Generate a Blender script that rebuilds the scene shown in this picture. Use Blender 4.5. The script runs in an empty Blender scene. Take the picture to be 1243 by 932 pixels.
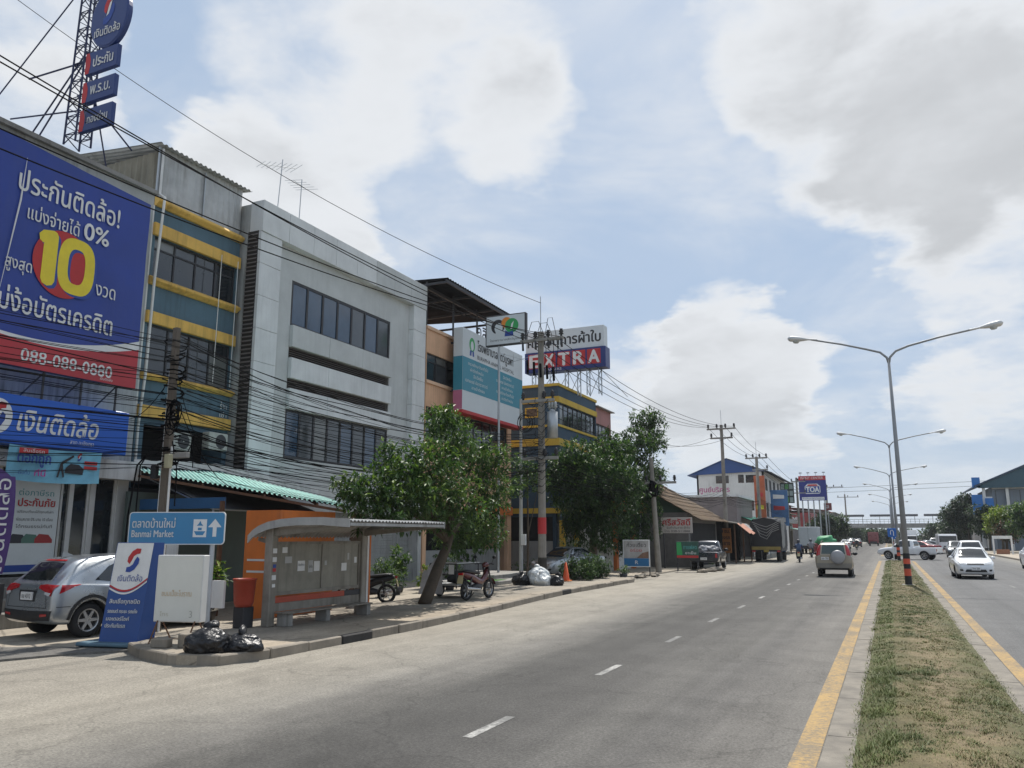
import bpy, bmesh, math, random
from math import radians as R, sin, cos, pi, atan2, hypot, sqrt
from mathutils import Vector, Matrix, noise
from mathutils.bvhtree import BVHTree
random.seed(11)
sc = bpy.context.scene
COL = sc.collection

# ------------------------------------------------------------------ camera
# world: Y runs along the road away from the viewer, X to the right, Z up (metres)
PITCH, YAW, CAMH = 10.798, 24.906, 2.0
cam = bpy.data.cameras.new('camera')
cam.sensor_fit = 'HORIZONTAL'; cam.sensor_width = 36.0
cam.lens = 36.0 * 970.0 / 1243.0
cam.clip_start = 0.1; cam.clip_end = 6000
cam_o = bpy.data.objects.new('camera', cam); COL.objects.link(cam_o)
cam_o.location = (0, 0, CAMH)
cam_o.rotation_euler = (R(90 + PITCH), 0, R(YAW))
sc.camera = cam_o

# ------------------------------------------------------------------ light
SUN_EL = R(58)
SUN_AZ = R(-5)                      # measured from +Y towards +X
sdir = Vector((sin(SUN_AZ) * cos(SUN_EL), cos(SUN_AZ) * cos(SUN_EL), sin(SUN_EL)))
sun = bpy.data.lights.new('sun', 'SUN'); sun.energy = 4.6; sun.angle = R(0.53); sun.color = (1, .955, .89)
sun_o = bpy.data.objects.new('sun', sun); COL.objects.link(sun_o)
sun_o.rotation_euler = sdir.to_track_quat('Z', 'Y').to_euler()
sun_o.location = (0, 0, 60)

w = bpy.data.worlds.new('World'); sc.world = w; w.use_nodes = True
def build_sky():
    nt = w.node_tree; N = nt.nodes; L = nt.links; N.clear()
    out = N.new('ShaderNodeOutputWorld'); bg = N.new('ShaderNodeBackground')
    L.new(bg.outputs[0], out.inputs[0])
    def val(x): 
        n = N.new('ShaderNodeValue'); n.outputs[0].default_value = x; return n.outputs[0]
    def mth(op, a, b=None, c=None, clamp=False):
        n = N.new('ShaderNodeMath'); n.operation = op; n.use_clamp = clamp
        for i, v in enumerate((a, b, c)):
            if v is None: continue
            if isinstance(v, (int, float)): n.inputs[i].default_value = v
            else: L.new(v, n.inputs[i])
        return n.outputs[0]
    def vm(op, a, b=None, out_i=0):
        n = N.new('ShaderNodeVectorMath'); n.operation = op
        for i, v in enumerate((a, b)):
            if v is None: continue
            if isinstance(v, (tuple, Vector)): n.inputs[i].default_value = v
            else: L.new(v, n.inputs[i])
        return n.outputs[out_i]
    def ramp(x, lo, hi, a=0., b=1.):
        n = N.new('ShaderNodeMapRange'); n.interpolation_type = 'SMOOTHSTEP'
        L.new(x, n.inputs[0])
        for i, v in enumerate((lo, hi, a, b)): n.inputs[i + 1].default_value = v
        return n.outputs[0]
    def fbm(vec, scale, detail, rough, off=(0, 0, 0), dist=0.):
        n = N.new('ShaderNodeTexNoise'); n.inputs['Scale'].default_value = scale
        n.inputs['Detail'].default_value = detail; n.inputs['Roughness'].default_value = rough
        n.inputs['Distortion'].default_value = dist
        L.new(vm('ADD', vec, off), n.inputs['Vector']); return n.outputs['Fac']
    def mix(f, a, b):
        n = N.new('ShaderNodeMix'); n.data_type = 'RGBA'
        L.new(f, n.inputs[0])
        for i, v in ((6, a), (7, b)):
            if isinstance(v, tuple): n.inputs[i].default_value = (*v, 1)
            else: L.new(v, n.inputs[i])
        return n.outputs[2]
    tc = N.new('ShaderNodeTexCoord'); d = vm('NORMALIZE', tc.outputs['Generated'])
    sep = N.new('ShaderNodeSeparateXYZ'); L.new(d, sep.inputs[0])
    el = sep.outputs[2]
    # cloud layer: the view direction carried onto a curved deck
    k = mth('DIVIDE', 1.0, mth('ADD', mth('MAXIMUM', el, 0.0), 0.22))
    comb = N.new('ShaderNodeCombineXYZ')
    L.new(mth('MULTIPLY', sep.outputs[0], k), comb.inputs[0]); L.new(mth('MULTIPLY', sep.outputs[1], k), comb.inputs[1])
    L.new(mth('MULTIPLY', el, 1.1), comb.inputs[2])
    deck = comb.outputs[0]
    big = fbm(deck, 1.05, 4, .55, (3.1, 1.7, 0.4), .25)
    fine = fbm(deck, 4.2, 6, .62, (7.3, 2.2, 1.0), .2)
    wisp = fbm(deck, 11.0, 4, .6, (1.3, 9.2, 3.0), .3)
    # individual cloud masses: direction, angular radius, weight
    acc = None
    dw = vm('NORMALIZE', vm('ADD', d, vm('MULTIPLY', vm('SUBTRACT', vec_noise(N, L, deck, vm), (.5, .5, .5)), (.20, .20, .20))))
    for c, rad, wt in CLOUDS:
        a = vm('DOT_PRODUCT', dw, tuple(Vector(c).normalized()), 1)
        m = ramp(a, cos(rad * 1.3), cos(rad * .45), 0., wt)
        acc = m if acc is None else mth('ADD', acc, m)
    base = mth('SUBTRACT', mth('ADD', mth('MULTIPLY', big, .75), mth('ADD', mth('MULTIPLY', fine, .80), mth('MULTIPLY', wisp, .30))), .30)
    dens = mth('ADD', base, acc)
    cover = ramp(dens, .60, 1.16)
    thin = mth('MULTIPLY', ramp(fbm(deck, 1.6, 6, .60, (5.0, 1.0, 2.0), .5), .36, .66, .08, .70), ramp(fine, .3, .62, .45, 1.))
    cover = mth('MAXIMUM', cover, thin)
    thick = ramp(dens, 1.02, 1.5)
    shade = fbm(deck, 1.15, 5, .52, (0.2, 4.4, 6.0), .3)
    lum = mth('SUBTRACT', 1.0, mth('MULTIPLY', thick, ramp(mth('ADD', mth('MULTIPLY', shade, .7), mth('MULTIPLY', fine, .3)), .36, .68, .0, .30)))
    sky = N.new('ShaderNodeTexSky'); sky.sky_type = 'NISHITA'; sky.sun_disc = False
    sky.sun_elevation = SUN_EL; sky.sun_rotation = SUN_AZ
    sky.air_density = 1.0; sky.dust_density = 2.0; sky.ozone_density = 1.2; sky.altitude = 20
    skyc = vm('MULTIPLY', sky.outputs[0], (SKY_S, SKY_S, SKY_S))
    # humid tropical air whitens the blue
    skyc = mix(val(.74), skyc, (.435, .57, .765))
    cc = N.new('ShaderNodeCombineColor')
    for i, v in enumerate((.75, .77, .795)): L.new(mth('MULTIPLY', lum, v), cc.inputs[i])
    col = mix(mth('MULTIPLY', cover, .95), skyc, cc.outputs[0])
    # low haze band
    hz = ramp(el, 0.0, .22, .50, 0.0)
    col = mix(hz, col, (.57, .64, .71))
    L.new(col, bg.inputs[0]); bg.inputs[1].default_value = 1.0
def vec_noise(N, L, vec, vm):
    n = N.new('ShaderNodeTexNoise'); n.inputs['Scale'].default_value = 2.4; n.inputs['Detail'].default_value = 5; n.inputs['Roughness'].default_value = .6
    L.new(vec, n.inputs['Vector']); return n.outputs['Color']
SKY_S = 0.06
def view_dir(px, py):
    p, t = R(PITCH), R(YAW)
    f = Vector((-sin(t) * cos(p), cos(t) * cos(p), sin(p))); r = Vector((cos(t), sin(t), 0)); u = r.cross(f)
    return (f * 970 + r * (px - 621.5) - u * (py - 466)).normalized()
CLOUDS = [(view_dir(400, 70), .13, .30), (view_dir(560, 80), .14, .36), (view_dir(640, 150), .08, .30), (view_dir(940, 60), .11, .30), (view_dir(1060, 130), .14, .42), (view_dir(1190, 190), .13, .42), (view_dir(1100, 270), .07, .28), (view_dir(1243, 60), .12, .3),
          (view_dir(300, 215), .09, .50), (view_dir(400, 275), .08, .5), (view_dir(235, 175), .05, .4), (view_dir(880, 425), .09, .60), (view_dir(960, 450), .08, .5), (view_dir(810, 470), .08, .4), (view_dir(900, 510), .10, .35), (view_dir(1200, 420), .09, .38), (view_dir(1120, 480), .07, .2), (view_dir(30, 130), .06, .3), (view_dir(40, 40), .07, .25),
          (view_dir(640, 300), .16, -.12), (view_dir(770, 170), .09, -.22), (view_dir(210, 110), .07, -.2), (view_dir(740, 330), .10, -.14), (view_dir(1020, 370), .10, -.22), (view_dir(860, 300), .10, -.2), (view_dir(1060, 440), .05, -.2)]
build_sky()

sc.view_settings.view_transform = 'Standard'; sc.view_settings.look = 'None'
sc.view_settings.exposure = 0.14; sc.view_settings.gamma = 1.0; sc.view_settings.use_curve_mapping = False
sc.render.engine = 'CYCLES'
cy = sc.cycles
cy.max_bounces = 6; cy.diffuse_bounces = 3; cy.glossy_bounces = 3; cy.transmission_bounces = 4; cy.transparent_max_bounces = 6
cy.caustics_reflective = False; cy.caustics_refractive = False
cy.use_denoising = True; cy.use_adaptive_sampling = True; cy.adaptive_threshold = 0.01

# ------------------------------------------------------------------ mesh helpers
class MB:
    """collects shapes; build() links them as one mesh object"""
    def __init__(s): s.v = []; s.f = []; s.m = []; s.T = None; s.cur = 0
    def add(s, vs, fs):
        b = len(s.v)
        if s.T is not None: vs = [s.T @ Vector(p) for p in vs]
        s.v += [tuple(p) for p in vs]; s.f += [tuple(i + b for i in q) for q in fs]; s.m += [s.cur] * len(fs)
        return s
    def box(s, x0, x1, y0, y1, z0, z1):
        if x0 > x1: x0, x1 = x1, x0
        if y0 > y1: y0, y1 = y1, y0
        if z0 > z1: z0, z1 = z1, z0
        return s.add([(x0, y0, z0), (x1, y0, z0), (x1, y1, z0), (x0, y1, z0), (x0, y0, z1), (x1, y0, z1), (x1, y1, z1), (x0, y1, z1)],
                     [(0, 3, 2, 1), (4, 5, 6, 7), (0, 1, 5, 4), (1, 2, 6, 5), (2, 3, 7, 6), (3, 0, 4, 7)])
    def bbox(s, x0, x1, y0, y1, z0, z1, b=.01):
        """box with chamfered edges"""
        if x0 > x1: x0, x1 = x1, x0
        if y0 > y1: y0, y1 = y1, y0
        if z0 > z1: z0, z1 = z1, z0
        b = min(b, (x1 - x0) * .45, (y1 - y0) * .45, (z1 - z0) * .45)
        bm = bmesh.new(); bmesh.ops.create_cube(bm, size=1)
        for v in bm.verts: v.co = Vector(((x0 + x1) / 2 + v.co.x * (x1 - x0), (y0 + y1) / 2 + v.co.y * (y1 - y0), (z0 + z1) / 2 + v.co.z * (z1 - z0)))
        bmesh.ops.bevel(bm, geom=list(bm.edges), offset=b, segments=1, affect='EDGES')
        bm.verts.index_update()
        s.add([v.co.copy() for v in bm.verts], [[v.index for v in f.verts] for f in bm.faces]); bm.free(); return s
    def quad(s, *p): return s.add(p, [tuple(range(len(p)))])
    def cyl(s, a, b, r0, r1=None, n=10, cap=True):
        r1 = r0 if r1 is None else r1
        a = Vector(a); b = Vector(b); d = (b - a)
        if d.length < 1e-6: return s
        d.normalize(); u = d.orthogonal().normalized(); w_ = d.cross(u)
        vs = []
        for c, r in ((a, r0), (b, r1)):
            for i in range(n):
                t = 2 * pi * i / n; vs.append(c + u * (cos(t) * r) + w_ * (sin(t) * r))
        fs = [(i, (i + 1) % n, n + (i + 1) % n, n + i) for i in range(n)]
        if cap: fs += [tuple(range(n - 1, -1, -1)), tuple(range(n, 2 * n))]
        return s.add(vs, fs)
    def tube(s, pts, r, n=6, cap=True):
        pts = [Vector(p) for p in pts]; rs = r if isinstance(r, (list, tuple)) else [r] * len(pts)
        vs = []; u = None
        for i, p in enumerate(pts):
            d = (pts[min(i + 1, len(pts) - 1)] - pts[max(i - 1, 0)]).normalized()
            u = d.orthogonal().normalized() if u is None else (u - d * u.dot(d)).normalized()
            w_ = d.cross(u)
            for k in range(n):
                t = 2 * pi * k / n; vs.append(p + u * (cos(t) * rs[i]) + w_ * (sin(t) * rs[i]))
        fs = []
        for i in range(len(pts) - 1):
            for k in range(n): fs.append((i * n + k, i * n + (k + 1) % n, (i + 1) * n + (k + 1) % n, (i + 1) * n + k))
        if cap: fs += [tuple(range(n - 1, -1, -1)), tuple(range((len(pts) - 1) * n, len(pts) * n))]
        return s.add(vs, fs)
    def lathe(s, prof, n=16, o=(0, 0, 0), axis='Z'):
        o = Vector(o); vs = []
        for r, h in prof:
            for k in range(n):
                t = 2 * pi * k / n
                q = Vector((r * cos(t), r * sin(t), h)) if axis == 'Z' else Vector((r * cos(t), h, r * sin(t)))
                vs.append(o + q)
        fs = []
        for i in range(len(prof) - 1):
            for k in range(n):
                f = (i * n + k, i * n + (k + 1) % n, (i + 1) * n + (k + 1) % n, (i + 1) * n + k)
                fs.append(f if axis == 'Z' else f[::-1])
        return s.add(vs, fs)
    def prism(s, poly, y0, y1):
        """polygon in x,z pushed along y"""
        n = len(poly); vs = [(x, y0, z) for x, z in poly] + [(x, y1, z) for x, z in poly]
        fs = [tuple(range(n)), tuple(range(2 * n - 1, n - 1, -1))] + [(i, n + i, n + (i + 1) % n, (i + 1) % n) for i in range(n)]
        return s.add(vs, fs)
    def prismx(s, poly, x0, x1):
        """polygon in y,z pushed along x"""
        n = len(poly); vs = [(x0, y, z) for y, z in poly] + [(x1, y, z) for y, z in poly]
        fs = [tuple(range(n - 1, -1, -1)), tuple(range(n, 2 * n))] + [(i, (i + 1) % n, n + (i + 1) % n, n + i) for i in range(n)]
        return s.add(vs, fs)
    def prismz(s, poly, z0, z1):
        n = len(poly); vs = [(x, y, z0) for x, y in poly] + [(x, y, z1) for x, y in poly]
        fs = [tuple(range(n - 1, -1, -1)), tuple(range(n, 2 * n))] + [(i, (i + 1) % n, n + (i + 1) % n, n + i) for i in range(n)]
        return s.add(vs, fs)
    def grid(s, fn, nu, nv):
        vs = [fn(i / nu, j / nv) for i in range(nu + 1) for j in range(nv + 1)]
        fs = [(i * (nv + 1) + j, (i + 1) * (nv + 1) + j, (i + 1) * (nv + 1) + j + 1, i * (nv + 1) + j + 1) for i in range(nu) for j in range(nv)]
        return s.add(vs, fs)
    def blob(s, c, rx, ry, rz, n=8, seed=0, rough=.12):
        bm = bmesh.new(); bmesh.ops.create_icosphere(bm, subdivisions=2 if n < 12 else 3, radius=1)
        for v in bm.verts:
            k = 1 + rough * noise.noise(v.co * 1.7 + Vector((seed * 3.7, seed, 0))) * 2
            v.co = Vector((c[0] + v.co.x * rx * k, c[1] + v.co.y * ry * k, c[2] + v.co.z * rz * k))
        bm.verts.index_update()
        s.add([v.co.copy() for v in bm.verts], [[v.index for v in f.verts] for f in bm.faces]); bm.free(); return s
    def mesh(s, name, mats, smooth=False):
        me = bpy.data.meshes.new(name); me.from_pydata(s.v, [], s.f); me.update()
        mats = mats if isinstance(mats, (list, tuple)) else [mats]
        for m in mats: me.materials.append(m)
        if len(mats) > 1: me.polygons.foreach_set('material_index', s.m)
        if smooth: me.polygons.foreach_set('use_smooth', [True] * len(me.polygons))
        return me
    def build(s, name, mats, parent=None, smooth=False, recalc=False):
        me = s.mesh(name, mats, smooth)
        if recalc:
            bm = bmesh.new(); bm.from_mesh(me); bmesh.ops.recalc_face_normals(bm, faces=bm.faces); bm.to_mesh(me); bm.free()
        return link(name, me, parent)
def link(name, me, parent=None, loc=None, rot=None):
    o = bpy.data.objects.new(name, me); COL.objects.link(o)
    if parent is not None: o.parent = parent
    if loc is not None: o.location = loc
    if rot is not None: o.rotation_euler = rot
    return o
def tag(o, label=None, cat=None, group=None, kind=None):
    if label: o['label'] = label
    if cat: o['category'] = cat
    if group: o['group'] = group
    if kind: o['kind'] = kind
    return o
def thing(name, label, cat, loc=(0, 0, 0), rotz=0., group=None):
    o = bpy.data.objects.new(name, None); COL.objects.link(o); o.empty_display_size = .2
    o.location = loc; o.rotation_euler = (0, 0, R(rotz)); return tag(o, label, cat, group)
def copy_tree(o, parent=None):
    c = o.copy(); COL.objects.link(c)
    if parent is not None: c.parent = parent
    for ch in list(o.children): copy_tree(ch, c)
    return c
def box_part(name, m, parent, *b, bev=0):
    mb = MB()
    if bev: mb.bbox(*b, b=bev)
    else: mb.box(*b)
    return mb.build(name, m, parent)
def wall_boxes(mb, x0, x1, z0, z1, y0, y1, holes):
    """a wall slab with rectangular openings, cut into non-overlapping boxes"""
    zs = sorted({z0, z1, *[min(max(h[i], z0), z1) for h in holes for i in (2, 3)]})
    for a, b in zip(zs, zs[1:]):
        if b - a < 1e-5: continue
        zc = (a + b) / 2
        hs = sorted((max(h[0], x0), min(h[1], x1)) for h in holes if h[2] < zc < h[3])
        cur = x0
        for h0, h1 in hs:
            if h0 > cur + 1e-5: mb.box(cur, h0, y0, y1, a, b)
            cur = max(cur, h1)
        if cur < x1 - 1e-5: mb.box(cur, x1, y0, y1, a, b)
    return mb

# ------------------------------------------------------------------ materials
MATS = {}
def srgb(r, g, b):
    f = lambda c: (c / 255 / 12.92) if c / 255 <= .04045 else ((c / 255 + .055) / 1.055) ** 2.4
    return (f(r), f(g), f(b))
def M(name, col, rough=.7, var=.12, scale=2.5, bump=0., bscale=30., metal=0., spec=.4, streak=0., dirt=(.10, .09, .075), emit=None, coat=0.):
    if name in MATS: return MATS[name]
    m = bpy.data.materials.new(name); m.use_nodes = True; nt = m.node_tree; N = nt.nodes; L = nt.links
    b = N['Principled BSDF']
    b.inputs['Roughness'].default_value = rough; b.inputs['Metallic'].default_value = metal
    b.inputs['Specular IOR Level'].default_value = spec; b.inputs['Coat Weight'].default_value = coat; b.inputs['Coat Roughness'].default_value = .06
    b.inputs['Base Color'].default_value = (*col, 1)
    if var or streak or bump:
        tc = N.new('ShaderNodeTexCoord'); geo = N.new('ShaderNodeNewGeometry')
        n1 = N.new('ShaderNodeTexNoise'); n1.inputs['Scale'].default_value = scale; n1.inputs['Detail'].default_value = 6; n1.inputs['Roughness'].default_value = .65
        L.new(geo.outputs['Position'] if False else tc.outputs['Object'], n1.inputs['Vector'])
        cr = N.new('ShaderNodeMapRange'); cr.inputs[1].default_value = .3; cr.inputs[2].default_value = .7
        cr.inputs[3].default_value = 1 - var; cr.inputs[4].default_value = 1 + var
        L.new(n1.outputs['Fac'], cr.inputs[0])
        vm = N.new('ShaderNodeVectorMath'); vm.operation = 'SCALE'; vm.inputs[0].default_value = col
        L.new(cr.outputs[0], vm.inputs[3]); c = vm.outputs[0]
        if streak:
            mp = N.new('ShaderNodeMapping'); mp.inputs['Scale'].default_value = (3.2, 3.2, .22); L.new(tc.outputs['Object'], mp.inputs[0])
            n2 = N.new('ShaderNodeTexNoise'); n2.inputs['Scale'].default_value = 1.6; n2.inputs['Detail'].default_value = 7; n2.inputs['Roughness'].default_value = .7
            L.new(mp.outputs[0], n2.inputs['Vector'])
            n3 = N.new('ShaderNodeTexNoise'); n3.inputs['Scale'].default_value = .35; n3.inputs['Detail'].default_value = 4; L.new(tc.outputs['Object'], n3.inputs['Vector'])
            mu = N.new('ShaderNodeMath'); mu.operation = 'MULTIPLY'; L.new(n2.outputs['Fac'], mu.inputs[0]); L.new(n3.outputs['Fac'], mu.inputs[1])
            r2 = N.new('ShaderNodeMapRange'); r2.interpolation_type = 'SMOOTHSTEP'
            r2.inputs[1].default_value = .20; r2.inputs[2].default_value = .40; r2.inputs[3].default_value = 0; r2.inputs[4].default_value = streak
            L.new(mu.outputs[0], r2.inputs[0])
            mx = N.new('ShaderNodeMix'); mx.data_type = 'RGBA'; L.new(r2.outputs[0], mx.inputs[0]); L.new(c, mx.inputs[6]); mx.inputs[7].default_value = (*dirt, 1)
            c = mx.outputs[2]
        L.new(c, b.inputs['Base Color'])
        rr = N.new('ShaderNodeMapRange'); rr.inputs[1].default_value = .3; rr.inputs[2].default_value = .7
        rr.inputs[3].default_value = max(0, rough - .08); rr.inputs[4].default_value = min(1, rough + .08)
        L.new(n1.outputs['Fac'], rr.inputs[0]); L.new(rr.outputs[0], b.inputs['Roughness'])
        if bump:
            n4 = N.new('ShaderNodeTexNoise'); n4.inputs['Scale'].default_value = bscale; n4.inputs['Detail'].default_value = 5; L.new(tc.outputs['Object'], n4.inputs['Vector'])
            bp = N.new('ShaderNodeBump'); bp.inputs['Strength'].default_value = bump; bp.inputs['Distance'].default_value = .02
            L.new(n4.outputs['Fac'], bp.inputs['Height']); L.new(bp.outputs[0], b.inputs['Normal'])
    if emit:
        b.inputs['Emission Color'].default_value = (*col, 1); b.inputs['Emission Strength'].default_value = emit
    MATS[name] = m; return m
def S_(name, r, g, b, **k): return M(name, srgb(r, g, b), **k)
def glass_mat(name, col, rough=.06):
    return M(name, col, rough=rough, var=.25, scale=.8, spec=.9)
# common materials
m_conc = M('concrete', (.30, .29, .27), .85, .18, 1.2, .25, 40, streak=.5)
m_concpole = M('pole concrete', (.27, .25, .22), .85, .2, 3, .3, 60, streak=.6)
m_steel = M('galvanised steel', (.42, .44, .45), .45, .1, 4, metal=.75)
m_dsteel = M('dark steel', (.055, .055, .06), .55, .2, 4, metal=.4)
m_white = M('white paint', (.74, .74, .72), .55, .06, 2, streak=.25)
m_black = M('black plastic', (.018, .018, .02), .5, .15, 6)
m_rubber = M('tyre rubber', (.022, .022, .023), .85, .2, 10)
m_glassd = glass_mat('dark window glass', (.022, .027, .032))
m_glassb = glass_mat('blue window glass', (.035, .065, .11), .04)
m_cable = M('black cable', (.006, .006, .007), .9, .1, 5, spec=.08)
m_white_ink = M('white ink', (.74, .74, .73), .6, .08, 3, streak=.12, dirt=(.45, .44, .42))
m_black_ink = M('black ink', (.03, .03, .035), .6, .03, 4)
m_red_ink = M('red ink', (.47, .035, .037), .6, .12, 2.5)
m_yellow_ink = M('yellow ink', (.76, .60, .04), .55, .08, 3)
m_blue_ink = M('blue ink', (.03, .07, .30), .55, .05, 4)
m_green_ink = M('green ink', (.04, .34, .10), .55, .05, 4)
m_rust = M('rusty steel', (.14, .075, .045), .85, .3, 6, .2, 50)

# ------------------------------------------------------------------ lettering: flat print, each line one part
TXT_N = [0]
def text_mesh(s):
    c = bpy.data.curves.new('lettering', 'FONT'); c.body = s; c.resolution_u = 3
    o = bpy.data.objects.new('lettering', c); COL.objects.link(o)
    dg = bpy.context.evaluated_depsgraph_get()
    me = bpy.data.meshes.new_from_object(o.evaluated_get(dg)); bpy.data.objects.remove(o); bpy.data.curves.remove(c)
    vs = [v.co.copy() for v in me.vertices]; fs = [tuple(p.vertices) for p in me.polygons]; bpy.data.meshes.remove(me)
    return vs, fs
def txt(parent, s, x0, x1, z0, z1, m, y=-.012, bold=0., name='lettering', slant=0., keep=True, tilt=0.):
    """fit the line s into the box x0..x1, z0..z1 of the parent's own x,z plane (front = -y)"""
    vs, fs = text_mesh(s)
    if not vs: return None
    ax, bx = min(v.x for v in vs), max(v.x for v in vs); ay, by = min(v.y for v in vs), max(v.y for v in vs)
    sx = (x1 - x0) / max(bx - ax, 1e-4); sz = (z1 - z0) / max(by - ay, 1e-4)
    if keep: sx = min(sx, sz * 1.35); sz = min(sz, sx * 1.35)
    cx, cz = (x0 + x1) / 2, (z0 + z1) / 2; h = (by - ay) * sz
    mb = MB()
    offs = [(0, 0)] if not bold else [(0, 0), (bold, 0), (-bold, 0), (0, bold * .8), (0, -bold * .8)]
    for k, (dx, dz) in enumerate(offs):
        pv = []
        for v in vs:
            lx = (v.x - (ax + bx) / 2) * sx + dx * h; lz = (v.y - (ay + by) / 2) * sz + dz * h
            lx += slant * lz
            pv.append((cx + lx * cos(tilt) - lz * sin(tilt), y - .002 * k, cz + lx * sin(tilt) + lz * cos(tilt)))
        for fi, f in enumerate(fs):
            dy = .00035 * (fi % 5); mb.add([(pv[i][0], pv[i][1] - dy, pv[i][2]) for i in f], [tuple(range(len(f)))])
    return mb.build(name, m, parent)
def disc(mb, cx, cz, rx, rz, y, n=32, a0=0, a1=2 * pi):
    vs = [(cx + rx * cos(a0 + (a1 - a0) * i / n), y, cz + rz * sin(a0 + (a1 - a0) * i / n)) for i in range(n + 1)]
    if abs(a1 - a0 - 2 * pi) < 1e-6: vs = vs[:-1]
    return mb.add(vs, [tuple(range(len(vs)))])
def flat(parent, name, m, poly, y):
    mb = MB(); mb.add([(x, y, z) for x, z in poly], [tuple(range(len(poly)))]); return mb.build(name, m, parent)
# ------------------------------------------------------------------ ground, roads, kerbs, median
def ground_mat(name, stops, axis=0, wob=.5, wscale=.35, speck=.25, sscale=90., rough=.88, bump=.5, bscale=140., crack=0., patch=.12, along=.06):
    """colour bands across the road (wear, dust), blotches, grit and cracks"""
    m = bpy.data.materials.new(name); m.use_nodes = True; nt = m.node_tree; N = nt.nodes; L = nt.links; b = N['Principled BSDF']
    b.inputs['Roughness'].default_value = rough; b.inputs['Specular IOR Level'].default_value = .3
    tc = N.new('ShaderNodeTexCoord'); sp = N.new('ShaderNodeSeparateXYZ'); L.new(tc.outputs['Object'], sp.inputs[0])
    def noi(scale, det, mapscale=None, rough=.6):
        n = N.new('ShaderNodeTexNoise'); n.inputs['Scale'].default_value = scale; n.inputs['Detail'].default_value = det; n.inputs['Roughness'].default_value = rough
        if mapscale:
            mp = N.new('ShaderNodeMapping'); mp.inputs['Scale'].default_value = mapscale; L.new(tc.outputs['Object'], mp.inputs[0]); L.new(mp.outputs[0], n.inputs['Vector'])
        else: L.new(tc.outputs['Object'], n.inputs['Vector'])
        return n.outputs['Fac']
    def mr(x, a, b_, c, d, smooth=False):
        n = N.new('ShaderNodeMapRange'); n.interpolation_type = 'SMOOTHSTEP' if smooth else 'LINEAR'; L.new(x, n.inputs[0])
        for i, v in enumerate((a, b_, c, d)): n.inputs[i + 1].default_value = v
        return n.outputs[0]
    def mth(op, a, b_):
        n = N.new('ShaderNodeMath'); n.operation = op
        for i, v in enumerate((a, b_)):
            if isinstance(v, (int, float)): n.inputs[i].default_value = v
            else: L.new(v, n.inputs[i])
        return n.outputs[0]
    wv = mth('ADD', mr(noi(wscale, 5, (1, along / .35, 1)), .25, .75, -wob, wob), mr(noi(3.0, 6), .2, .8, -wob * .35, wob * .35))
    x = mth('ADD', sp.outputs[axis], wv)
    lo, hi = stops[0][0], stops[-1][0]
    f = mr(x, lo, hi, 0, 1)
    cr = N.new('ShaderNodeValToRGB'); el = cr.color_ramp.elements
    for i, (p, c) in enumerate(stops):
        e = el[i] if i < 2 else el.new((p - lo) / (hi - lo))
    for e, (p, c) in zip(cr.color_ramp.elements, stops): e.position = (p - lo) / (hi - lo); e.color = (*c, 1)
    L.new(f, cr.inputs[0])
    k = mth('MULTIPLY', mr(noi(.9, 7, None, .7), .25, .75, 1 - patch, 1 + patch), mr(noi(sscale, 3, None, .8), .25, .75, 1 - speck, 1 + speck))
    k = mth('MULTIPLY', k, mr(noi(14., 4, None, .7), .25, .75, 1 - patch * .8, 1 + patch * .8))
    if along < .1:
        k = mth('MULTIPLY', k, mr(noi(1.0, 5, (2.6, .035, 1), .6), .28, .72, .86, 1.14)); k = mth('MULTIPLY', k, mr(noi(.22, 6, None, .75), .30, .48, .80, 1.0, True))
        k = mth('MULTIPLY', k, mr(noi(5.5, 3, (1, .6, 1), .9), .24, .33, .72, 1.0, True))
    if crack:
        vo = N.new('ShaderNodeTexVoronoi'); vo.feature = 'DISTANCE_TO_EDGE'; vo.inputs['Scale'].default_value = .33
        ad = N.new('ShaderNodeVectorMath'); ad.operation = 'ADD'
        nz = N.new('ShaderNodeTexNoise'); nz.inputs['Scale'].default_value = 1.6; nz.inputs['Detail'].default_value = 5; L.new(tc.outputs['Object'], nz.inputs['Vector'])
        L.new(tc.outputs['Object'], ad.inputs[0]); L.new(nz.outputs['Color'], ad.inputs[1]); L.new(ad.outputs[0], vo.inputs['Vector'])
        k = mth('MULTIPLY', k, mr(vo.outputs['Distance'], .0, .012, 1 - crack, 1, True))
    vs = N.new('ShaderNodeVectorMath'); vs.operation = 'SCALE'; L.new(cr.outputs[0], vs.inputs[0]); L.new(k, vs.inputs[3])
    L.new(vs.outputs[0], b.inputs['Base Color'])
    bp = N.new('ShaderNodeBump'); bp.inputs['Strength'].default_value = bump; bp.inputs['Distance'].default_value = .012
    L.new(noi(bscale, 4, None, .7), bp.inputs['Height']); L.new(bp.outputs[0], b.inputs['Normal'])
    MATS[name] = m; return m
DUST = (.315, .295, .262)
m_road = ground_mat('dusty asphalt', [(-16, (.275, .252, .213)), (-9.0, (.285, .26, .216)), (-7.3, (.245, .228, .196)), (-6.3, (.165, .156, .14)), (-5.3, (.082, .079, .073)), (-4.4, (.080, .077, .072)), (-3.4, (.094, .09, .084)),
                                      (-2.7, (.118, .113, .104)), (-2.0, (.112, .107, .10)), (-1.3, (.158, .149, .135)), (-.6, (.185, .174, .156))], wob=.6, crack=.2, speck=.55, sscale=34., bump=.8, patch=.2)
m_road_r = ground_mat('asphalt right', [(1.2, (.155, .152, .147)), (2.4, (.118, .118, .117)), (4.0, (.132, .131, .13)), (6.0, (.118, .118, .117)), (8.0, (.145, .142, .136)), (9.8, (.22, .207, .18))], wob=.4, speck=.5, sscale=34., bump=.7, patch=.15)
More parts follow.
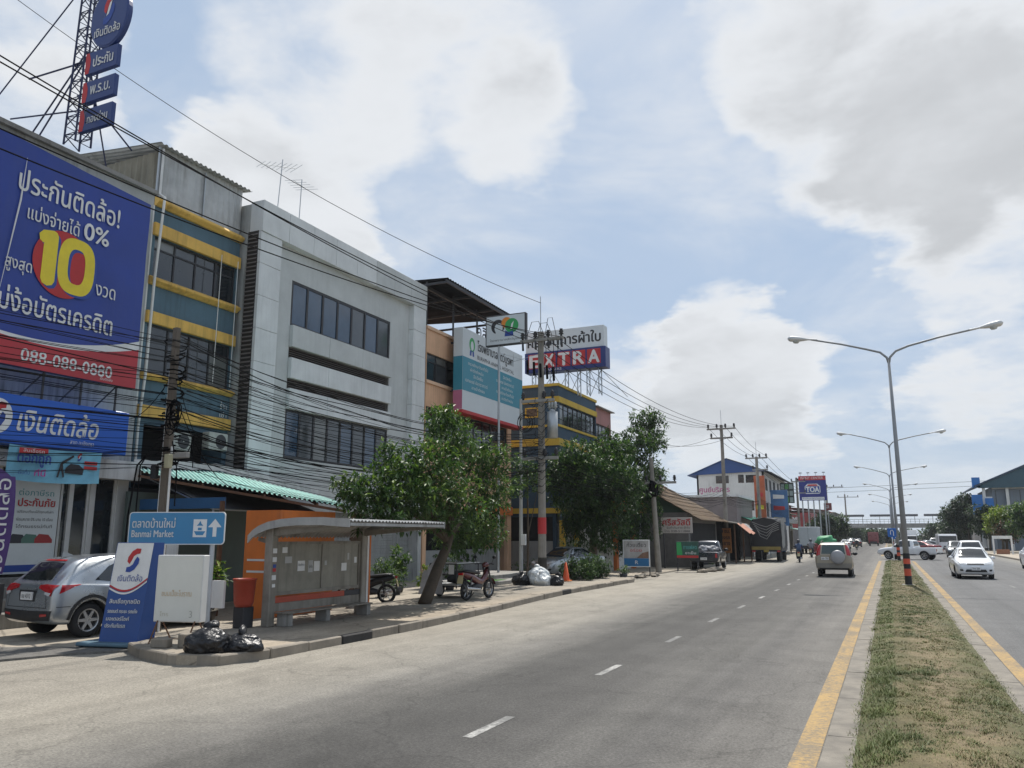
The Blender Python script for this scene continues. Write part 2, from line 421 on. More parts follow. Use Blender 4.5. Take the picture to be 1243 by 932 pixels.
m_fore = ground_mat('forecourt concrete', [(-40, (.31, .275, .225)), (-15, (.355, .312, .25)), (-9, (.37, .322, .255))], wob=1.2, crack=.35, patch=.2, speck=.15)
m_walk = ground_mat('pavement concrete', [(-14, (.28, .245, .20)), (-11.5, (.265, .237, .195)), (-10.4, (.34, .287, .222)), (-9.3, (.37, .31, .235))], wob=.5, crack=.45, patch=.28, speck=.2)
m_earth = ground_mat('dry earth', [(-60, (.22, .19, .14)), (0, (.20, .175, .13)), (60, (.17, .165, .11))], wob=6, patch=.3, speck=.3)
m_gravel = ground_mat('dark gravel strip', [(-15, (.13, .125, .115)), (-10, (.17, .16, .145))], speck=.5, patch=.35, sscale=60)
m_kerb = M('kerb stone', (.27, .235, .19), .9, .25, 2.2, .4, 50, streak=.35)
m_kerb_d = M('kerb stone black paint', (.035, .033, .032), .8, .4, 5, .3, 50)
m_gutter = M('gutter concrete', (.20, .18, .15), .9, .35, 2.6, .35, 60)
m_yline = M('yellow road paint', (.42, .285, .125), .85, .25, 7, .3, 90, streak=.0)
m_wline = M('worn white road paint', (.60, .59, .55), .75, .2, 9, .3, 90)

def worn(name, col, under, amount, scale=16.):
    m = bpy.data.materials.new(name); m.use_nodes = True; nt = m.node_tree; N = nt.nodes; L = nt.links; b = N['Principled BSDF']; b.inputs['Roughness'].default_value = .85; b.inputs['Specular IOR Level'].default_value = .25
    tc = N.new('ShaderNodeTexCoord')
    def noi(sc_, det, mp=None):
        n = N.new('ShaderNodeTexNoise'); n.inputs['Scale'].default_value = sc_; n.inputs['Detail'].default_value = det; n.inputs['Roughness'].default_value = .75
        if mp: q = N.new('ShaderNodeMapping'); q.inputs['Scale'].default_value = mp; L.new(tc.outputs['Object'], q.inputs[0]); L.new(q.outputs[0], n.inputs['Vector'])
        else: L.new(tc.outputs['Object'], n.inputs['Vector'])
        return n.outputs['Fac']
    a = N.new('ShaderNodeMath'); a.operation = 'ADD'; L.new(noi(scale, 6), a.inputs[0]); L.new(noi(1.3, 5, (1, .5, 1)), a.inputs[1])
    r = N.new('ShaderNodeMapRange'); r.interpolation_type = 'SMOOTHSTEP'; L.new(a.outputs[0], r.inputs[0])
    for i, v in enumerate((1.0 - .25 * amount, 1.30 - .25 * amount, 0., .85)): r.inputs[i + 1].default_value = v
    mx = N.new('ShaderNodeMix'); mx.data_type = 'RGBA'; L.new(r.outputs[0], mx.inputs[0]); mx.inputs[6].default_value = (*col, 1); mx.inputs[7].default_value = (*under, 1)
    k = N.new('ShaderNodeMapRange'); L.new(noi(40., 4), k.inputs[0])
    for i, v in enumerate((.3, .7, .85, 1.12)): k.inputs[i + 1].default_value = v
    vs = N.new('ShaderNodeVectorMath'); vs.operation = 'SCALE'; L.new(mx.outputs[2], vs.inputs[0]); L.new(k.outputs[0], vs.inputs[3]); L.new(vs.outputs[0], b.inputs['Base Color']); return m
m_yline = worn('yellow road paint', (.40, .27, .115), (.18, .155, .12), .6)
m_wline = worn('worn white road paint', (.42, .41, .385), (.13, .13, .125), .9)
def sheet(name, poly, z, m, kind='structure', parent=None):
    mb = MB(); mb.add([(x, y, z) for x, y in poly], [tuple(range(len(poly)))]); o = mb.build(name, m, parent)
    if kind and parent is None: o['kind'] = kind
    return o
sheet('ground', [(-900, -120), (900, -120), (900, 1100), (-900, 1100)], -.06, m_earth)
rl = sheet('road', [(-16, -25), (-.6, -25), (-.6, 420), (-11.5, 420), (-11.5, 13), (-16, 13)], 0., m_road)
rr = sheet('road', [(1.3, -25), (9.7, -25), (9.7, 420), (1.3, 420)], 0., m_road_r)
turn = sheet('road', [(-.6, 75.2), (1.3, 75.2), (1.3, 92), (-.6, 92)], -.002, m_road_r)

KERB = lambda y: -9.52 - .95 * (lambda t: t * t * (3 - 2 * t))(min(max((y - 14.5) / 14, 0), 1))
# forecourt behind the pavement, and the shop yard the grey car stands on
mb = MB(); mb.prismz([(-45, -25), (-14.9, -25), (-14.9, 7.5), (-13.6, 9.8), (-12.4, 10.9), (-13.2, 13.2), (-13.2, 36.5), (-11.6, 38), (-11.6, 125), (-45, 125)], -.02, .03); fore = mb.build('forecourt', m_fore); fore['kind'] = 'structure'
mb = MB(); mb.prismz([(-17.0, 10.9), (-14.7, 9.78), (-12.95, 10.75), (-12.1, 10.75), (-12.9, 9.75), (-13.3, 8.7), (-14.6, 7.9), (-17.0, 8.6)], -.03, .036); o = mb.build('gravel_strip', m_gravel); o['kind'] = 'structure'
# pavement slab with its kerb stones
wk = [(-12.3, 10.55), (-11.3, 9.98), (-10.4, 9.78), (-9.9, 9.95), (KERB(11) - .15, 10.55)]
ys = [11 + i for i in range(0, 26)]
wk += [(KERB(y) - .15, y) for y in ys] + [(-11.4, 37.2), (-13.3, 37.0), (-13.3, 13.2)]
mb = MB(); mb.prismz(wk, -.03, .15); pave = mb.build('pavement', m_walk); pave['kind'] = 'structure'
kp = [(-12.35, 10.5), (-11.35, 9.92), (-10.4, 9.70), (-9.78, 9.85), (KERB(11), 10.6)] + [(KERB(y), y) for y in ys] + [(-11.3, 37.15)]
# walk along the kerb line, one stone a metre
def polyline_pts(pts, step):
    out = [Vector(pts[0])]; rem = step
    for a, b in zip(pts, pts[1:]):
        a = Vector(a); b = Vector(b); l = (b - a).length; t = rem
        while t <= l: out.append(a.lerp(b, t / l)); t += step
        rem = t - l
    return out
kq = polyline_pts(kp, .98)
for i, (a, b) in enumerate(zip(kq, kq[1:])):
    d = (b - a); l = d.length - .018; d.normalize(); n = Vector((d.y, -d.x))   # n points to the road
    mb = MB(); h = .165 + random.uniform(-.012, .012); j = random.uniform(-.012, .012)
    ang = atan2(d.y, d.x)
    mb.T = Matrix.Translation((a.x + n.x * j, a.y + n.y * j, 0)) @ Matrix.Rotation(ang, 4, 'Z')
    mb.bbox(0, l, -.005, .16, -.04, h, b=.02)
    yy = (a.y + b.y) / 2
    mb.build('kerb_stone', m_kerb_d if (13.1 < yy < 14.0 or 26.2 < yy < 27.1) else m_kerb, pave)
# median: two gutters, low kerbs and a grass strip
for sx, x0, x1, nm in ((-1, -.73, -.44, 'l'), (1, 1.20, 1.46, 'r')):
    mb = MB()
    for k in range(0, 40):
        y0 = -10 + k * 2.13
        if y0 > 73.5: break
        mb.box(x0, x1, y0, y0 + 2.11, -.02, .018 + random.uniform(0, .006))
    o = mb.build('median_gutter', m_gutter); o['kind'] = 'structure'
    mb = MB()
    for k in range(0, 60):
        y0 = 93 + k * 2.13
        mb.box(x0, x1, y0, y0 + 2.11, -.02, .02)
    o = mb.build('median_gutter', m_gutter); o['kind'] = 'structure'
m_soil = ground_mat('median soil', [(-.5, (.09, .09, .038)), (.1, (.12, .10, .048)), (.5, (.175, .135, .078)), (.8, (.125, .105, .053)), (1.2, (.09, .09, .038))], wob=.45, wscale=1.3, patch=.4, speck=.3, sscale=40, along=.35)
def med_h(x, y):
    t = (x + .46) / 1.68
    e = min(t, 1 - t) * 6; e = max(0, min(1, e))
    return .02 + .06 * e + .025 * noise.noise(Vector((x * 1.6, y * .9, 0))) * e + .02 * noise.noise(Vector((x * 6, y * 5, 2))) * e
for a, b in ((-10, 74.6), (92.6, 220)):
    nu = int((b - a) * (4 if a < 0 else .5)); mb = MB()
    mb.grid(lambda u, v: (-.46 + 1.68 * v, a + (b - a) * u, med_h(-.46 + 1.68 * v, a + (b - a) * u) if 0 < u < 1 else .0), nu, 14)
    o = mb.build('median', m_soil, None, True, True); o['kind'] = 'structure'
# mown grass on the median: blades, one mass
def leafm(name, col, var=.25, rough=.6, trans=.25):
    m = M(name, col, rough, var, 1.5, spec=.3); b = m.node_tree.nodes['Principled BSDF']
    return m
g_mats = [leafm('grass green', (.12, .155, .042)), leafm('grass dry', (.23, .19, .088)), leafm('grass olive', (.16, .165, .058)), leafm('grass dark', (.07, .098, .028))]
mb = MB()
def blade(x, y, s, mi):
    z = med_h(x, y) - .008; a = random.random() * 2 * pi; l = s * random.uniform(.3, .85) * (1 + .6 * (noise.noise(Vector((x * 2.5, y * 1.7, 4))) > .25)); wd = random.uniform(.003, .0065) * (1 + max(0, y - 14) * .06)
    lean = random.uniform(.25, 1.1); dx, dy = cos(a), sin(a)
    mb.cur = mi
    mb.add([(x - dy * wd, y + dx * wd, z), (x + dy * wd, y - dx * wd, z), (x + dx * l * lean, y + dy * l * lean, z + l * .62)], [(0, 1, 2)])
def grass_zone(ya, yb, dens):
    n = int((yb - ya) * 1.75 * dens)
    for _ in range(n):
        y = random.uniform(ya, yb); x = random.uniform(-.50, 1.26)
        q = noise.noise(Vector((x * 1.1, y * .5, 5))) + .5 * noise.noise(Vector((x * 3.2, y * 2.0, 1)))
        e = 1 - abs((x - .38) / .84)
        if e < .10 and random.random() < .55: continue
        bare = noise.noise(Vector((x * 1.9 + 3, y * .95, 9))) - .25 * e
        if bare > .13 and random.random() < .75: continue
        left = x < -.08
        pr = random.random()
        if left: mi = 0 if pr < .5 else (2 if pr < .85 else 3)
        else:
            dry = .28 + .55 * q
            mi = 1 if pr < max(.15, dry) else (2 if pr < .8 else (0 if pr < .95 else 3))
            if q < -.25 and pr < .5: mi = 3
        blade(x, y, (.075 if left else .05) * (1 + .5 * max(0, -q)), mi)
grass_zone(5.5, 14, 5200); grass_zone(14, 26, 2600); grass_zone(26, 45, 1100); grass_zone(45, 74.3, 400); grass_zone(93, 150, 60)
# tufts along the gutter edge
for k in range(70):
    y = 5 + 40 * random.random() ** 1.6; x = random.choice((-.45, -.40, -.3, 1.2))
    for j in range(26): blade(x + random.gauss(0, .05), y + random.gauss(0, .07), .11, random.choice((0, 0, 2, 1)))
gr = mb.build('grass', g_mats); tag(gr, 'patchy green and dry brown mown grass on the road median', 'grass', kind='stuff')
# painted lines
def stripes(name, xc, wd, segs, m, parent):
    mb = MB()
    for a, b in segs: 
        n = max(1, int((b - a) / 6))
        for i in range(n):
            y0 = a + (b - a) * i / n; y1 = a + (b - a) * (i + 1) / n
            mb.add([(xc - wd / 2, y0, .004), (xc + wd / 2, y0, .004), (xc + wd / 2, y1, .004), (xc - wd / 2, y1, .004)], [(0, 1, 2, 3)])
    return mb.build(name, m, parent)
stripes('edge_line', -.865, .23, [(-20, 74.5), (92.5, 300)], m_yline, rl)
stripes('edge_line', 1.60, .22, [(-20, 74.5), (92.5, 300)], m_yline, rr)
for k in range(-2, 55):
    y = 7.62 + k * 4.07
    if y > 200: break
    stripes('lane_dash', -4.04, .11, [(y, y + 1.05)], m_wline, rl)
for k in range(0, 26):
    y = 6 + k * 8.0
    stripes('lane_dash', 4.36, .11, [(y, y + 1.6)], m_wline, rr)
# right-hand kerb and verge
mb = MB(); mb.bbox(9.7, 9.86, -20, 300, -.05, .15, b=.02); o = mb.build('kerb', m_kerb); o['kind'] = 'structure'
sheet('verge', [(9.86, -20), (26, -20), (26, 300), (9.86, 300)], .12, m_fore)
# kerb remnants and rubble of the verge past the pavement
for i, (x, y, s) in enumerate(((-11.2, 39.2, .5), (-10.9, 40.6, .38), (-11.6, 41.5, .42), (-9.7, 46.2, .42), (-9.5, 47.6, .45), (-9.35, 49.0, .4))):
    mb = MB(); mb.T = Matrix.Translation((x, y, .08)) @ Matrix.Rotation(.3 * i, 4, 'Z'); mb.blob((0, 0, 0), s * .55, s, .13, seed=i, rough=.3)
    tag(mb.build('kerb_rubble', m_kerb), 'broken lump of kerb concrete on the verge past the notice board', 'rubble', 'broken kerb lumps')
# ------------------------------------------------------------------ measuring: a photo pixel carried to a wall, ground or depth plane
def ray_dir(px, py):
    p, t = R(PITCH), R(YAW)
    f = Vector((-sin(t) * cos(p), cos(t) * cos(p), sin(p))); r = Vector((cos(t), sin(t), 0)); u = r.cross(f)
    return f * 970 + r * (px - 621.5) - u * (py - 466)
CAM = Vector((0, 0, CAMH))
def at_x(px, py, X): d = ray_dir(px, py); return CAM + d * (X / d.x)
def at_y(px, py, Y): d = ray_dir(px, py); return CAM + d * (Y / d.y)
def at_z(px, py, z=0.): d = ray_dir(px, py); return CAM + d * ((z - CAMH) / d.z)
# ------------------------------------------------------------------ buildings on the left, nearest first
m_glass2 = glass_mat('greyer window glass', (.05, .058, .065), .10); m_blind = glass_mat('glass with pale blind', (.13, .135, .13), .15)
def glazing(root, x0, x1, z0, z1, cols, y=.12, rows=(1.,), frame=None, glass=None, fw=.05, name='window', depth=.07, bars=True):
    """a window: frame as the part, each pane a sub-part"""
    frame = frame or m_dsteel; glass = glass or m_glassd
    xs = [x0 + (x1 - x0) * i / cols for i in range(cols + 1)] if isinstance(cols, int) else [x0 + (x1 - x0) * c for c in cols]
    zs = [z0]; 
    for r in rows: zs.append(zs[-1] + (z1 - z0) * r)
    mb = MB()
    for x in xs: 
        a = min(max(x - fw / 2, x0), x1 - fw); mb.box(a, a + fw, y - depth, y, z0, z1)
    for i, z in enumerate(zs):
        a = min(max(z - fw / 2, z0), z1 - fw)
        for q0, q1 in zip(xs, xs[1:]):
            l = q0 + fw / 2 if q0 > x0 else x0 + fw; r_ = q1 - fw / 2 if q1 < x1 else x1 - fw
            mb.box(l, r_, y - depth + .003, y - .003, a, a + fw)
    w_ = mb.build(name, frame, root)
    for q0, q1 in zip(xs, xs[1:]):
        for r0, r1 in zip(zs, zs[1:]):
            pm = MB(); pm.box(q0 + fw * .5, q1 - fw * .5, y - depth * .55, y - depth * .35, r0 + fw * .5, r1 - fw * .5)
            t = random.uniform(-.004, .004); pm.v = [(vx, vy + t * (vx - q0), vz) for vx, vy, vz in pm.v]
            pm.build('pane', glass if random.random() < .7 else (m_glass2 if random.random() < .6 else m_blind), w_)
    return w_
def corrugated(mb, x0, x1, p0, p1, pitch=.18, amp=.028, steps=4, thick=.012):
    """ribbed sheet spanning x0..x1, from line point p0 (y,z) to p1 (y,z), ribs running from p0 to p1"""
    n = max(2, int((x1 - x0) / pitch * steps))
    for off, flip in ((0, False), (-thick, True)):
        vs = []
        for i in range(n + 1):
            x = x0 + (x1 - x0) * i / n; a = amp * (1 if (i % steps) < steps / 2 else -1)
            for (yy, zz) in (p0, p1): vs.append((x, yy, zz + a + off))
        fs = [(2 * i, 2 * i + 2, 2 * i + 3, 2 * i + 1) for i in range(n)]
        if flip: fs = [f[::-1] for f in fs]
        mb.add(vs, fs)
    return mb
def ribbed_wall(mb, x0, x1, z0, z1, y, pitch=.2, amp=.02):
    n = max(2, int((x1 - x0) / pitch * 2)); vs = []
    for i in range(n + 1):
        x = x0 + (x1 - x0) * i / n; a = amp * (1 if i % 2 else -1)
        vs += [(x, y + a, z0), (x, y + a, z1)]
    return mb.add(vs, [(2 * i, 2 * i + 2, 2 * i + 3, 2 * i + 1) for i in range(n)])

m_plast = M('grey painted plaster', (.52, .54, .535), .8, .10, .9, .15, 30, streak=.24, dirt=(.27, .275, .27))
m_plast_l = M('pale grey plaster', (.66, .68, .68), .8, .10, .9, .15, 30, streak=.24, dirt=(.38, .385, .38))
m_plast_d = M('grey stained plaster', (.42, .43, .425), .85, .16, .8, .15, 30, streak=.8, dirt=(.10, .10, .095))
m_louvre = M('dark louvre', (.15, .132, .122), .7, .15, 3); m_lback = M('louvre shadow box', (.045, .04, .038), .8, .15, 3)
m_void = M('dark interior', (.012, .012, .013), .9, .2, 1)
m_bluegrey = M('blue grey plaster', (.095, .165, .215), .8, .14, 1.1, .1, 30, streak=.4, dirt=(.05, .06, .065))
m_gold = M('yellow plaster', (.74, .46, .11), .75, .14, 1.3, .1, 30, streak=.5, dirt=(.16, .10, .04))
m_zinc = M('old zinc sheet', (.48, .49, .49), .6, .2, 1.2, metal=.1, streak=.7, dirt=(.14, .125, .10))
m_zincb = M('brown stained zinc sheet', (.24, .22, .17), .75, .25, 1.0, metal=.1, streak=.9, dirt=(.09, .075, .05))
m_peach = M('peach plaster', (.70, .43, .27), .8, .1, 1.0, .1, 30, streak=.4, dirt=(.25, .17, .11))
m_teal = M('teal roof sheet', (.36, .58, .53), .6, .3, .7, streak=.5, dirt=(.42, .58, .54))
m_orange = M('orange painted board', (.62, .17, .035), .65, .12, 1.2, streak=.35, dirt=(.25, .10, .05))
m_alu = M('white aluminium', (.62, .62, .60), .45, .06, 3, metal=.1)
m_shut = M('roller shutter', (.33, .34, .34), .6, .12, 2, metal=.3, streak=.4)

# --- insurance shop building --------------------------------------------------
b = thing('shop_building', 'insurance shop building with grey parapet, glazed front and raised steps behind the silver car', 'building', (-19, 4.0, 0), 90)
W = 11.72                                                       # runs from Y 4.0 to 15.72
mb = MB(); wall_boxes(mb, 0, W, 3.75, 11.95, 0, .25, [(.6, 5.2, 5.9, 7.6), (6.2, 10.9, 7.9, 9.4)])
mb.box(0, .25, .25, 12, 0, 11.95); mb.box(W - .25, W, .25, 12, 1.05, 11.95); mb.box(0, W, 11.75, 12, 0, 11.95)
mb.box(.25, W - .25, .25, 11.75, 11.2, 11.4); mb.build('wall', m_plast_d, b)
mb = MB(); mb.box(-.03, W + .03, -.12, .30, 11.95, 12.07); mb.build('parapet_cap', m_conc, b)
mb = MB(); mb.box(W - 2.6, W, -.45, -.001, 3.5, 4.0); mb.box(0, W - 2.6, -.45, -.001, 3.62, 4.0); mb.build('fascia', M('white fascia', (.62, .62, .60), .6, .08, 1, streak=.5), b)
for i, (d, z0, z1) in enumerate(((1.55, -.03, .36), (1.15, .36, .62), (.75, .62, .86))):
    box_part('step', m_conc, b, 0, W - 1.0, -d, -d + .4, -.03, z1, bev=.015)
box_part('floor', m_conc, b, 0, W, -.35, 11.7, -.03, 1.05, bev=.01)
mb = MB(); mb.box(0.25, W - .25, 3.0, 3.1, 1.05, 3.75); mb.build('back_wall', M('shop back wall', (.55, .55, .53), .8, .1), b)
for x in (8.05, 9.95, 10.55, 11.35): box_part('column', m_alu, b, x, x + .13 if x < 11 else x + .36, -.02, .14, 1.05, 3.66, bev=.01)
glazing(b, 9.75, 10.55, 1.06, 3.6, 1, y=.1, frame=m_alu, fw=.06, name='door')
glazing(b, 10.68, 11.35, 1.06, 3.6, 1, y=.1, frame=m_alu, fw=.06, name='door')
glazing(b, 4.2, 8.05, 1.06, 3.6, 2, y=.1, frame=m_alu, fw=.06, name='shop_window')
# the white poster panel in the shop window
p = thing('poster_panel', 'tall white poster panel with small car picture beside the shop door', 'poster', (-18.93, 12.22, 1.12), 90)
mb = MB(); mb.bbox(0, 1.42, -.03, .03, 0, 2.48, b=.008); mb.build('panel', M('poster white', (.62, .66, .66), .5, .05, 2), p)
flat(p, 'stripe', m_blue_ink, [(.14, .05), (1.40, .05), (1.40, .21), (.14, .21)], -.034)
txt(p, 'ต่อภาษีรถ', .35, 1.25, 1.86, 2.02, M('teal ink', (.05, .28, .30), .6, 0), y=-.034)
txt(p, 'ประกันภัย', .35, 1.30, 1.60, 1.80, m_red_ink, y=-.034, bold=.03)
for k in range(3): txt(p, ('เปรียบเทียบได้ทุกบริษัท', 'ผ่อนสบาย 0% นาน 10 เดือน', 'ได้กรมธรรม์ทันที')[k], .35, 1.28, 1.42 - k * .17, 1.51 - k * .17, m_black_ink, y=-.034)
for k, c in enumerate(((.05, .05, .06), (.10, .20, .16), (.35, .05, .05))):
    mb = MB(); cx = .42 + k * .33; mb.add([(cx - .22, -.035 - k * .001, .72), (cx + .24, -.035 - k * .001, .72), (cx + .24, -.035 - k * .001, .80), (cx + .13, -.035 - k * .001, .92), (cx - .12, -.035 - k * .001, .94), (cx - .22, -.035 - k * .001, .82)], [(0, 1, 2, 3, 4, 5)])
    mb.build('car_picture', M('printed car %d' % k, c, .5, .1), p)
# purple feather banner at the frame edge
p = thing('feather_banner', 'purple feather banner with white lettering at the left edge beside the poster', 'banner', (-17.6, 11.28, 1.0), 80)
mb = MB(); mb.grid(lambda u, v: ((-.28 + .56 * v) * (1 - .12 * (2 * u - 1) ** 4) + .04 * sin(u * 3), .03 * sin(u * 5 + v * 2), .2 + 2.3 * u - .25 * v * v * (u > .95)), 24, 4)
mb.build('cloth', M('purple cloth', (.10, .055, .20), .8, .15, 3), p); txt(p, 'เงินติดล้อ', -1.0, 1.0, -.18, .18, m_white_ink, y=-.06, tilt=pi / 2) and None
c = p.children[-1]; c.location = (0, 0, 1.25)
mb = MB(); mb.tube([(-.30, 0, 0), (-.30, 0, 2.2), (-.2, 0, 2.6), (0, 0, 2.72)], .012); mb.build('pole', m_dsteel, p)
box_part('base', m_dsteel, p, -.5, .2, -.25, .25, -.64, 0)
# --- big blue billboard ---------------------------------------------------------
m_bbd = M('billboard blue vinyl', (.024, .052, .28), .38, .14, .6, .5, 2.2, streak=.25, dirt=(.05, .075, .24))
m_bred = M('billboard red vinyl', (.44, .035, .045), .4, .14, .6, .4, 2.2, streak=.25, dirt=(.33, .05, .05))
p = thing('billboard', 'large blue insurance billboard with yellow number 10 on a red disc and red lower band', 'billboard', (-18.0, 9.35, 5.85), 90)
BW, BH = 5.37, 5.2
mb = MB(); mb.grid(lambda u, v: (BW * u, -.10 + .02 * noise.noise(Vector((u * 7, v * 5, 0))), (BH + .28 * (1 - u)) * v), 30, 24); mb.build('vinyl', m_bbd, p, True)
mb = MB(); mb.box(0, BW, -.07, .06, 0, BH); mb.build('frame', m_dsteel, p)
yb = -.128; n = 40
def band(f0, f1, m, y, nm):
    mb = MB(); vs = []
    for i in range(n + 1):
        x = BW * i / n; vs += [(x, y, f0(x)), (x, y, f1(x))]
    mb.add(vs, [(2 * i, 2 * i + 2, 2 * i + 3, 2 * i + 1) for i in range(n)]); return mb.build(nm, m, p)
lo = lambda x: .62 + .42 * (max(0, x - 2.6) / 2.7) ** 2 + .05 * (max(0, 2.6 - x)) ** 2
band(lambda x: .0, lo, m_bred, yb, 'red_band')
band(lo, lambda x: lo(x) + .06 + .17 * (x / BW) ** 2, m_white_ink, yb, 'white_swoosh')
txt(p, 'ประกันติดล้อ!', 1.68, 4.42, 4.08, 4.84, m_white_ink, y=yb, bold=.014)
txt(p, 'แบ่งจ่ายได้', 1.97, 3.32, 3.52, 3.94, m_white_ink, y=yb, bold=.010)
txt(p, '0%', 3.45, 4.16, 3.54, 3.98, m_white_ink, y=yb, bold=.03)
mb = MB(); disc(mb, 3.0, 2.70, .80, .84, yb - .002, 40); mb.build('red_disc', m_red_ink, p)
def ring_digit(cx, cz, hx, hz, th, y, m):
    """a fat rounded zero"""
    mb = MB(); N2 = 48; vs = []
    for i in range(N2):
        t = 2 * pi * i / N2; c, s_ = cos(t), sin(t); e = .72
        f = lambda a, q: (abs(q) ** e) * (1 if q >= 0 else -1) * a
        vs += [(cx + f(hx, c), y, cz + f(hz, s_)), (cx + f(hx - th, c), y, cz + f(hz - th, s_))]
    mb.add(vs, [(2 * i, 2 * i + 1, 2 * ((i + 1) % N2) + 1, 2 * ((i + 1) % N2)) for i in range(N2)]); mb.build('digit', m, p)
def one_digit(x0_, x1_, z0_, z1_, y, m):
    r_ = .15; st = x1_ - .36
    out = [(st, z0_ + r_)] + [(st + .18 - .18 * cos(a), z0_ + r_ - r_ * sin(a)) for a in (pi * .25, pi * .5, pi * .75)] + [(x1_, z0_ + r_), (x1_, z1_ - .12), (x1_ - .05, z1_ - .03), (x1_ - .14, z1_), (x0_ + .1, z1_ - .06), (x0_, z1_ - .18), (x0_ + .03, z1_ - .32), (x0_ + .12, z1_ - .38), (st, z1_ - .36)]
    mb = MB(); mb.add([(x, y, z) for x, z in out], [tuple(range(len(out)))]); mb.build('digit', m, p)
for dx, dz, y, m in ((.07, -.06, yb - .004, m_blue_ink), (0, 0, yb - .008, m_yellow_ink)):
    one_digit(2.30 + dx, 2.80 + dx, 2.06 + dz, 3.46 + dz, y, m); ring_digit(3.34 + dx, 2.74 + dz, .50, .72, .27, y, m)
txt(p, 'สูงสุด', 1.58, 2.22, 2.10, 2.52, m_white_ink, y=yb, bold=.010)
txt(p, 'งวด', 3.92, 4.50, 2.20, 2.48, m_white_ink, y=yb, bold=.012)
txt(p, 'ไม่ง้อบัตรเครดิต', 1.34, 4.50, 1.24, 1.82, m_white_ink, y=yb, bold=.014)
txt(p, 'โทร', 1.1, 1.75, .20, .44, m_white_ink, y=yb - .002, bold=.02)
txt(p, '088-088-0880', 2.2, 4.62, .14, .44, m_white_ink, y=yb - .002, bold=.02, keep=False)
txt(p, 'เงินติดล้อ', 4.30, 4.66, .06, .14, m_white_ink, y=yb - .002)
for x in (.6, 1.7, 2.9, 3.9, 4.9):
    mb = MB(); mb.cyl((x, .0, -.65), (x, .0, 0), .03, n=6); mb.cyl((x - .2, .5, -.55), (x, .03, -.02), .022, n=6); mb.build('strut', m_dsteel, p)
mb = MB(); mb.tube([(1.80, -.14, 4.98), (1.76, -.145, 3.9), (1.62, -.15, 2.6), (1.52, -.14, 1.6)], [.004, .022, .012, .004], 5); mb.build('crease', m_white_ink, p)
# --- blue shop fascia sign ------------------------------------------------------
p = thing('fascia_sign', 'bright blue shop fascia sign with white lettering below the billboard', 'sign', (-18.0, 9.35, 4.08), 90)
mb = MB(); mb.bbox(0, 5.38, 0, .9, 0, 1.13, b=.02); mb.build('box', M('fascia blue', (.02, .11, .50), .35, .06, .6), p)
txt(p, 'เงินติดล้อ', 2.42, 4.50, .32, .90, m_white_ink, y=-.006, bold=.016, slant=.15)
txt(p, 'สาขา ฉะเชิงเทรา', 3.75, 4.40, .14, .24, m_white_ink, y=-.006)
def swirl(parent, cx, cz, s, y):
    for k, m in ((0, m_red_ink), (1, m_blue_ink)):
        mb = MB(); sg = 1 if k == 0 else -1
        pts_o = [(-.52, -.10), (-.50, .25), (-.22, .72), (.14, .95), (.52, .92)]; pts_i = [(.50, .55), (.22, .50), (-.02, .32), (-.12, .02), (-.30, -.30)]
        poly = [(cx + sg * x * s, cz + sg * z * s) for x, z in pts_o + pts_i]
        mb.add([(x, y, z) for x, z in poly], [tuple(range(len(poly)))]); mb.build('logo', m, parent)
    mb = MB(); poly = [(cx + x * s, cz + z * s) for x, z in ((-.10, .05), (.02, .34), (.24, .46), (.10, -.05), (-.02, -.34), (-.24, -.46))]
    mb.add([(x, y - .001, z) for x, z in poly], [tuple(range(6))]); mb.build('logo', m_white_ink, parent)
mb = MB(); disc(mb, 1.92, .60, .34, .40, -.005); mb.build('logo', m_white_ink, p); swirl(p, 1.92, .60, .34, -.008)
# --- banner under it
p = thing('cloth_banner', 'light blue cloth banner with car picture hung below the blue fascia sign', 'banner', (-17.8, 11.48, 3.27), 90)
m_ban = M('banner cloth', (.17, .42, .56), .7, .35, .9)
mb = MB(); mb.grid(lambda u, v: (2.36 * u, .03 * sin(u * 6) + .02 * sin(v * 4), .78 * v - .05 * sin(u * pi) + .02 * u), 16, 4); mb.build('cloth', m_ban, p, True)
flat(p, 'red_tag', m_red_ink, [(.22, .60), (.92, .62), (.92, .74), (.22, .72)], -.045)
txt(p, 'สินเชื่อรถ', .28, .86, .63, .72, m_white_ink, y=-.05)
txt(p, 'ดอกถูก', .20, 1.0, .30, .58, m_blue_ink, y=-.045, bold=.035); txt(p, 'เริ่มต้น', .25, .52, .12, .24, m_blue_ink, y=-.045); txt(p, 'ที่นี่', .58, .95, .10, .26, M('magenta ink', (.5, .04, .3), .6, 0), y=-.045, bold=.03)
mb = MB(); mb.add([(1.38, -.047, .22), (1.86, -.047, .20), (1.88, -.047, .34), (1.74, -.047, .44), (1.52, -.047, .45), (1.40, -.047, .34)], [(0, 1, 2, 3, 4, 5)]); mb.build('car_picture', m_black_ink, p)
mb = MB(); mb.add([(1.18, -.047, .10), (1.23, -.047, .10), (1.28, -.047, .30), (1.34, -.047, .10), (1.38, -.047, .12), (1.32, -.047, .42), (1.60, -.047, .62), (1.57, -.047, .66), (1.26, -.047, .46)], [tuple(range(9))]); mb.build('person_picture', m_black_ink, p)
swirl(p, 1.74, .62, .10, -.05)
flat(p, 'price_tag', m_red_ink, [(1.88, .46), (2.24, .46), (2.24, .54), (1.88, .54)], -.047); flat(p, 'price_tag', m_red_ink, [(1.88, .34), (2.24, .34), (2.24, .42), (1.88, .42)], -.047)
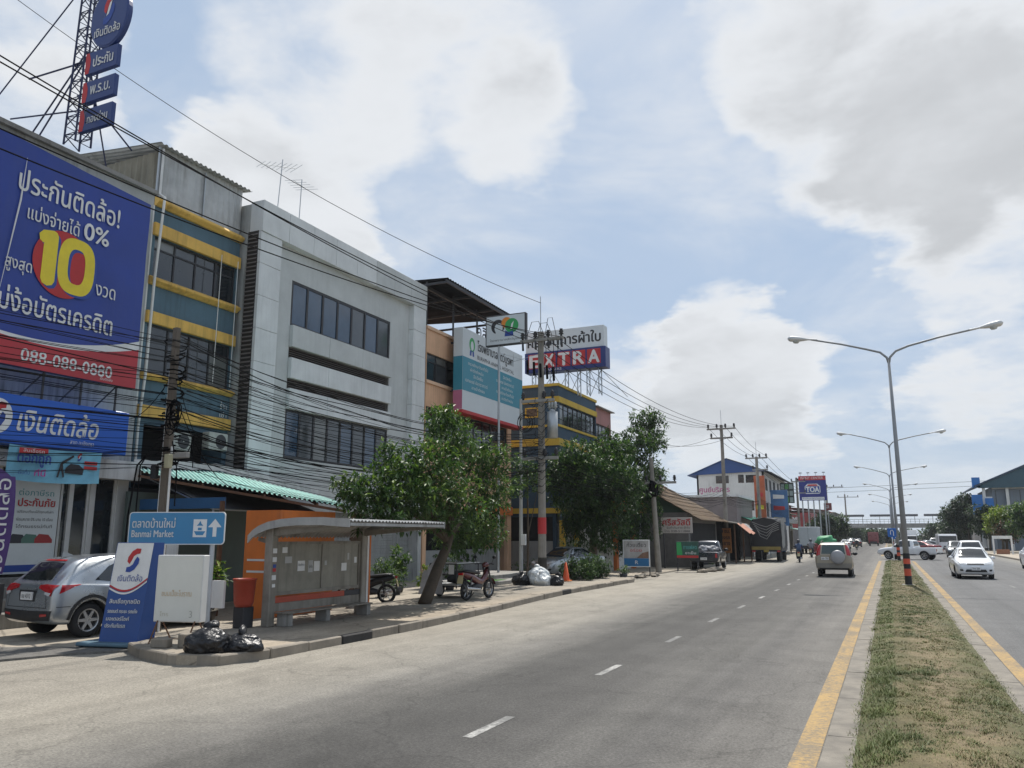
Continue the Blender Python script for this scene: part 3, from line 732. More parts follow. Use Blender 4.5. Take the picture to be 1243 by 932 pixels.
# --- lattice tower on the roof with its signs -----------------------------------
m_twr = M('navy lattice steel', (.028, .035, .085), .5, .15, 3, metal=.3)
p = thing('lattice_tower', 'navy steel lattice mast carrying signs on the insurance building roof', 'mast', (-18.15, 12.55, 11.85))
H = 6.0; a = .22
lg = [(-a, -a), (a, -a), (a, a), (-a, a)]
for x, y in lg:
    mb = MB(); mb.cyl((x, y, 0), (x * .75, y * .75, H), .026, n=6); mb.build('leg', m_twr, p)
mb = MB()
for i in range(24):
    z0 = H * i / 24; z1 = H * (i + 1) / 24
    for (x0, y0), (x1, y1) in zip(lg, lg[1:] + lg[:1]):
        s0 = 1 - .25 * z0 / H; s1 = 1 - .25 * z1 / H
        if i % 2: x0, y0, x1, y1 = x1, y1, x0, y0
        mb.cyl((x0 * s0, y0 * s0, z0), (x1 * s1, y1 * s1, z1), .014, n=4, cap=False)
        if i % 2: mb.cyl((x0 * s0, y0 * s0, z0), (x1 * s0, y1 * s0, z0), .012, n=4, cap=False)
mb.build('lattice', m_twr, p)
mb = MB()
for q in ((-1.6, -.4, .1), (1.1, -.6, .1), (-.9, 1.6, .1), (.9, .9, .1)): mb.cyl((0, 0, 1.6 if q[0] > 0 else 2.7), q, .022, n=5)
mb.cyl((-1.5, -.5, 2.0), (0, 0, 2.4), .024, n=5); mb.cyl((-1.9, -.6, .9), (0, 0, 1.0), .022, n=5); mb.cyl((-1.35, -.3, .1), (0, 0, 2.5), .022, n=5)
mb.cyl((-2.2, -.9, 1.3), (.1, 0, 5.2), .018, n=5)
for z in (1.3, 2.35, 3.0, 4.3): mb.cyl((.05, -.18, z), (1.5, -.2, z), .02, n=5)
mb.cyl((.62, -.28, .15), (.62, -.28, 2.4), .02, n=5); mb.build('brace', m_twr, p)
m_navy = M('navy sign', (.022, .045, .17), .4, .06, 1)
def tab(z, h, s, wd):
    t = thing('tab_sign', 'small navy sign with red end %s on the lattice mast' % wd, 'sign', (-17.72, 12.30, z - .30), 0, 'navy tab signs on the mast')
    mb = MB(); mb.bbox(0, 1.16, -.06, .06, 0, h, b=.01); mb.build('panel', m_navy, t)
    flat(t, 'red_end', m_red_ink, [(.004, .01), (.15, .01), (.19, h * .35), (.19, h * .65), (.12, h - .01), (.004, h - .01)], -.064)
    txt(t, s, .30, 1.02, h * .2, h * .82, m_white_ink, y=-.066, bold=.02)
tab(13.86, .60, 'ประกัน', 'topmost of three'); tab(13.06, .58, 'พ.ร.บ.', 'in the middle of three'); tab(12.27, .60, 'ทองด่วน', 'lowest of three')
t = thing('round_sign', 'round navy sign with red and white swirl logo at the mast top', 'sign', (-16.98, 12.28, 15.02), 0)
mb = MB(); mb.lathe([(0, -.07), (.80, -.07), (.86, -.04), (.86, .07), (0, .07)], 40, axis='Y'); mb.build('panel', m_navy, t)
t.scale = (.80, 1, 1)
swirl(t, 0, .22, .46, -.078); txt(t, 'เงินติดล้อ', -.58, .58, -.52, -.24, m_white_ink, y=-.078, bold=.015)

# --- yellow and blue-grey shophouse ---------------------------------------------
b = thing('shophouse', 'narrow blue grey shophouse with yellow bands, dark windows and zinc top storey', 'building', (-19.9, 16.5, 0), 90)
W = 3.66
win = [(.12, W - .1, 9.83, 11.15), (.12, W - .1, 6.84, 8.37)]
mb = MB(); wall_boxes(mb, 0, W, 3.6, 12.3, 0, .2, win + [(.3, W - .2, 3.6, 5.3)]); mb.box(0, .2, .2, 11.8, 0, 12.3); mb.box(W - .2, W, .2, 11.8, 0, 12.3); mb.box(0, W, 11.8, 12, 0, 12.3)
mb.box(.2, W - .2, .2, 11.8, 12.1, 12.3); mb.build('wall', m_bluegrey, b)
for z0, z1, d in ((12.10, 12.38, .22), (11.15, 11.55, .12), (9.57, 9.83, .24), (8.37, 8.74, .12), (6.63, 6.84, .24), (5.48, 5.85, .14)):
    mb = MB()
    if d > .2:
        n = 7; pr = [(-.002, z0), (-.08, z0)] + [(-.08 - (d - .08) * sin(pi * i / n), z0 + .02 + (z1 - z0 - .04) * i / n) for i in range(1, n)] + [(-.08, z1), (-.002, z1)]
        mb.prismx(pr, -.02, W + .0)
    else: mb.bbox(-.01, W, -d, -.002, z0, z1, b=.015)
    mb.build('band', m_gold, b)
for (x0, x1, z0, z1) in win: glazing(b, x0, x1, z0, z1, 4, y=.14, rows=(.72, .28), fw=.055)
box_part('corner_pilaster', m_white, b, -.26, -.01, -.03, .3, 5.5, 12.1)
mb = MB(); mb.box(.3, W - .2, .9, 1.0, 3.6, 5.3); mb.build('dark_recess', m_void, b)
# zinc-clad top storey
mb = MB(); ribbed_wall(mb, .12, W, 12.38, 14.1, .02, .26, .02); z1 = mb.build('zinc_front', m_zinc, b)
mb = MB(); mb.T = Matrix.Rotation(-pi / 2, 4, 'Z') @ Matrix.Identity(4)
ribbed_wall(mb, -6, 0.0, 11.6, 14.0, .1, .26, .02); mb.build('zinc_side', m_zincb, b)
mb = MB(); mb.box(W - .1, W - .05, .1, 6, 12.3, 14.0); mb.build('zinc_side', m_zincb, b)
mb = MB(); corrugated(mb, -.15, W + .22, (-.22, 14.10), (6.2, 14.75), .2, .022); mb.build('roof', m_zinc, b)
mb = MB(); mb.box(-.02, .1, -.05, .01, 12.4, 14.06); mb.box(1.86, 1.90, -.05, -.005, 12.4, 14.0); mb.build('corner_trim', m_steel, b)
mb = MB(); mb.tube([(.08, -.09, 14.0), (.08, -.09, 12.5), (.10, -.30, 12.35), (.06, -.30, 11.4), (-.02, -.30, 9.7), (-.05, -.30, 6.7), (-.08, -.22, 5.2), (-.05, -.2, 3.7)], .04, 8); mb.build('drainpipe', m_white, b)
for xx in (2.6, 3.35):
    mb = MB(); mb.tube([(xx, -.28, 11.3), (xx - .03, -.30, 9), (xx - .02, -.28, 6.9)], .012, 5); mb.build('conduit', m_white, b)
txt(b, 'ร้าน', 3.25, 3.55, 6.1, 6.5, m_white_ink, y=-.01); txt(b, 'เช่า', 3.2, 3.6, 5.9, 6.08, m_white_ink, y=-.01)
# air-conditioner, awning clutter under the lowest band
for i, (x, z) in enumerate(((.7, 4.55), (2.2, 4.7))):
    a = thing('air_conditioner', ('grey air conditioner box above the teal roof, nearer the drainpipe', 'grey air conditioner box above the teal roof, nearer the louvred wall')[i], 'air conditioner', (-19.5, 16.5 + x, z), 90)
    mb = MB(); mb.bbox(0, .8, -.3, 0, 0, .55, b=.015); mb.build('casing', M('ac casing', (.42, .42, .39), .6, .12, 3, streak=.5), a)
    mb = MB(); mb.lathe([(.02, -.302), (.22, -.306), (.23, -.302)], 20, (.5, 0, .28), 'Y'); mb.build('fan_grille', m_dsteel, a)

# --- grey building ----------------------------------------------------------------
b = thing('grey_building', 'pale grey four storey building with ribbon windows, louvre bands and plain parapet', 'building', (-19, 20.22, 0), 90)
W = 11.1; RD = .26
holes = [(2.0, 8.5, 9.58, 11.30), (2.0, 8.5, 8.37, 8.78), (2.0, 8.5, 7.24, 7.62), (2.0, 8.5, 4.73, 6.50)]
mb = MB(); wall_boxes(mb, 1.07, 10.03, 3.2, 12.5, RD, RD + .2, holes)
mb.box(1.07, 10.03, .9, 12, 12.9, 13.0); mb.build('wall', m_plast, b)
mb = MB(); mb.box(0.02, .3, .02, 12, 0, 13.55); mb.box(W - .3, W - .02, .02, 12, 0, 13.55); mb.box(0.3, W - .3, 11.8, 12, 0, 13.55); mb.box(.3, W - .3, .75, .85, 3.2, 12.45); mb.build('side_wall', m_plast_d, b)
for k in range(8):                                             # parapet panels
    x0 = W * k / 8; x1 = W * (k + 1) / 8
    mb = MB(); mb.bbox(x0 + .006, x1 - .006, -.04 + random.uniform(-.002, .002), .55, 12.47, 13.62, b=.01); mb.build('parapet_panel', m_plast_l if k < 5 else m_plast, b)
for x0, x1, mm in ((0, 1.07, m_plast_l), (10.03, 11.1, m_plast_l)):       # pilaster panels
    z = 3.2
    while z < 12.4:
        z2 = min(z + 1.16, 12.465); mb = MB(); mb.bbox(x0, x1, random.uniform(-.004, .004), .6, z + .006, z2 - .006, b=.008); mb.build('pilaster_panel', mm, b); z = z2
for z0, z1 in ((8.78, 9.58), (7.62, 8.37), (6.50, 7.24)):      # spandrel panels between the windows and louvres
    for k in range(3):
        x0 = 2.0 + 6.5 * k / 3; x1 = 2.0 + 6.5 * (k + 1) / 3
        mb = MB(); mb.bbox(x0 + .005, x1 - .005, .10 + random.uniform(-.004, .004), RD - .003, z0, z1, b=.008); mb.build('spandrel_panel', m_plast_l if z0 < 8.5 else m_plast, b)
w1 = glazing(b, 2.0, 8.5, 9.58, 11.30, 7, y=RD + .08, glass=m_glassb, fw=.10, name='window')
w2 = glazing(b, 2.0, 8.5, 4.73, 6.50, 8, y=RD + .08, glass=m_glassb, fw=.09, name='window')
for z0, z1 in ((8.38, 8.77), (7.25, 7.61)):
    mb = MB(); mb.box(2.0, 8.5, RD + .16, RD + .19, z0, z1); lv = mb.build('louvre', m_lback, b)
    for k in range(5):
        zz = z0 + .02 + (z1 - z0) * k / 5; mb = MB(); mb.prismx([(RD - .02, zz), (RD + .10, zz + .05), (RD + .10, zz + .065), (RD - .02, zz + .015)], 2.0, 8.5); mb.build('slat', m_louvre, lv)
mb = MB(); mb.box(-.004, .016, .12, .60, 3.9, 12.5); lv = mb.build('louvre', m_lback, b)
for k in range(58):
    zz = 3.95 + k * .147; mb = MB(); mb.prism([(-.05, zz), (-.006, zz + .05), (-.006, zz + .075), (-.05, zz + .02)], .14, .58); mb.build('slat', m_louvre, lv)
mb = MB(); mb.box(1.07, 10.03, .1, .25, 2.9, 3.2); mb.build('lintel', m_plast_d, b)
for k in range(3):
    x0 = .2 + 3.65 * k; mb = MB()
    for j in range(26): mb.box(x0, x0 + 3.4, .5 + .012 * (j % 2), .56, .1 + j * .108, .1 + (j + 1) * .108 - .006)
    mb.build('roller_shutter', m_shut, b)
for k in range(4): box_part('column', m_plast_d, b, 3.65 * k, 3.65 * k + .2, .2, .7, 0, 2.9, bev=.01)
def antenna(name, label, loc, h, arms, rot, group=None):
    p = thing(name, label, 'antenna', loc, rot, group)
    mb = MB(); mb.cyl((0, 0, 0), (.05 * h, 0, h), .018, n=6); mb.build('mast', m_steel, p)
    mb = MB(); mb.cyl((.05 * h - .9, 0, h * .86), (.05 * h + .6, 0, h * .95), .014, n=5)
    for k in range(arms):
        t = k / (arms - 1); x = .05 * h - .9 + 1.5 * t; z = h * (.86 + .09 * t); mb.cyl((x, -.35 - .12 * t, z), (x, .35 + .12 * t, z), .009, n=4)
    mb.build('elements', m_steel, p); return p
antenna('roof_antenna', 'leaning tv aerial on the grey building roof, left of two', (-20.6, 22.6, 13.0), 3.6, 8, 70)
antenna('roof_antenna', 'upright tv aerial on the grey building roof, right of two', (-20.4, 23.7, 13.0), 3.2, 5, 110)

# --- peach building with the animal hospital board ---------------------------------
b = thing('peach_building', 'peach plastered building with dark windows and black metal roof canopy', 'building', (-19, 31.4, 0), 90)
W = 9.4
holes = [(.05, 8.9, 9.2, 10.5), (.05, 8.9, 6.4, 7.95), (.3, 8.9, .2, 3.1)]
mb = MB(); wall_boxes(mb, 0, W, 0, 11.78, 0, .2, holes); mb.box(0, .2, .2, 12, 0, 11.78); mb.box(W - .2, W, .2, 12, 0, 11.78); mb.box(.2, W - .2, 11.8, 12, 0, 11.78); mb.box(.2, W - .2, .2, 11.8, 11.3, 11.4); mb.build('wall', m_peach, b)
for z in (11.62, 9.02): box_part('cornice', M('pale peach trim', (.70, .47, .32), .8, .08, 1), b, -.0, W, -.08, -.002, z, z + .16, bev=.01)
for (x0, x1, z0, z1) in holes[:2]: glazing(b, x0, x1, z0, z1, 9, y=.14, rows=(.7, .3), fw=.05)
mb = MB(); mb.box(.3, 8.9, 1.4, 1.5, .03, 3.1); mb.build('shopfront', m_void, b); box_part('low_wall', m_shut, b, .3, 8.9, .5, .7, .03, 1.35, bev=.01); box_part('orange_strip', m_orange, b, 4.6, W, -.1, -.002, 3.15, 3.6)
mb = MB(); corrugated(mb, -.0, 8.0, (-1.1, 13.95), (6.0, 14.4), .25, .025); mb.build('canopy_roof', M('charcoal roof sheet', (.022, .022, .025), .9, .15, 1.2, spec=.0), b)
mb = MB()
for x in (.1, 2.7, 5.3, 7.9):
    mb.cyl((x, .1, 11.7), (x, .1, 13.95), .05, n=6); mb.box(x - .04, x + .04, -1.0, 5.9, 13.75, 13.86)
mb.box(0, 8, .05, .15, 13.6, 13.75); mb.box(0, 8, -1.05, -.97, 13.74, 13.9); mb.build('canopy_post', m_dsteel, b)
p = thing('hospital_board', 'white and teal animal hospital board hung across the peach building front', 'billboard', (-18.3, 33.2, 7.98), 90)
BW, BH = 7.05, 4.05; m_bw = M('board white', (.60, .64, .66), .5, .05, .8); m_bt = M('board teal', (.045, .25, .34), .5, .06, .8)
mb = MB(); mb.box(0, BW, -.25, .25, 0, BH); mb.build('panel', m_bw, p)
for y0, x in ((-.254, None),):
    flat(p, 'teal_field', m_bt, [(.01, .95), (BW - .01, .95), (BW - .01, 2.62), (.01, 2.62)], -.254)
mb = MB(); mb.add([(-.004, .25, .95), (-.004, -.25, .95), (-.004, -.25, 2.62), (-.004, .25, 2.62)], [(0, 1, 2, 3)]); mb.build('teal_field', m_bt, p)
mb = MB(); mb.add([(-.004, .25, 0.02), (-.004, -.25, 0.02), (-.004, -.25, .94), (-.004, .25, .94)], [(0, 1, 2, 3)]); mb.build('pink_field', M('board pink', (.50, .16, .26), .5, .06), p)
mb = MB(); mb.box(-.02, BW + .02, -.28, .28, -.16, -.003); mb.build('red_edge', m_red_ink, p)
txt(p, 'โรงพยาบาลสัตว์บูรพา', 1.55, 5.8, 3.02, 3.72, m_black_ink, y=-.256, bold=.012); txt(p, 'BURAPHA ANIMAL HOSPITAL', 1.55, 5.9, 2.74, 2.94, m_black_ink, y=-.256)
mb = MB(); disc(mb, .98, 3.35, .30, .36, -.255, 24); mb.build('logo', m_green_ink, p); mb = MB(); disc(mb, .98, 3.30, .16, .24, -.257, 16); mb.build('logo', m_bw, p)
mb = MB(); mb.add([(.72, -.256, 2.78), (.90, -.256, 2.78), (.94, -.256, 3.05), (.76, -.256, 3.05)], [(0, 1, 2, 3)]); mb.add([(1.02, -.256, 2.78), (1.2, -.256, 2.78), (1.16, -.256, 3.05), (1.0, -.256, 3.05)], [(0, 1, 2, 3)]); mb.build('logo', m_blue_ink, p)
rows = ['ตรวจรักษาโรคทั่วไป', 'ผ่าตัดทำหมัน', 'ฉีดวัคซีน', 'เอกซเรย์ อัลตราซาวด์', 'อาบน้ำตัดขน']
for k, s in enumerate(rows):
    txt(p, s, .3, 3.0 - .3 * (k % 2), 2.28 - k * .29, 2.46 - k * .29, m_white_ink, y=-.257); txt(p, rows[(k + 2) % 5], 3.7, 6.4 - .5 * (k % 2), 2.28 - k * .29, 2.46 - k * .29, m_white_ink, y=-.257)
mb = MB()
for x in (.5, 2.5, 4.6, 6.6): mb.box(x, x + .08, .25, .72, 1.0, 1.1); mb.box(x, x + .08, .25, .72, 3.4, 3.5)
mb.build('bracket', m_dsteel, p)
txt(p, 'คลินิก', 2.0, 4.2, BH + .02, BH + .62, m_black_ink, y=0, bold=.03)
mb = MB(); mb.box(2.0, 4.2, .02, .06, BH - .02, BH + .06); mb.build('letter_rail', m_dsteel, p)
p = thing('projecting_sign', 'white pole sign with black, orange and green animal logo beside the concrete pole', 'sign', (-17.15, 34, 11.16), 0)
mb = MB(); mb.bbox(-.06, 2.10, -.02, .22, -.06, 1.47, b=.02); mb.build('case', m_dsteel, p)
mb = MB(); mb.box(0, 2.04, -.028, -.021, 0, 1.41); mb.build('face', m_bw, p)
for cx, cz, r, m in ((.62, .88, .36, m_black_ink), (1.08, 1.05, .27, M('orange ink', (.75, .25, .03), .5, 0)), (1.36, .88, .36, m_green_ink)):
    mb = MB(); disc(mb, cx, cz, r, r, -.031 - .001 * cx, 28); mb.build('logo', m, p)
mb = MB(); disc(mb, .66, .80, .22, .26, -.0345, 20); mb.add([(.5, -.0346, .40), (.9, -.0346, .40), (.86, -.0346, .72), (.5, -.0346, .72)], [(0, 1, 2, 3)]); mb.build('logo', m_bw, p)
mb = MB(); mb.add([(.98, -.036, .36), (1.46, -.036, .36), (1.42, -.036, .62), (1.2, -.036, .56), (1.02, -.036, .66)], [(0, 1, 2, 3, 4)]); mb.build('logo', m_blue_ink, p)
mb = MB(); mb.add([(1.3, -.038, .70), (1.38, -.038, .70), (1.48, -.038, 1.1), (1.34, -.038, .95)], [(0, 1, 2, 3)]); mb.build('logo', m_white_ink, p)
txt(p, 'โรงพยาบาลสัตว์บูรพา', .15, 1.9, .12, .28, m_black_ink, y=-.03)
mb = MB(); mb.cyl((.62, .1, -11.1), (.62, .1, -.05), .06, n=8); mb.build('post', m_steel, p)
mb = MB(); mb.cyl((.62, .1, -.4), (2.1, .35, -.9), .012, n=4); mb.cyl((1.4, .1, -.9), (3.0, .1, -.6), .012, n=4); mb.cyl((1.4, .1, -.9), (1.4, .1, -.55), .012, n=4); mb.build('aerial', m_steel, p)
# --- blue and yellow corner building with the roof sign -----------------------------
b = thing('corner_building', 'dark blue corner building with yellow bands and a lattice sign frame on its roof', 'building', (-17, 43.0, 0), 90)
W = 6.8; D = 9.
m_navyp = M('slate blue plaster', (.045, .085, .13), .75, .14, 1, .1, 30, streak=.4, dirt=(.03, .04, .05))
m_yelp = M('lemon yellow plaster', (.62, .42, .06), .75, .1, 1, streak=.3, dirt=(.2, .14, .04))
mb = MB(); wall_boxes(mb, 0, W, 3.6, 10.72, 0, .2, [(.25, W - .1, 8.45, 9.7), (.25, W - .2, 5.2, 6.7)]); mb.box(0, .2, .2, D, 0, 10.72); mb.box(W - .2, W, .2, D, 0, 10.72); mb.box(.2, W - .2, D - .2, D, 0, 10.72)
mb.box(.2, W - .2, .2, D - .2, 10.3, 10.4); mb.build('wall', m_navyp, b)
for z0, z1 in ((10.70, 10.86), (9.74, 10.08), (8.30, 8.43), (7.2, 7.62), (3.3, 3.6)):
    mb = MB(); mb.box(-.08, W + .0, -.08, -.002, z0, z1); mb.box(-.08, -.002, -.002, D, z0, z1); mb.build('band', m_yelp, b)
glazing(b, .25, W - .1, 8.45, 9.7, 8, y=.14, fw=.05); glazing(b, .25, W - .2, 5.2, 6.7, 7, y=.14, fw=.05)
box_part('fascia', M('navy fascia', (.04, .09, .19), .6, .1), b, -.1, W, -.3, -.1, 2.9, 3.3)
for x in (-.1, 2.2, 4.5, 6.6): box_part('column', m_yelp if x != 4.5 else m_orange, b, x, x + .28, -.32, -.04, 0, 2.9, bev=.01)
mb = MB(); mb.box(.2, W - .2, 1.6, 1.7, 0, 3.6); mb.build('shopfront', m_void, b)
mb = MB(); mb.box(.2, W - .2, .9, 1.2, 0, 1.2); mb.build('counter', m_shut, b)
wn = glazing(b, .3, 1.6, 1.0, 2.7, 2, y=.3, fw=.05, name='window')
mb = MB(); mb.box(-.05, -.004, .4, 8.6, 1.75, 3.1); mb.build('dark_opening', m_void, b); mb = MB(); mb.box(-.06, -.004, .4, 8.6, .1, 1.73); mb.build('low_panel', m_shut, b)  # black panel on the solid wall paints the shade of an open ground floor
mb = MB(); mb.box(-.03, -.004, 1.2, 2.1, 8.9, 9.5); wb = mb.build('side_window', m_yelp, b); mb = MB(); mb.box(-.04, -.031, 1.3, 2.0, 8.97, 9.43); mb.build('pane', m_glassd, wb)
p = thing('roof_sign', 'big rooftop sign, white upper half with dark lettering and navy EXTRA lower half', 'billboard', (-19.85, 45, 11.98), 0)
SW = 5.15
mb = MB(); mb.bbox(0, SW, -.2, .5, 1.30, 2.62, b=.01); mb.build('white_box', m_bw, p)
mb = MB(); mb.bbox(-.02, SW + .12, -.3, .55, 0, 1.27, b=.01); mb.build('navy_box', M('navy box', (.025, .04, .17), .4, .06), p)
txt(p, 'ศรีวัสดุการผ้าใบ', .15, 4.95, 1.42, 2.36, m_black_ink, y=-.204, bold=.022)
for k, ch in enumerate('EXTRA'):
    x0 = .28 + k * .97; flat(p, 'red_tile', m_red_ink, [(x0 - .06, .24), (x0 + .80, .24), (x0 + .80, 1.16), (x0 - .06, 1.16)], -.304)
    txt(p, ch, x0 + .04, x0 + .70, .32, 1.08, m_white_ink, y=-.308, bold=.05, keep=False)
txt(p, 'CANVAS', 1.1, 2.6, .04, .20, m_white_ink, y=-.304)
mb = MB()
for x in (.4, 1.6, 2.6, 3.4, 4.0, 4.75):
    for y in (-.1, .45): mb.cyl((x, y, -1.6), (x, y, .0), .035, n=5)
    for k in range(4): mb.cyl((x, -.1 if k % 2 else .45, -1.6 + k * .4), (x, .45 if k % 2 else -.1, -1.2 + k * .4), .02, n=4)
for xa, xb in ((.4, 1.6), (1.6, 2.6), (2.6, 3.4), (4.0, 4.75)): mb.cyl((xa, .45, -1.6), (xb, .45, 0), .02, n=4); mb.cyl((xb, .45, -1.6), (xa, .45, 0), .02, n=4)
mb.cyl((4.75, .3, .0), (6.0, 1.6, -1.6), .02, n=4); mb.build('lattice_frame', m_steel, p)
b = thing('pink_building', 'small pink and grey building behind the tree, beyond the dark blue corner building', 'building', (-17.1, 49.85, 0), 90)
mb = MB(); wall_boxes(mb, 0, 3.4, 0, 10.5, 0, .2, [(.2, 3.2, 8.3, 9.4), (.2, 3.2, 5.0, 6.5)]); mb.box(0, .2, .2, 9, 0, 10.5); mb.box(3.2, 3.4, .2, 9, 0, 10.5); mb.box(.2, 3.2, 8.8, 9, 0, 10.5); mb.build('wall', M('pink plaster', (.50, .24, .22), .8, .1, 1, streak=.3), b)
glazing(b, .2, 3.2, 8.3, 9.4, 4, y=.14, fw=.05); glazing(b, .2, 3.2, 5.0, 6.5, 4, y=.14, fw=.05)
mb = MB(); corrugated(mb, -.1, 3.5, (-.3, 10.5), (9, 10.9)); mb.build('roof', m_zinc, b)
# --- orange framed shop behind the second tree
b = thing('orange_shop', 'single storey shop with orange columns and pale window panels behind the big dark tree', 'building', (-14.9, 46.3, 0), 90)
W = 7.6
mb = MB(); mb.box(0, W, 0, .15, 0, 1.55); mb.box(0, .15, .15, 5, 0, 3.5); mb.box(W - .15, W, .15, 5, 0, 3.5); mb.build('wall', m_white, b)
for x in (0, 3.6, W - .4): box_part('column', m_orange, b, x, x + .4, -.22, -.003, 0, 3.5, bev=.01)
box_part('beam', m_orange, b, -.1, W + .1, -.25, .1, 3.5, 4.15, bev=.01)
for x in (.5, 4.1): glazing(b, x, x + 3.0, 1.6, 3.45, 4, y=.08, rows=(.5, .5), fw=.06, glass=M('frosted pane', (.30, .32, .31), .35, .1, 2))
mb = MB(); corrugated(mb, -.3, W + .3, (-.9, 4.2), (5.2, 5.2)); mb.build('roof', m_zincb, b)

# --- teal-roofed lean-to with the orange kiosk ---------------------------------------
b = thing('lean_to_shop', 'open shop under a sloping teal sheet roof, orange end wall behind the bus shelter', 'building', (-13.6, 12.4, 0), 90)
# roof falls from the shophouses (y 5.2) towards the pavement (y 0); its near eave also rises to the left
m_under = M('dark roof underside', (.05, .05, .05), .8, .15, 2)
o0 = Vector((-13.6, 12.4, 0))
def loc_pt(P): q = P - o0; return Vector((q.y, -q.x, q.z))
tA, tC, tD = (loc_pt(at_x(168, 569, -18.6)), loc_pt(at_x(268, 573, -18.6)), loc_pt(at_x(392, 603, -18.6)))
eA, eB = loc_pt(at_x(172, 572, -18.2)), loc_pt(at_x(424, 615, -12.9))
mb = MB(); n = 42
for off in (0, -.02):
    vs = []
    for i in range(n * 4 + 1):
        t = i / (n * 4); a = .024 * (1 if i % 4 < 2 else -1)
        top = tA.lerp(tC, t * 2) if t < .5 else tC.lerp(tD, t * 2 - 1)
        bot = eA.lerp(eB, t)
        vs += [bot + Vector((0, 0, a + off)), top + Vector((0, 0, a + off))]
    fs = [(2 * i, 2 * i + 2, 2 * i + 3, 2 * i + 1) for i in range(n * 4)]
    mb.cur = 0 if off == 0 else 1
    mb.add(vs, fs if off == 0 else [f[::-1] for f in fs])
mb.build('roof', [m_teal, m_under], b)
mb = MB(); mb.tube([eA + Vector((0, .1, -.12)), eB + Vector((0, .1, -.12))], .05, 4); mb.tube([tA + Vector((0, 0, -.1)), tC + Vector((0, 0, -.1)), tD + Vector((0, 0, -.1))], .05, 4)
for t in (.3, .6, .85): mb.tube([eA.lerp(eB, t) + Vector((0, 0, -.08)), (tA.lerp(tC, t * 2) if t < .5 else tC.lerp(tD, t * 2 - 1)) + Vector((0, 0, -.08))], .04, 4)
mb.build('rafter', m_rust, b)
for x, y, zt in ((3.3, 1.9, 2.9), (4.6, .1, 2.65), (6.5, .1, 2.62)): box_part('post', m_rust, b, x, x + .09, y, y + .09, .03, zt)
box_part('blue_fascia', M('blue fascia board', (.03, .10, .22), .6, .12, 1), b, 3.4, 3.46, 1.95, 5.2, 2.72, 3.0)
mb = MB(); mb.box(2.75, 2.85, -.50, .56, .03, 2.62); mb.build('end_wall', m_orange, b)
mb = MB(); mb.box(2.86, 4.85, -.50, -.42, .03, 2.62); mb.build('front_board', m_orange, b)
for z in (1.15, 1.42): box_part('grey_stripe', m_plast_l, b, 2.74, 2.748, -.4, .45, z, z + .05)
box_part('meter_box', m_black, b, 2.62, 2.749, -.46, -.25, .95, 1.62, bev=.01)
mb = MB(); mb.box(3.0, 8.0, 5.0, 5.1, .03, 3.2); mb.build('back_wall', M('dim green wall', (.10, .13, .12), .8, .15, 1), b)
box_part('white_partition', m_white, b, 2.2, 2.26, 2.2, 3.3, .03, 2.1); box_part('counter', M('brown counter', (.12, .07, .04), .7, .2), b, 3.4, 4.4, 3.6, 4.6, .03, 1.0, bev=.01)
box_part('shelf', M('blue cabinet', (.04, .12, .25), .6, .2), b, 3.2, 3.7, 4.4, 4.9, .03, 1.8, bev=.01)
# white membrane flap along the top edge of the teal roof
mb = MB(); mb.grid(lambda u, v: (tA.lerp(tC, u * 2) if u < .5 else tC.lerp(tD, u * 2 - 1)) + Vector((0, .1 + .1 * v, .05 + .22 * v + .07 * noise.noise(Vector((u * 14, v * 3, 0))))), 40, 4); mb.build('flap', M('dirty white sheet', (.55, .53, .50), .8, .2, 3, streak=.4), b)
# clutter in the dark gap beside the insurance shop
b = thing('grey_awning', 'grey fabric awning over the dark gap beside the insurance shop', 'awning', (-18.6, 15.9, 0), 90)
mb = MB(); mb.grid(lambda u, v: (.0 + 4.2 * u, -2.6 * (1 - v) , 2.75 + .9 * v - .08 * sin(u * pi) + .03 * noise.noise(Vector((u * 9, v * 6, 1)))), 20, 10); mb.build('fabric', M('grey fabric', (.16, .16, .165), .85, .15, 2), b)
mb = MB()
for x in (.05, 4.1): mb.cyl((x, -2.55, 0), (x, -2.55, 2.75), .03, n=6); mb.cyl((x, -2.55, 2.7), (x, 0, 3.6), .02, n=5)
mb.cyl((0, -2.58, 2.7), (4.2, -2.58, 2.7), .025, n=6); mb.build('frame', m_steel, b)
mb = MB(); mb.box(.2, 4.0, 1.4, 1.5, 0, 3.4); mb.build('back_panel', m_void, b)

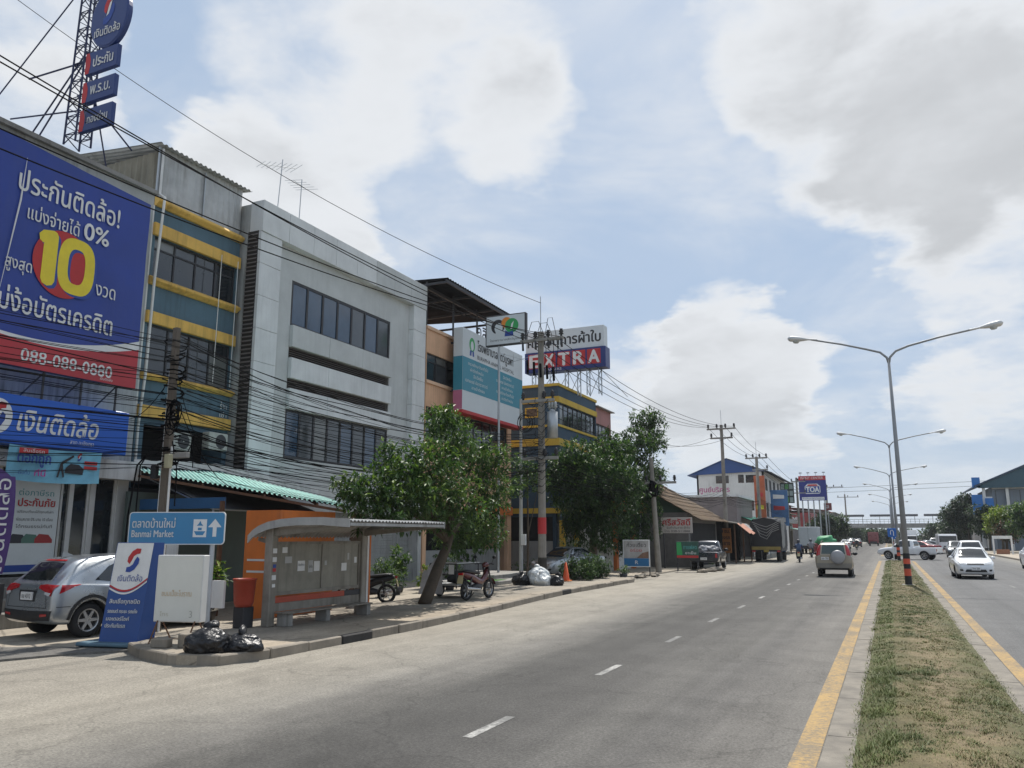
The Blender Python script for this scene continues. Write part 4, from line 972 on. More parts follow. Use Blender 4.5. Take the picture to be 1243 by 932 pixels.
# ------------------------------------------------------------------ farther left
def gable_house(name, label, loc, L, D, eave, ridge, wallm, roofm, over=.5, gable=None, rot=90, cat='house', ridge_x=None):
    """local x along the road, y away from it; ridge along x"""
    b = thing(name, label, cat, loc, rot)
    mb = MB(); mb.box(0, L, 0, .15, 0, eave); mb.box(0, L, D - .15, D, 0, eave); mb.box(0, .15, .15, D - .15, 0, eave); mb.box(L - .15, L, .15, D - .15, 0, eave); mb.build('wall', wallm, b)
    ry = D / 2 if ridge_x is None else ridge_x
    for x in (.02, L - .14): mb = MB(); mb.prismx([(.0, eave), (D, eave), (ry, ridge - .1)], x, x + .12); mb.build('gable', gable or wallm, b)
    sl = (ridge - eave) / ry; sl2 = (ridge - eave) / (D - ry)
    rows = 9
    for side in (0, 1):
        for k in range(rows):                                    # overlapping courses of sheet
            t0, t1 = k / rows, (k + 1.15) / rows
            if side == 0: y0, z0, y1, z1 = -over + (ry + over) * t0, eave - over * sl + (ridge - eave + over * sl) * t0, -over + (ry + over) * min(t1, 1), eave - over * sl + (ridge - eave + over * sl) * min(t1, 1)
            else: y0, z0, y1, z1 = D + over - (D - ry + over) * t0, eave - over * sl2 + (ridge - eave + over * sl2) * t0, D + over - (D - ry + over) * min(t1, 1), eave - over * sl2 + (ridge - eave + over * sl2) * min(t1, 1)
            mb = MB(); corrugated(mb, -.4, L + .4, (y0, z0 + .05), (y1, z1), .3, .03, 4); mb.build('roof_course', roofm, b)
    return b
m_brownroof = M('old brown roof sheet', (.155, .105, .065), .85, .35, .8, .2, 20, streak=.5, dirt=(.25, .20, .12))
m_greyroof = M('old grey roof sheet', (.21, .195, .17), .85, .3, .7, .2, 20, streak=.5)
h1 = gable_house('house', 'low house with rusty brown sheet roof and dark green gable behind the red lettered sign', (-11.9, 53.0, 0), 9.5, 8.6, 3.55, 6.05, M('dim plaster', (.16, .15, .14), .85, .2), m_brownroof, .9, M('dark green board', (.03, .06, .04), .8, .15))
mb = MB(); mb.box(.6, 9, -.02, -.004, .0, 2.9); mb.build('shade_sheet', m_void, h1)  # near-black slab on the closed wall, interior shade put into its colour
h2 = gable_house('house', 'house with wide weathered grey sheet roof behind the brown roofed one', (-15.5, 60.5, 0), 9.0, 9.5, 4.6, 7.0, M('dim plaster 2', (.30, .29, .27), .85, .2), m_greyroof, .7)
b = thing('market_shed', 'dark open shop shed with grey tarpaulin awning behind the dark pickup', 'shed', (-11.6, 63.0, 0), 90)
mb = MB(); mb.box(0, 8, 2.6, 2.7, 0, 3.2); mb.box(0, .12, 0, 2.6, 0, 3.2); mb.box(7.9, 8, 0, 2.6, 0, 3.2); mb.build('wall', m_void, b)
mb = MB(); corrugated(mb, -.5, 8.2, (-1.2, 2.95), (2.9, 3.6)); mb.build('roof', m_greyroof, b)
for x in (0, 3.9, 7.8): box_part('post', m_rust, b, x, x + .1, -1.0, -.9, 0, 2.9)
mb = MB(); mb.grid(lambda u, v: (-.4 + 3.0 * u, -1.25 - .9 * v, 2.95 - .75 * v + .05 * sin(u * 9)), 12, 5); mb.build('tarpaulin', M('salmon tarpaulin', (.45, .22, .15), .8, .15), b)
mb = MB(); mb.grid(lambda u, v: (2.8 + 5.0 * u, -1.22 - .5 * v, 2.95 - .5 * v + .06 * sin(u * 9)), 12, 5); mb.build('tarpaulin', M('grey tarpaulin', (.30, .29, .28), .8, .2), b)
b = thing('letter_shop', 'pale two storey shop with pink lettering on its roof edge, before the white building', 'building', (-12.2, 74.0, 0), 90)
mb = MB(); wall_boxes(mb, 0, 9, 0, 5.5, 0, .2, [(.5, 8.5, 0, 2.9)]); mb.box(0, .2, .2, 7, 0, 5.5); mb.box(8.8, 9, .2, 7, 0, 5.5); mb.box(.2, 8.8, 6.8, 7, 0, 5.5); mb.build('wall', M('mauve grey plaster', (.27, .23, .22), .85, .15, 1, streak=.5), b)
box_part('cornice', m_white, b, -.15, 9.15, -.2, 7, 5.5, 5.72); mb = MB(); mb.box(.5, 8.5, 1.2, 1.3, 0, 2.9); mb.build('shade_sheet', m_void, b)  # near-black sheet behind the doorway paints the interior shade
glazing(b, 1, 4, 3.5, 4.9, 3, y=.12); glazing(b, 5, 8, 3.5, 4.9, 3, y=.12)
m_pink = M('pink letters', (.50, .14, .28), .6, .2)
t = txt(b, 'ศูนย์บริการ', -1.35, 1.35, -.32, .32, m_pink, y=0, bold=.03); t.location = (0, 1.9, 6.1); t.rotation_euler = (0, 0, -pi / 2)
b = thing('green_awning', 'bright green sheet awning over the shops behind the tarpaulin truck', 'awning', (-10.6, 76, 0), 90)
mb = MB(); corrugated(mb, 0, 16, (-.4, 3.0), (2.2, 4.0)); mb.build('roof', M('green roof sheet', (.02, .22, .15), .5, .15, 1), b)
for x in (.2, 5.3, 10.5, 15.7): box_part('post', m_steel, b, x, x + .08, -.2, -.1, 0, 3.05)
# white hall with blue gable
b = thing('white_hall', 'white three storey hall with a blue gable end and small dark windows', 'building', (-12.5, 95, 0), 90)
Lh, Dh, ev, rg = 22, 7.6, 9.35, 10.9
m_wh = M('hall white', (.68, .68, .66), .7, .06, .6, streak=.3); m_bg = M('blue gable sheet', (.035, .085, .25), .5, .1, .6)
holes = [(1, 3, 7.2, 8.6), (4.5, 6.5, 7.2, 8.6), (8, 10, 7.2, 8.6), (12, 14, 7.2, 8.6), (1, 3, 4.2, 5.8), (4.5, 6.5, 4.2, 5.8), (8, 10, 4.2, 5.8)]
mb = MB(); wall_boxes(mb, 0, Lh, 0, ev, 0, .2, holes); mb.box(0, Lh, Dh - .2, Dh, 0, ev); mb.box(Lh - .2, Lh, .2, Dh - .2, 0, ev); 
# camera-facing end wall with its own openings
gh = [(2.2, 2.85, 8.05, 9.0), (3.9, 5.4, 8.05, 8.95), (1.0, 2.4, 6.0, 7.0) if 0 else (1.2, 2.6, 4.9, 6.2), (.6, 2.0, 8.05, 8.95)]
e = MB(); wall_boxes(e, 0, Dh, 0, ev, 0, .2, [(Dh - h[1], Dh - h[0], h[2], h[3]) if 0 else h for h in gh])
mb.add([(y_, Dh - x_ if 0 else x_, z_) for x_, y_, z_ in e.v] if 0 else [(vy, vx, vz) for vx, vy, vz in e.v], [f[::-1] for f in e.f]); mb.build('wall', m_wh, b)
for h in holes: glazing(b, h[0], h[1], h[2], h[3], 2, y=.14)
for h in gh:
    mb = MB(); mb.box(.12, .14, h[0], h[1], h[2], h[3]); mb.build('window', m_glassd, b)
mb = MB(); mb.prismx([(-.35, ev - .02), (Dh + .9, ev - .3), (Dh / 2 + .2, rg - .06)], -.25, .22); mb.build('gable', m_bg, b)
for sg in (0, 1):
    mb = MB(); ya, za, yb_, zb_ = (-1.0, ev - .25, Dh / 2 + .2, rg) if sg == 0 else (Dh + 1.0, ev - .32, Dh / 2 + .2, rg)
    corrugated(mb, -.5, Lh + .3, (ya, za), (yb_, zb_), .3, .03); mb.build('roof', m_bg if sg else M('hall roof', (.09, .10, .12), .6, .15), b)
box_part('side_canopy', M('grey canopy', (.33, .33, .32), .7, .15), b, .5, 16, -1.8, -.01, 3.6, 4.1)
# vertical shop signs and a dark panel board
for i, (x, y, z0, z1, wd, c, lab) in enumerate(((-12.05, 88, 3.0, 8.3, 1.1, (.42, .10, .04), 'tall narrow orange shop sign on the roadside before the white hall'),
                                            (-11.3, 98, 3.2, 7.3, 1.9, (.06, .16, .34), 'tall blue shop sign panel on the roadside before the white hall'))):
    p = thing('vertical_sign', lab, 'sign', (x, y, z0), 0)
    mb = MB(); mb.bbox(-wd / 2, wd / 2, -.1, .1, 0, z1 - z0, b=.02); mb.build('panel', M('vsign%d' % i, c, .5, .3, .9), p)
    for k in range(3): flat(p, 'print_block', (m_white_ink, m_yellow_ink, m_red_ink)[(k + i) % 3], [(-wd * .35, .5 + k * 1.3), (wd * .3, .5 + k * 1.3), (wd * .3, .9 + k * 1.3), (-wd * .35, 1.0 + k * 1.3)], -.105)
    mb = MB(); mb.cyl((0, .15, -z0), (0, .15, z1 - z0), .07, n=8); mb.build('post', m_steel, p)
p = thing('panel_board', 'dark board of lit square panels on a post beside the white hall', 'sign', (-10.9, 104, 6.0), 0)
mb = MB(); mb.bbox(-.9, .7, -.1, .1, 0, 2.5, b=.02); mb.build('panel', M('board dark', (.03, .04, .035), .4, .2), p)
for r in range(3):
    for c in range(3): flat(p, 'tile', [M('tile grey', (.30, .36, .34), .5, .2), M('tile green', (.10, .30, .10), .5, .2)][(r * c + c) % 2], [(-.82 + c * .5, .1 + r * .8), (-.42 + c * .5, .1 + r * .8), (-.42 + c * .5, .7 + r * .8), (-.82 + c * .5, .7 + r * .8)], -.105)
mb = MB(); mb.cyl((-.1, .15, -6), (-.1, .15, 2.5), .09, n=8); mb.build('post', m_concpole, p)
# paint billboard
p = thing('paint_billboard', 'navy and red paint billboard on tall posts above the far trees', 'billboard', (-10.05, 130, 7.35), 0)
mb = MB(); mb.box(-1.95, 1.95, -.15, .2, 0, 3.7); mb.build('panel', M('toa navy', (.02, .03, .20), .45, .08), p)
flat(p, 'red_top', m_red_ink, [(-1.94, 3.05), (1.94, 3.05), (1.94, 3.68), (-1.94, 3.68)], -.155); flat(p, 'white_foot', m_white_ink, [(-1.6, .08), (1.6, .08), (1.6, .5), (-1.6, .5)], -.155)
mb = MB(); mb.add([(-1.0, -.157, 1.0), (.95, -.157, 1.0), (1.1, -.157, 1.2), (1.1, -.157, 2.1), (.7, -.157, 2.5), (-.7, -.157, 2.5), (-1.1, -.157, 2.1), (-1.1, -.157, 1.2)], [tuple(range(8))]); mb.build('badge', m_white_ink, p)
flat(p, 'badge_field', m_blue_ink, [(-1.0, 1.12), (1.0, 1.12), (1.0, 2.12), (-1.0, 2.12)], -.160); flat(p, 'badge_red', m_red_ink, [(-.8, 2.16), (.8, 2.16), (.6, 2.42), (-.6, 2.42)], -.160)
txt(p, 'TOA', -.92, .92, 1.25, 2.02, m_white_ink, y=-.164, bold=.05, keep=False); txt(p, 'ร้านสีและวัสดุก่อสร้าง', -1.5, 1.5, .14, .44, m_blue_ink, y=-.158); txt(p, 'PAINT CENTER', -1.6, 1.6, 3.2, 3.55, m_white_ink, y=-.158)
for k in range(5):
    mb = MB(); mb.cyl((-1.6 + k * .8, .3, -7.35), (-1.6 + k * .8, .3, 0.5), .1, n=8); mb.build('post', m_steel, p)
for k in range(4):
    mb = MB(); mb.cyl((-1.6 + k * 1.1, -.2, 3.7), (-1.6 + k * 1.1, -.9, 4.15), .03, n=5); mb.box(-1.75 + k * 1.1, -1.35 + k * 1.1, -1.05, -.75, 4.05, 4.2); mb.build('flood_lamp', m_steel, p)
p = thing('square_sign', 'small square red and dark sign below the paint billboard', 'sign', (-8.2, 132, 5.9), 0)
mb = MB(); mb.bbox(-.55, .55, -.1, .1, 0, 1.1, b=.02); mb.build('panel', M('dim red sign', (.20, .05, .05), .5, .2), p); txt(p, 'สี', -.4, .4, .3, .8, m_white_ink, y=-.105); mb = MB(); mb.cyl((0, .12, -5.9), (0, .12, .3), .06, n=6); mb.build('post', m_steel, p)
b = thing('red_shop', 'red fronted far shop with white sign lettering under the paint billboard', 'building', (-12.6, 150, 0), 90)
mb = MB(); mb.box(0, 14, 0, 6, 0, 3.4); mb.build('wall', M('dim shop', (.20, .19, .19), .8, .2), b); mb = MB(); mb.box(-.1, 14, -.3, 6, 3.4, 6.1); mb.build('red_front', M('faded red sheet', (.34, .06, .06), .6, .2, .6), b)
t = txt(b, 'HOME', -1.4, 1.4, -.5, .5, m_white_ink, y=0, bold=.04); t.location = (-.12, 2.8, 4.9); t.rotation_euler = (0, 0, -pi / 2)
# rows of far shops
random.seed(5)
for i, (x, y, L, h, c) in enumerate(((-13.5, 120, 12, 5.2, (.30, .27, .24)), (-13, 166, 20, 6.5, (.36, .33, .30)), (-13, 188, 22, 7.6, (.26, .20, .18)), (-14, 240, 40, 8.5, (.32, .30, .29)), (-24, 215, 20, 10, (.30, .12, .10)))):
    b = thing('far_shophouse', ('low far shop between the white hall and the red shop', 'far shophouse row just past the red shop', 'far brown shophouse row before the footbridge', 'far grey shophouse row beyond the footbridge', 'far red roofed block behind the footbridge end')[i], 'building', (x, y, 0), 90)
    mb = MB(); hs = []
    k = 0
    while .6 + k * 4 + 3 < L: hs += [(.6 + k * 4, 3.4 + k * 4, 0, 2.8), (.8 + k * 4, 3.2 + k * 4, 3.6, 5.0)]; k += 1
    wall_boxes(mb, 0, L, 0, h, 0, .2, hs); mb.box(0, .2, .2, 8, 0, h); mb.box(L - .2, L, .2, 8, 0, h); mb.box(.2, L - .2, .2, 8, h - .2, h - .1); mb.build('wall', M('far wall %d' % i, c, .85, .15, .5, streak=.5), b)
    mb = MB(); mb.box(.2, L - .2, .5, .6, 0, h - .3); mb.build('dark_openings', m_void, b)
    mb = MB(); corrugated(mb, -.3, L + .3, (-1.0, h), (8, h + .8), .4, .03); mb.build('roof', (m_greyroof, m_brownroof, M('red roof', (.30, .06, .05), .6, .15))[i % 3], b)
    mb = MB(); corrugated(mb, 0, L, (-2.2, 2.9), (0, 3.3), .4, .03); mb.build('awning', (m_teal, m_zinc, m_greyroof)[i % 3], b)
# footbridge across the far end
b = thing('footbridge', 'grey footbridge spanning the road far ahead', 'bridge', (0, 226, 0), 0)
m_br = M('bridge grey', (.30, .30, .30), .8, .15, .4, streak=.4)
box_part('deck', m_br, b, -30, 26, 0, 3.2, 4.3, 4.95); box_part('girder', m_conc, b, -30, 26, -.15, -.001, 4.1, 5.2)
mb = MB()
for k in range(57): mb.box(-30 + k, -29.94 + k, -.1, -.04, 5.2, 6.2)
mb.box(-30, 26, -.12, -.03, 6.2, 6.28); mb.box(-30, 26, -.11, -.05, 5.7, 5.75); mb.build('railing', m_dsteel, b)
for k in range(8): box_part('pier', m_conc, b, -28 + k * 7.6, -27.3 + k * 7.6, .8, 2.2, 0, 4.3) if k not in (3, 4) or k == 4 else None
mb = MB()
for k in range(15): mb.box(-30 + k * 4, -29.9 + k * 4, .3, .4, 4.95, 7.0)
mb.build('roof_post', m_dsteel, b); mb = MB()
for k in range(9): mb.box(-29 + k * 6.2, -24.2 + k * 6.2, .1, 3.1, 7.0, 7.5)
mb.build('roof', M('bridge roof', (.12, .12, .13), .7, .2), b)
txt(b, 'ยินดีต้อนรับสู่เมืองแปดริ้ว', -16, -4, 4.3, 5.1, m_white_ink, y=-.16)
# ------------------------------------------------------------------ right side
b = thing('blue_roof_building', 'grey building with dark blue sloping roof and blue signs at the right edge', 'building', (13.4, 130, 0), 0)
mb = MB(); mb.box(0, 18, 0, 20, 0, 8.8); mb.build('wall', M('steel blue wall', (.19, .23, .28), .7, .12, .5, streak=.3), b)
mb = MB(); mb.add([(-2.2, -1.2, 8.75), (9, -1.2, 13.6), (9, 20.5, 13.6), (-2.2, 20.5, 8.75), (-2.2, -1.2, 8.95), (9, -1.2, 13.85), (9, 20.5, 13.85), (-2.2, 20.5, 8.95)], [(3, 2, 1, 0), (4, 5, 6, 7), (0, 1, 5, 4), (1, 2, 6, 5), (2, 3, 7, 6), (3, 0, 4, 7)]); mb.add([(20.2, -1.2, 8.75), (9.01, -1.2, 13.6), (9.01, 20.5, 13.6), (20.2, 20.5, 8.75), (20.2, -1.2, 8.95), (9.01, -1.2, 13.85), (9.01, 20.5, 13.85), (20.2, 20.5, 8.95)], [(0, 1, 2, 3), (7, 6, 5, 4), (4, 5, 1, 0), (5, 6, 2, 1), (6, 7, 3, 2), (7, 4, 0, 3)])
mb.build('roof', M('navy roof', (.03, .06, .11), .55, .12), b)
mb = MB(); mb.prism([(-2.0, 8.80), (-1.6, 8.6), (20, 8.6), (9, 13.55)], -1.0, -.8); mb.build('gable', M('dark gable', (.04, .09, .12), .7, .12), b)
mb = MB()
for k in range(12): mb.box(.4 + k * 1.45, .46 + k * 1.45, -.05, -.002, 5.2, 8.3)
mb.build('wall_rib', m_dsteel, b)
for k, (x, z, w_, h) in enumerate(((-2.4, 8.7, 1.0, 1.4), (-2.6, 4.8, 1.3, 2.9), (-1.0, 5.6, 1.0, 1.6))): box_part('sign_panel', M('sky blue panel', (.03, .17, .48), .5, .12), b, x, x + w_, -1.0, -.8, z, z + h)
box_part('white_stair', m_white, b, -1.3, -.1, -.8, 2, 4.0, 7.4); box_part('white_band', m_white, b, 0, 18, -.2, -.001, 8.5, 8.85); box_part('sign_panel', M('sky blue panel', (0, 0, 0)), b, 7.6, 9.6, -1.4, -1.25, 12.6, 14.2)
for x in (-1.2, 1.6): box_part('white_post', m_white, b, x, x + .35, -.6, -.3, 0, 9.2)
p = thing('sign_frame', 'empty white steel sign frame on the right pavement under the trees', 'sign frame', (10.05, 102, .12), 0)
mb = MB(); mb.box(0, .16, -.08, .08, 0, 1.95); mb.box(1.7, 1.86, -.08, .08, 0, 1.95); mb.box(.16, 1.7, -.08, .08, 1.62, 1.95); mb.build('frame', m_white, p)
mb = MB(); mb.box(.3, 1.5, -.2, .2, 0, .5); mb.build('planter', M('terracotta', (.30, .14, .08), .8, .2), p)
for i, (x, y, L, h, c) in enumerate(((14, 170, 24, 7, (.34, .33, .32)), (15, 240, 40, 9, (.30, .28, .28)))):
    b = thing('far_block', ('far pale block behind the right hand trees', 'far grey block beyond the footbridge on the right')[i], 'building', (x, y, 0), 0)
    mb = MB(); hs = []
    for k in range(5):
        for z in (1, 4): hs.append((1 + k * 3.6, 3.4 + k * 3.6, z, z + 1.8))
    wall_boxes(mb, 0, 20, 0, h, 0, .3, hs); mb.box(0, .3, .3, L, 0, h); mb.box(19.7, 20, .3, L, 0, h); mb.box(.3, 19.7, .3, L, h - .3, h - .1); mb.build('wall', M('right wall %d' % i, c, .8, .15, .4, streak=.4), b)
    mb = MB(); mb.box(.3, 19.7, .6, .7, 0, h - .4); mb.build('dark_openings', m_void, b)
# blue U-turn signs on the median
for i, (x, y, z) in enumerate(((.18, 73.6, 1.95), (.42, 91.5, 1.75))):
    p = thing('u_turn_sign', ('blue U turn sign on a post at the median end', 'second blue U turn sign past the median gap')[i], 'sign', (x, y, 0), 0)
    mb = MB(); mb.bbox(-.32, .32, -.03, .0, z, z + .72, b=.02); mb.build('panel', M('sign blue', (.02, .13, .45), .4, .05), p)
    mb = MB(); mb.cyl((0, .03, 0), (0, .03, z + .6), .04, n=8); mb.build('post', m_white, p)
    mb = MB(); mb.tube([(.12, -.04, z + .1), (.12, -.04, z + .42), (.06, -.04, z + .55), (-.04, -.04, z + .55), (-.1, -.04, z + .42), (-.1, -.04, z + .2)], .03, 6); mb.build('arrow', m_white_ink, p)
# ------------------------------------------------------------------ street furniture on the near pavement
# --- bus shelter
m_sh = M('shelter steel', (.27, .25, .215), .65, .25, 2.5, metal=.15, streak=.7, dirt=(.10, .075, .05))
b = thing('bus_shelter', 'grey steel bus shelter with curved roof, notice panel and bench at the kerb', 'bus shelter', (-11.9, 13.45, .15), 90)
prof = [(.40, 1.84), (.28, 1.95), (.12, 2.04), (-.12, 2.12), (-.45, 2.175), (-.9, 2.205), (-1.5, 2.205), (-2.2, 2.16)]
Ls = 3.75; n = 60
mb = MB()
for off in (0, -.012):
    vs = []
    for i in range(n * 2 + 1):
        x = -.18 + Ls * i / (n * 2); a = .014 * (1 if i % 4 < 2 else -1)
        for (y, z) in prof: vs.append((x, y, z + a + off))
    k = len(prof); fs = [(i * k + j, i * k + j + 1, (i + 1) * k + j + 1, (i + 1) * k + j) for i in range(n * 2) for j in range(k - 1)]
    mb.add(vs, fs if off == 0 else [f[::-1] for f in fs])
mb.build('roof', M('shelter roof zinc', (.46, .46, .45), .55, .22, 2, metal=.2, streak=.5), b)
m_fas = M('shelter fascia', (.36, .36, .35), .6, .2, 2, metal=.15, streak=.6)
for x in (-.22, Ls - .17):
    mb = MB(); vs = []
    for y, z in prof: vs += [(x, y, z + .03), (x, y, z - .13), (x + .03, y, z - .13), (x + .03, y, z + .03)]
    for i in range(len(prof) - 1):
        for j in range(4): mb_f = (i * 4 + j, i * 4 + (j + 1) % 4, (i + 1) * 4 + (j + 1) % 4, (i + 1) * 4 + j); 
    fs = [(i * 4 + j, i * 4 + (j + 1) % 4, (i + 1) * 4 + (j + 1) % 4, (i + 1) * 4 + j) for i in range(len(prof) - 1) for j in range(4)] + [(0, 1, 2, 3), tuple(len(prof) * 4 - 1 - q for q in range(4))]
    mb.add(vs, fs); mb.build('end_fascia', m_fas, b, False, True)
mb = MB(); mb.box(-.18, Ls - .18, -2.2, -2.16, 2.06, 2.12); mb.build('front_rail', m_fas, b)
for x in (-.02, 3.22):
    box_part('post', m_sh, b, x, x + .2, -.1, .1, 0, 2.02, bev=.015)
    mb = MB(); mb.prismx([(-.1, 1.86), (-.1, 2.0), (-2.1, 2.10), (-2.1, 2.04)], x + .06, x + .14); mb.prismx([(.1, 1.8), (.35, 1.82), (.35, 1.76), (.1, 1.7)], x + .06, x + .14); mb.build('roof_arm', m_sh, b)
box_part('post', m_white, b, 3.52, 3.60, -.04, .04, 0, 1.95); box_part('edge_strip', m_orange, b, 3.60, 3.66, -.05, .05, .1, 2.0)
pn = box_part('notice_panel', M('weathered polycarbonate', (.25, .235, .19), .4, .25, 1.6, streak=.8, dirt=(.13, .115, .09)), b, .22, 3.18, -.02, .02, .66, 1.72)
mb = MB(); mb.box(.18, 3.22, -.045, -.021, 1.68, 1.74); mb.box(.18, 3.22, -.045, -.021, .62, .69); mb.box(1.74, 1.79, -.04, -.021, .69, 1.68); mb.box(.18, .24, -.045, -.021, .69, 1.68); mb.box(3.16, 3.22, -.045, -.021, .69, 1.68); mb.build('frame', m_sh, pn)
for i, (x, z, w_, h) in enumerate(((.40, 1.50, .16, .12), (.50, 1.28, .22, .14), (.92, 1.10, .24, .22), (1.28, 1.06, .16, .26), (1.48, 1.08, .2, .22), (1.86, 1.2, .08, .1), (2.50, 1.05, .2, .18), (2.72, 1.3, .07, .16), (3.0, 1.22, .1, .14))):
    box_part('flyer', (m_white_ink, M('grey paper', (.45, .45, .44), .7, .1))[i % 2], pn, x, x + w_, -.026, -.0215, z, z + h)
txt(pn, 'ห้องให้เช่า', .94, 1.14, 1.2, 1.28, m_black_ink, y=-.028); txt(pn, 'รับซื้อ', 1.3, 1.42, 1.14, 1.24, m_black_ink, y=-.028)
box_part('red_rail', M('red painted rail', (.42, .07, .035), .55, .15, 3), b, .18, 2.6, -.06, .0, .47, .59); box_part('dark_rail', m_dsteel, b, 2.605, 3.22, -.06, .0, .47, .59)
box_part('back_rail', m_sh, b, .18, 3.22, -.05, .0, .29, .465)
for k in range(4): box_part('bench_slat', m_sh, b, .18, 3.22, -.16 - .1 * k, -.07 - .1 * k, .26, .285, bev=.005)
for x in (.24, 1.5, 3.05): box_part('bench_leg', m_conc, b, x, x + .14, -.42, -.1, 0, .258, bev=.01)
for z, s in ((1.5, 'เช่า'), (1.32, 'ขาย'), (.95, 'โทร')): box_part('sticker', m_white_ink, b, .02, .14, -.106, -.1005, z, z + .1)
for z, m in ((1.12, m_red_ink), (1.2, m_blue_ink), (.8, m_white_ink)): box_part('sticker', m, b, .04, .13, -.107, -.1005, z, z + .07)
# --- red bin on a stand
p = thing('litter_bin', 'red plastic litter bin on a dark stand at the left end of the bus shelter', 'bin', (-12.25, 13.0, .15), 90)
mb = MB(); mb.lathe([(.0, .42), (.17, .42), (.20, .50), (.23, .95), (.245, .955), (.245, .99), (.21, .99), (.2, .52), (0, .5)], 20, (.18, 0, 0)); mb.build('bucket', M('red plastic', (.36, .055, .03), .5, .15, 4), p, True)
box_part('stand', m_dsteel, p, .04, .34, -.14, .14, 0, .42, bev=.01); box_part('white_crate', m_white, p, -.12, -.06, .28, .6, .40, .95)
# --- blue direction sign
p = thing('direction_sign', 'blue road sign with Thai and English market name, boat symbol and white up arrow', 'sign', (-12.55, 12.55, .15), 22)
SWd, SHt = 2.02, .66
m_sb = M('road sign blue', (.06, .24, .44), .4, .07, 2)
z0 = at_y(225, 661, 12.3).z - .15
x0 = -1.78
def rrect(x0, x1, z0, z1, r, n=4):
    out = []
    for cx, cz, a in ((x1 - r, z1 - r, 0), (x0 + r, z1 - r, pi / 2), (x0 + r, z0 + r, pi), (x1 - r, z0 + r, 1.5 * pi)):
        out += [(cx + r * cos(a + pi / 2 * i / n), cz + r * sin(a + pi / 2 * i / n)) for i in range(n + 1)]
    return out
mb = MB(); mb.prism(rrect(x0, x0 + SWd, z0, z0 + SHt, .07)[::-1], -.075, -.05); mb.build('border', m_white_ink, p, False, True)
mb = MB(); mb.prism(rrect(x0 + .018, x0 + SWd - .018, z0 + .018, z0 + SHt - .018, .06)[::-1], -.079, -.0755); mb.build('panel', m_sb, p, False, True)
txt(p, 'ตลาดบ้านใหม่', x0 + .08, x0 + .98, z0 + .33, z0 + .55, m_white_ink, y=-.081, bold=.012); txt(p, 'Banmai Market', x0 + .08, x0 + .96, z0 + .15, z0 + .29, m_white_ink, y=-.081, bold=.02)
flat(p, 'symbol_field', m_white_ink, [(x0 + 1.36, z0 + .15), (x0 + 1.64, z0 + .15), (x0 + 1.64, z0 + .51), (x0 + 1.36, z0 + .51)], -.081)
flat(p, 'boat', m_sb, [(x0 + 1.38, z0 + .27), (x0 + 1.62, z0 + .27), (x0 + 1.57, z0 + .19), (x0 + 1.43, z0 + .19)], -.083); flat(p, 'boat', m_sb, [(x0 + 1.43, z0 + .38), (x0 + 1.57, z0 + .38), (x0 + 1.53, z0 + .42), (x0 + 1.50, z0 + .48), (x0 + 1.47, z0 + .42)], -.083); flat(p, 'boat', m_sb, [(x0 + 1.46, z0 + .29), (x0 + 1.54, z0 + .29), (x0 + 1.54, z0 + .34), (x0 + 1.46, z0 + .34)], -.083)
flat(p, 'arrow', m_white_ink, [(x0 + 1.77, z0 + .16), (x0 + 1.85, z0 + .16), (x0 + 1.85, z0 + .35), (x0 + 1.95, z0 + .35), (x0 + 1.81, z0 + .52), (x0 + 1.67, z0 + .35), (x0 + 1.77, z0 + .35)], -.081)
for x in (-.03, -1.4):
    mb = MB(); mb.cyl((x, 0, 0), (x, 0, z0 + SHt - .05), .05, n=10); mb.build('post', M('grey post', (.46, .48, .50), .5, .12, 3, metal=.3), p)
mb = MB(); mb.box(x0 + .2, x0 + SWd - .1, -.05, -.045, z0 + .1, z0 + .16); mb.build('clamp', m_steel, p)
# --- insurance standee
p0 = at_z(100, 779, .04)
p = thing('standing_sign', 'blue and white standing sign with swirl logo leaning beside the silver car', 'sign', (-13.22, 10.55, .12), 12)
mb = MB(); pts = [(0, 0), (.98, 0), (.98, 1.86), (.14, 1.86)]
yy = lambda z: .03 * z
hgt = 1.86
def sp(x, z): return (x + .07 * z / hgt, .05 + .10 * z, z)
mb.add([sp(0, 0), sp(.80, 0), sp(.80, hgt), sp(0, hgt)] + [(x + .02, y + .46 * (1 - .45 * z / hgt), z) for x, y, z in (sp(0, 0), sp(.80, 0), sp(.80, hgt), sp(0, hgt))], [(0, 1, 2, 3), (7, 6, 5, 4), (1, 5, 6, 2), (4, 0, 3, 7), (3, 2, 6, 7), (0, 4, 5, 1)]); mb.build('body', M('standee blue', (.025, .075, .26), .4, .07, 1), p)
def on_face(o):                                                  # lay print onto the leaning face
    me = o.data
    for v in me.vertices:
        x, y, z = v.co; q = sp(x, z); v.co = (q[0], q[1] + y, q[2])
N_ = 14
cz_ = lambda i: 1.02 - .16 * sin(pi * i / N_) + .14 * (1 - i / N_)
mb = MB(); vs = []
for i in range(N_ + 1): x = .785 - .77 * i / N_; vs += [(x, -.006, cz_(i)), (x, -.006, 1.85)]
mb.add(vs, [(2 * i, 2 * i + 1, 2 * i + 3, 2 * i + 2) for i in range(N_)]); o = mb.build('white_field', m_white_ink, p); on_face(o)
for dz, m in ((0, m_red_ink), (-.05, m_white_ink)):
    mb = MB(); vs = []
    for i in range(N_ + 1): x = .785 - .77 * i / N_; z = cz_(i) + dz; vs += [(x, -.010, z), (x, -.010, z + .035)]
    mb.add(vs, [(2 * i, 2 * i + 1, 2 * i + 3, 2 * i + 2) for i in range(N_)]); o = mb.build('curve_stripe', m, p); on_face(o)
nb = set(p.children); swirl(p, .42, 1.52, .24, -.014); 
o = txt(p, 'เงินติดล้อ', .16, .68, 1.12, 1.26, m_blue_ink, y=-.014)
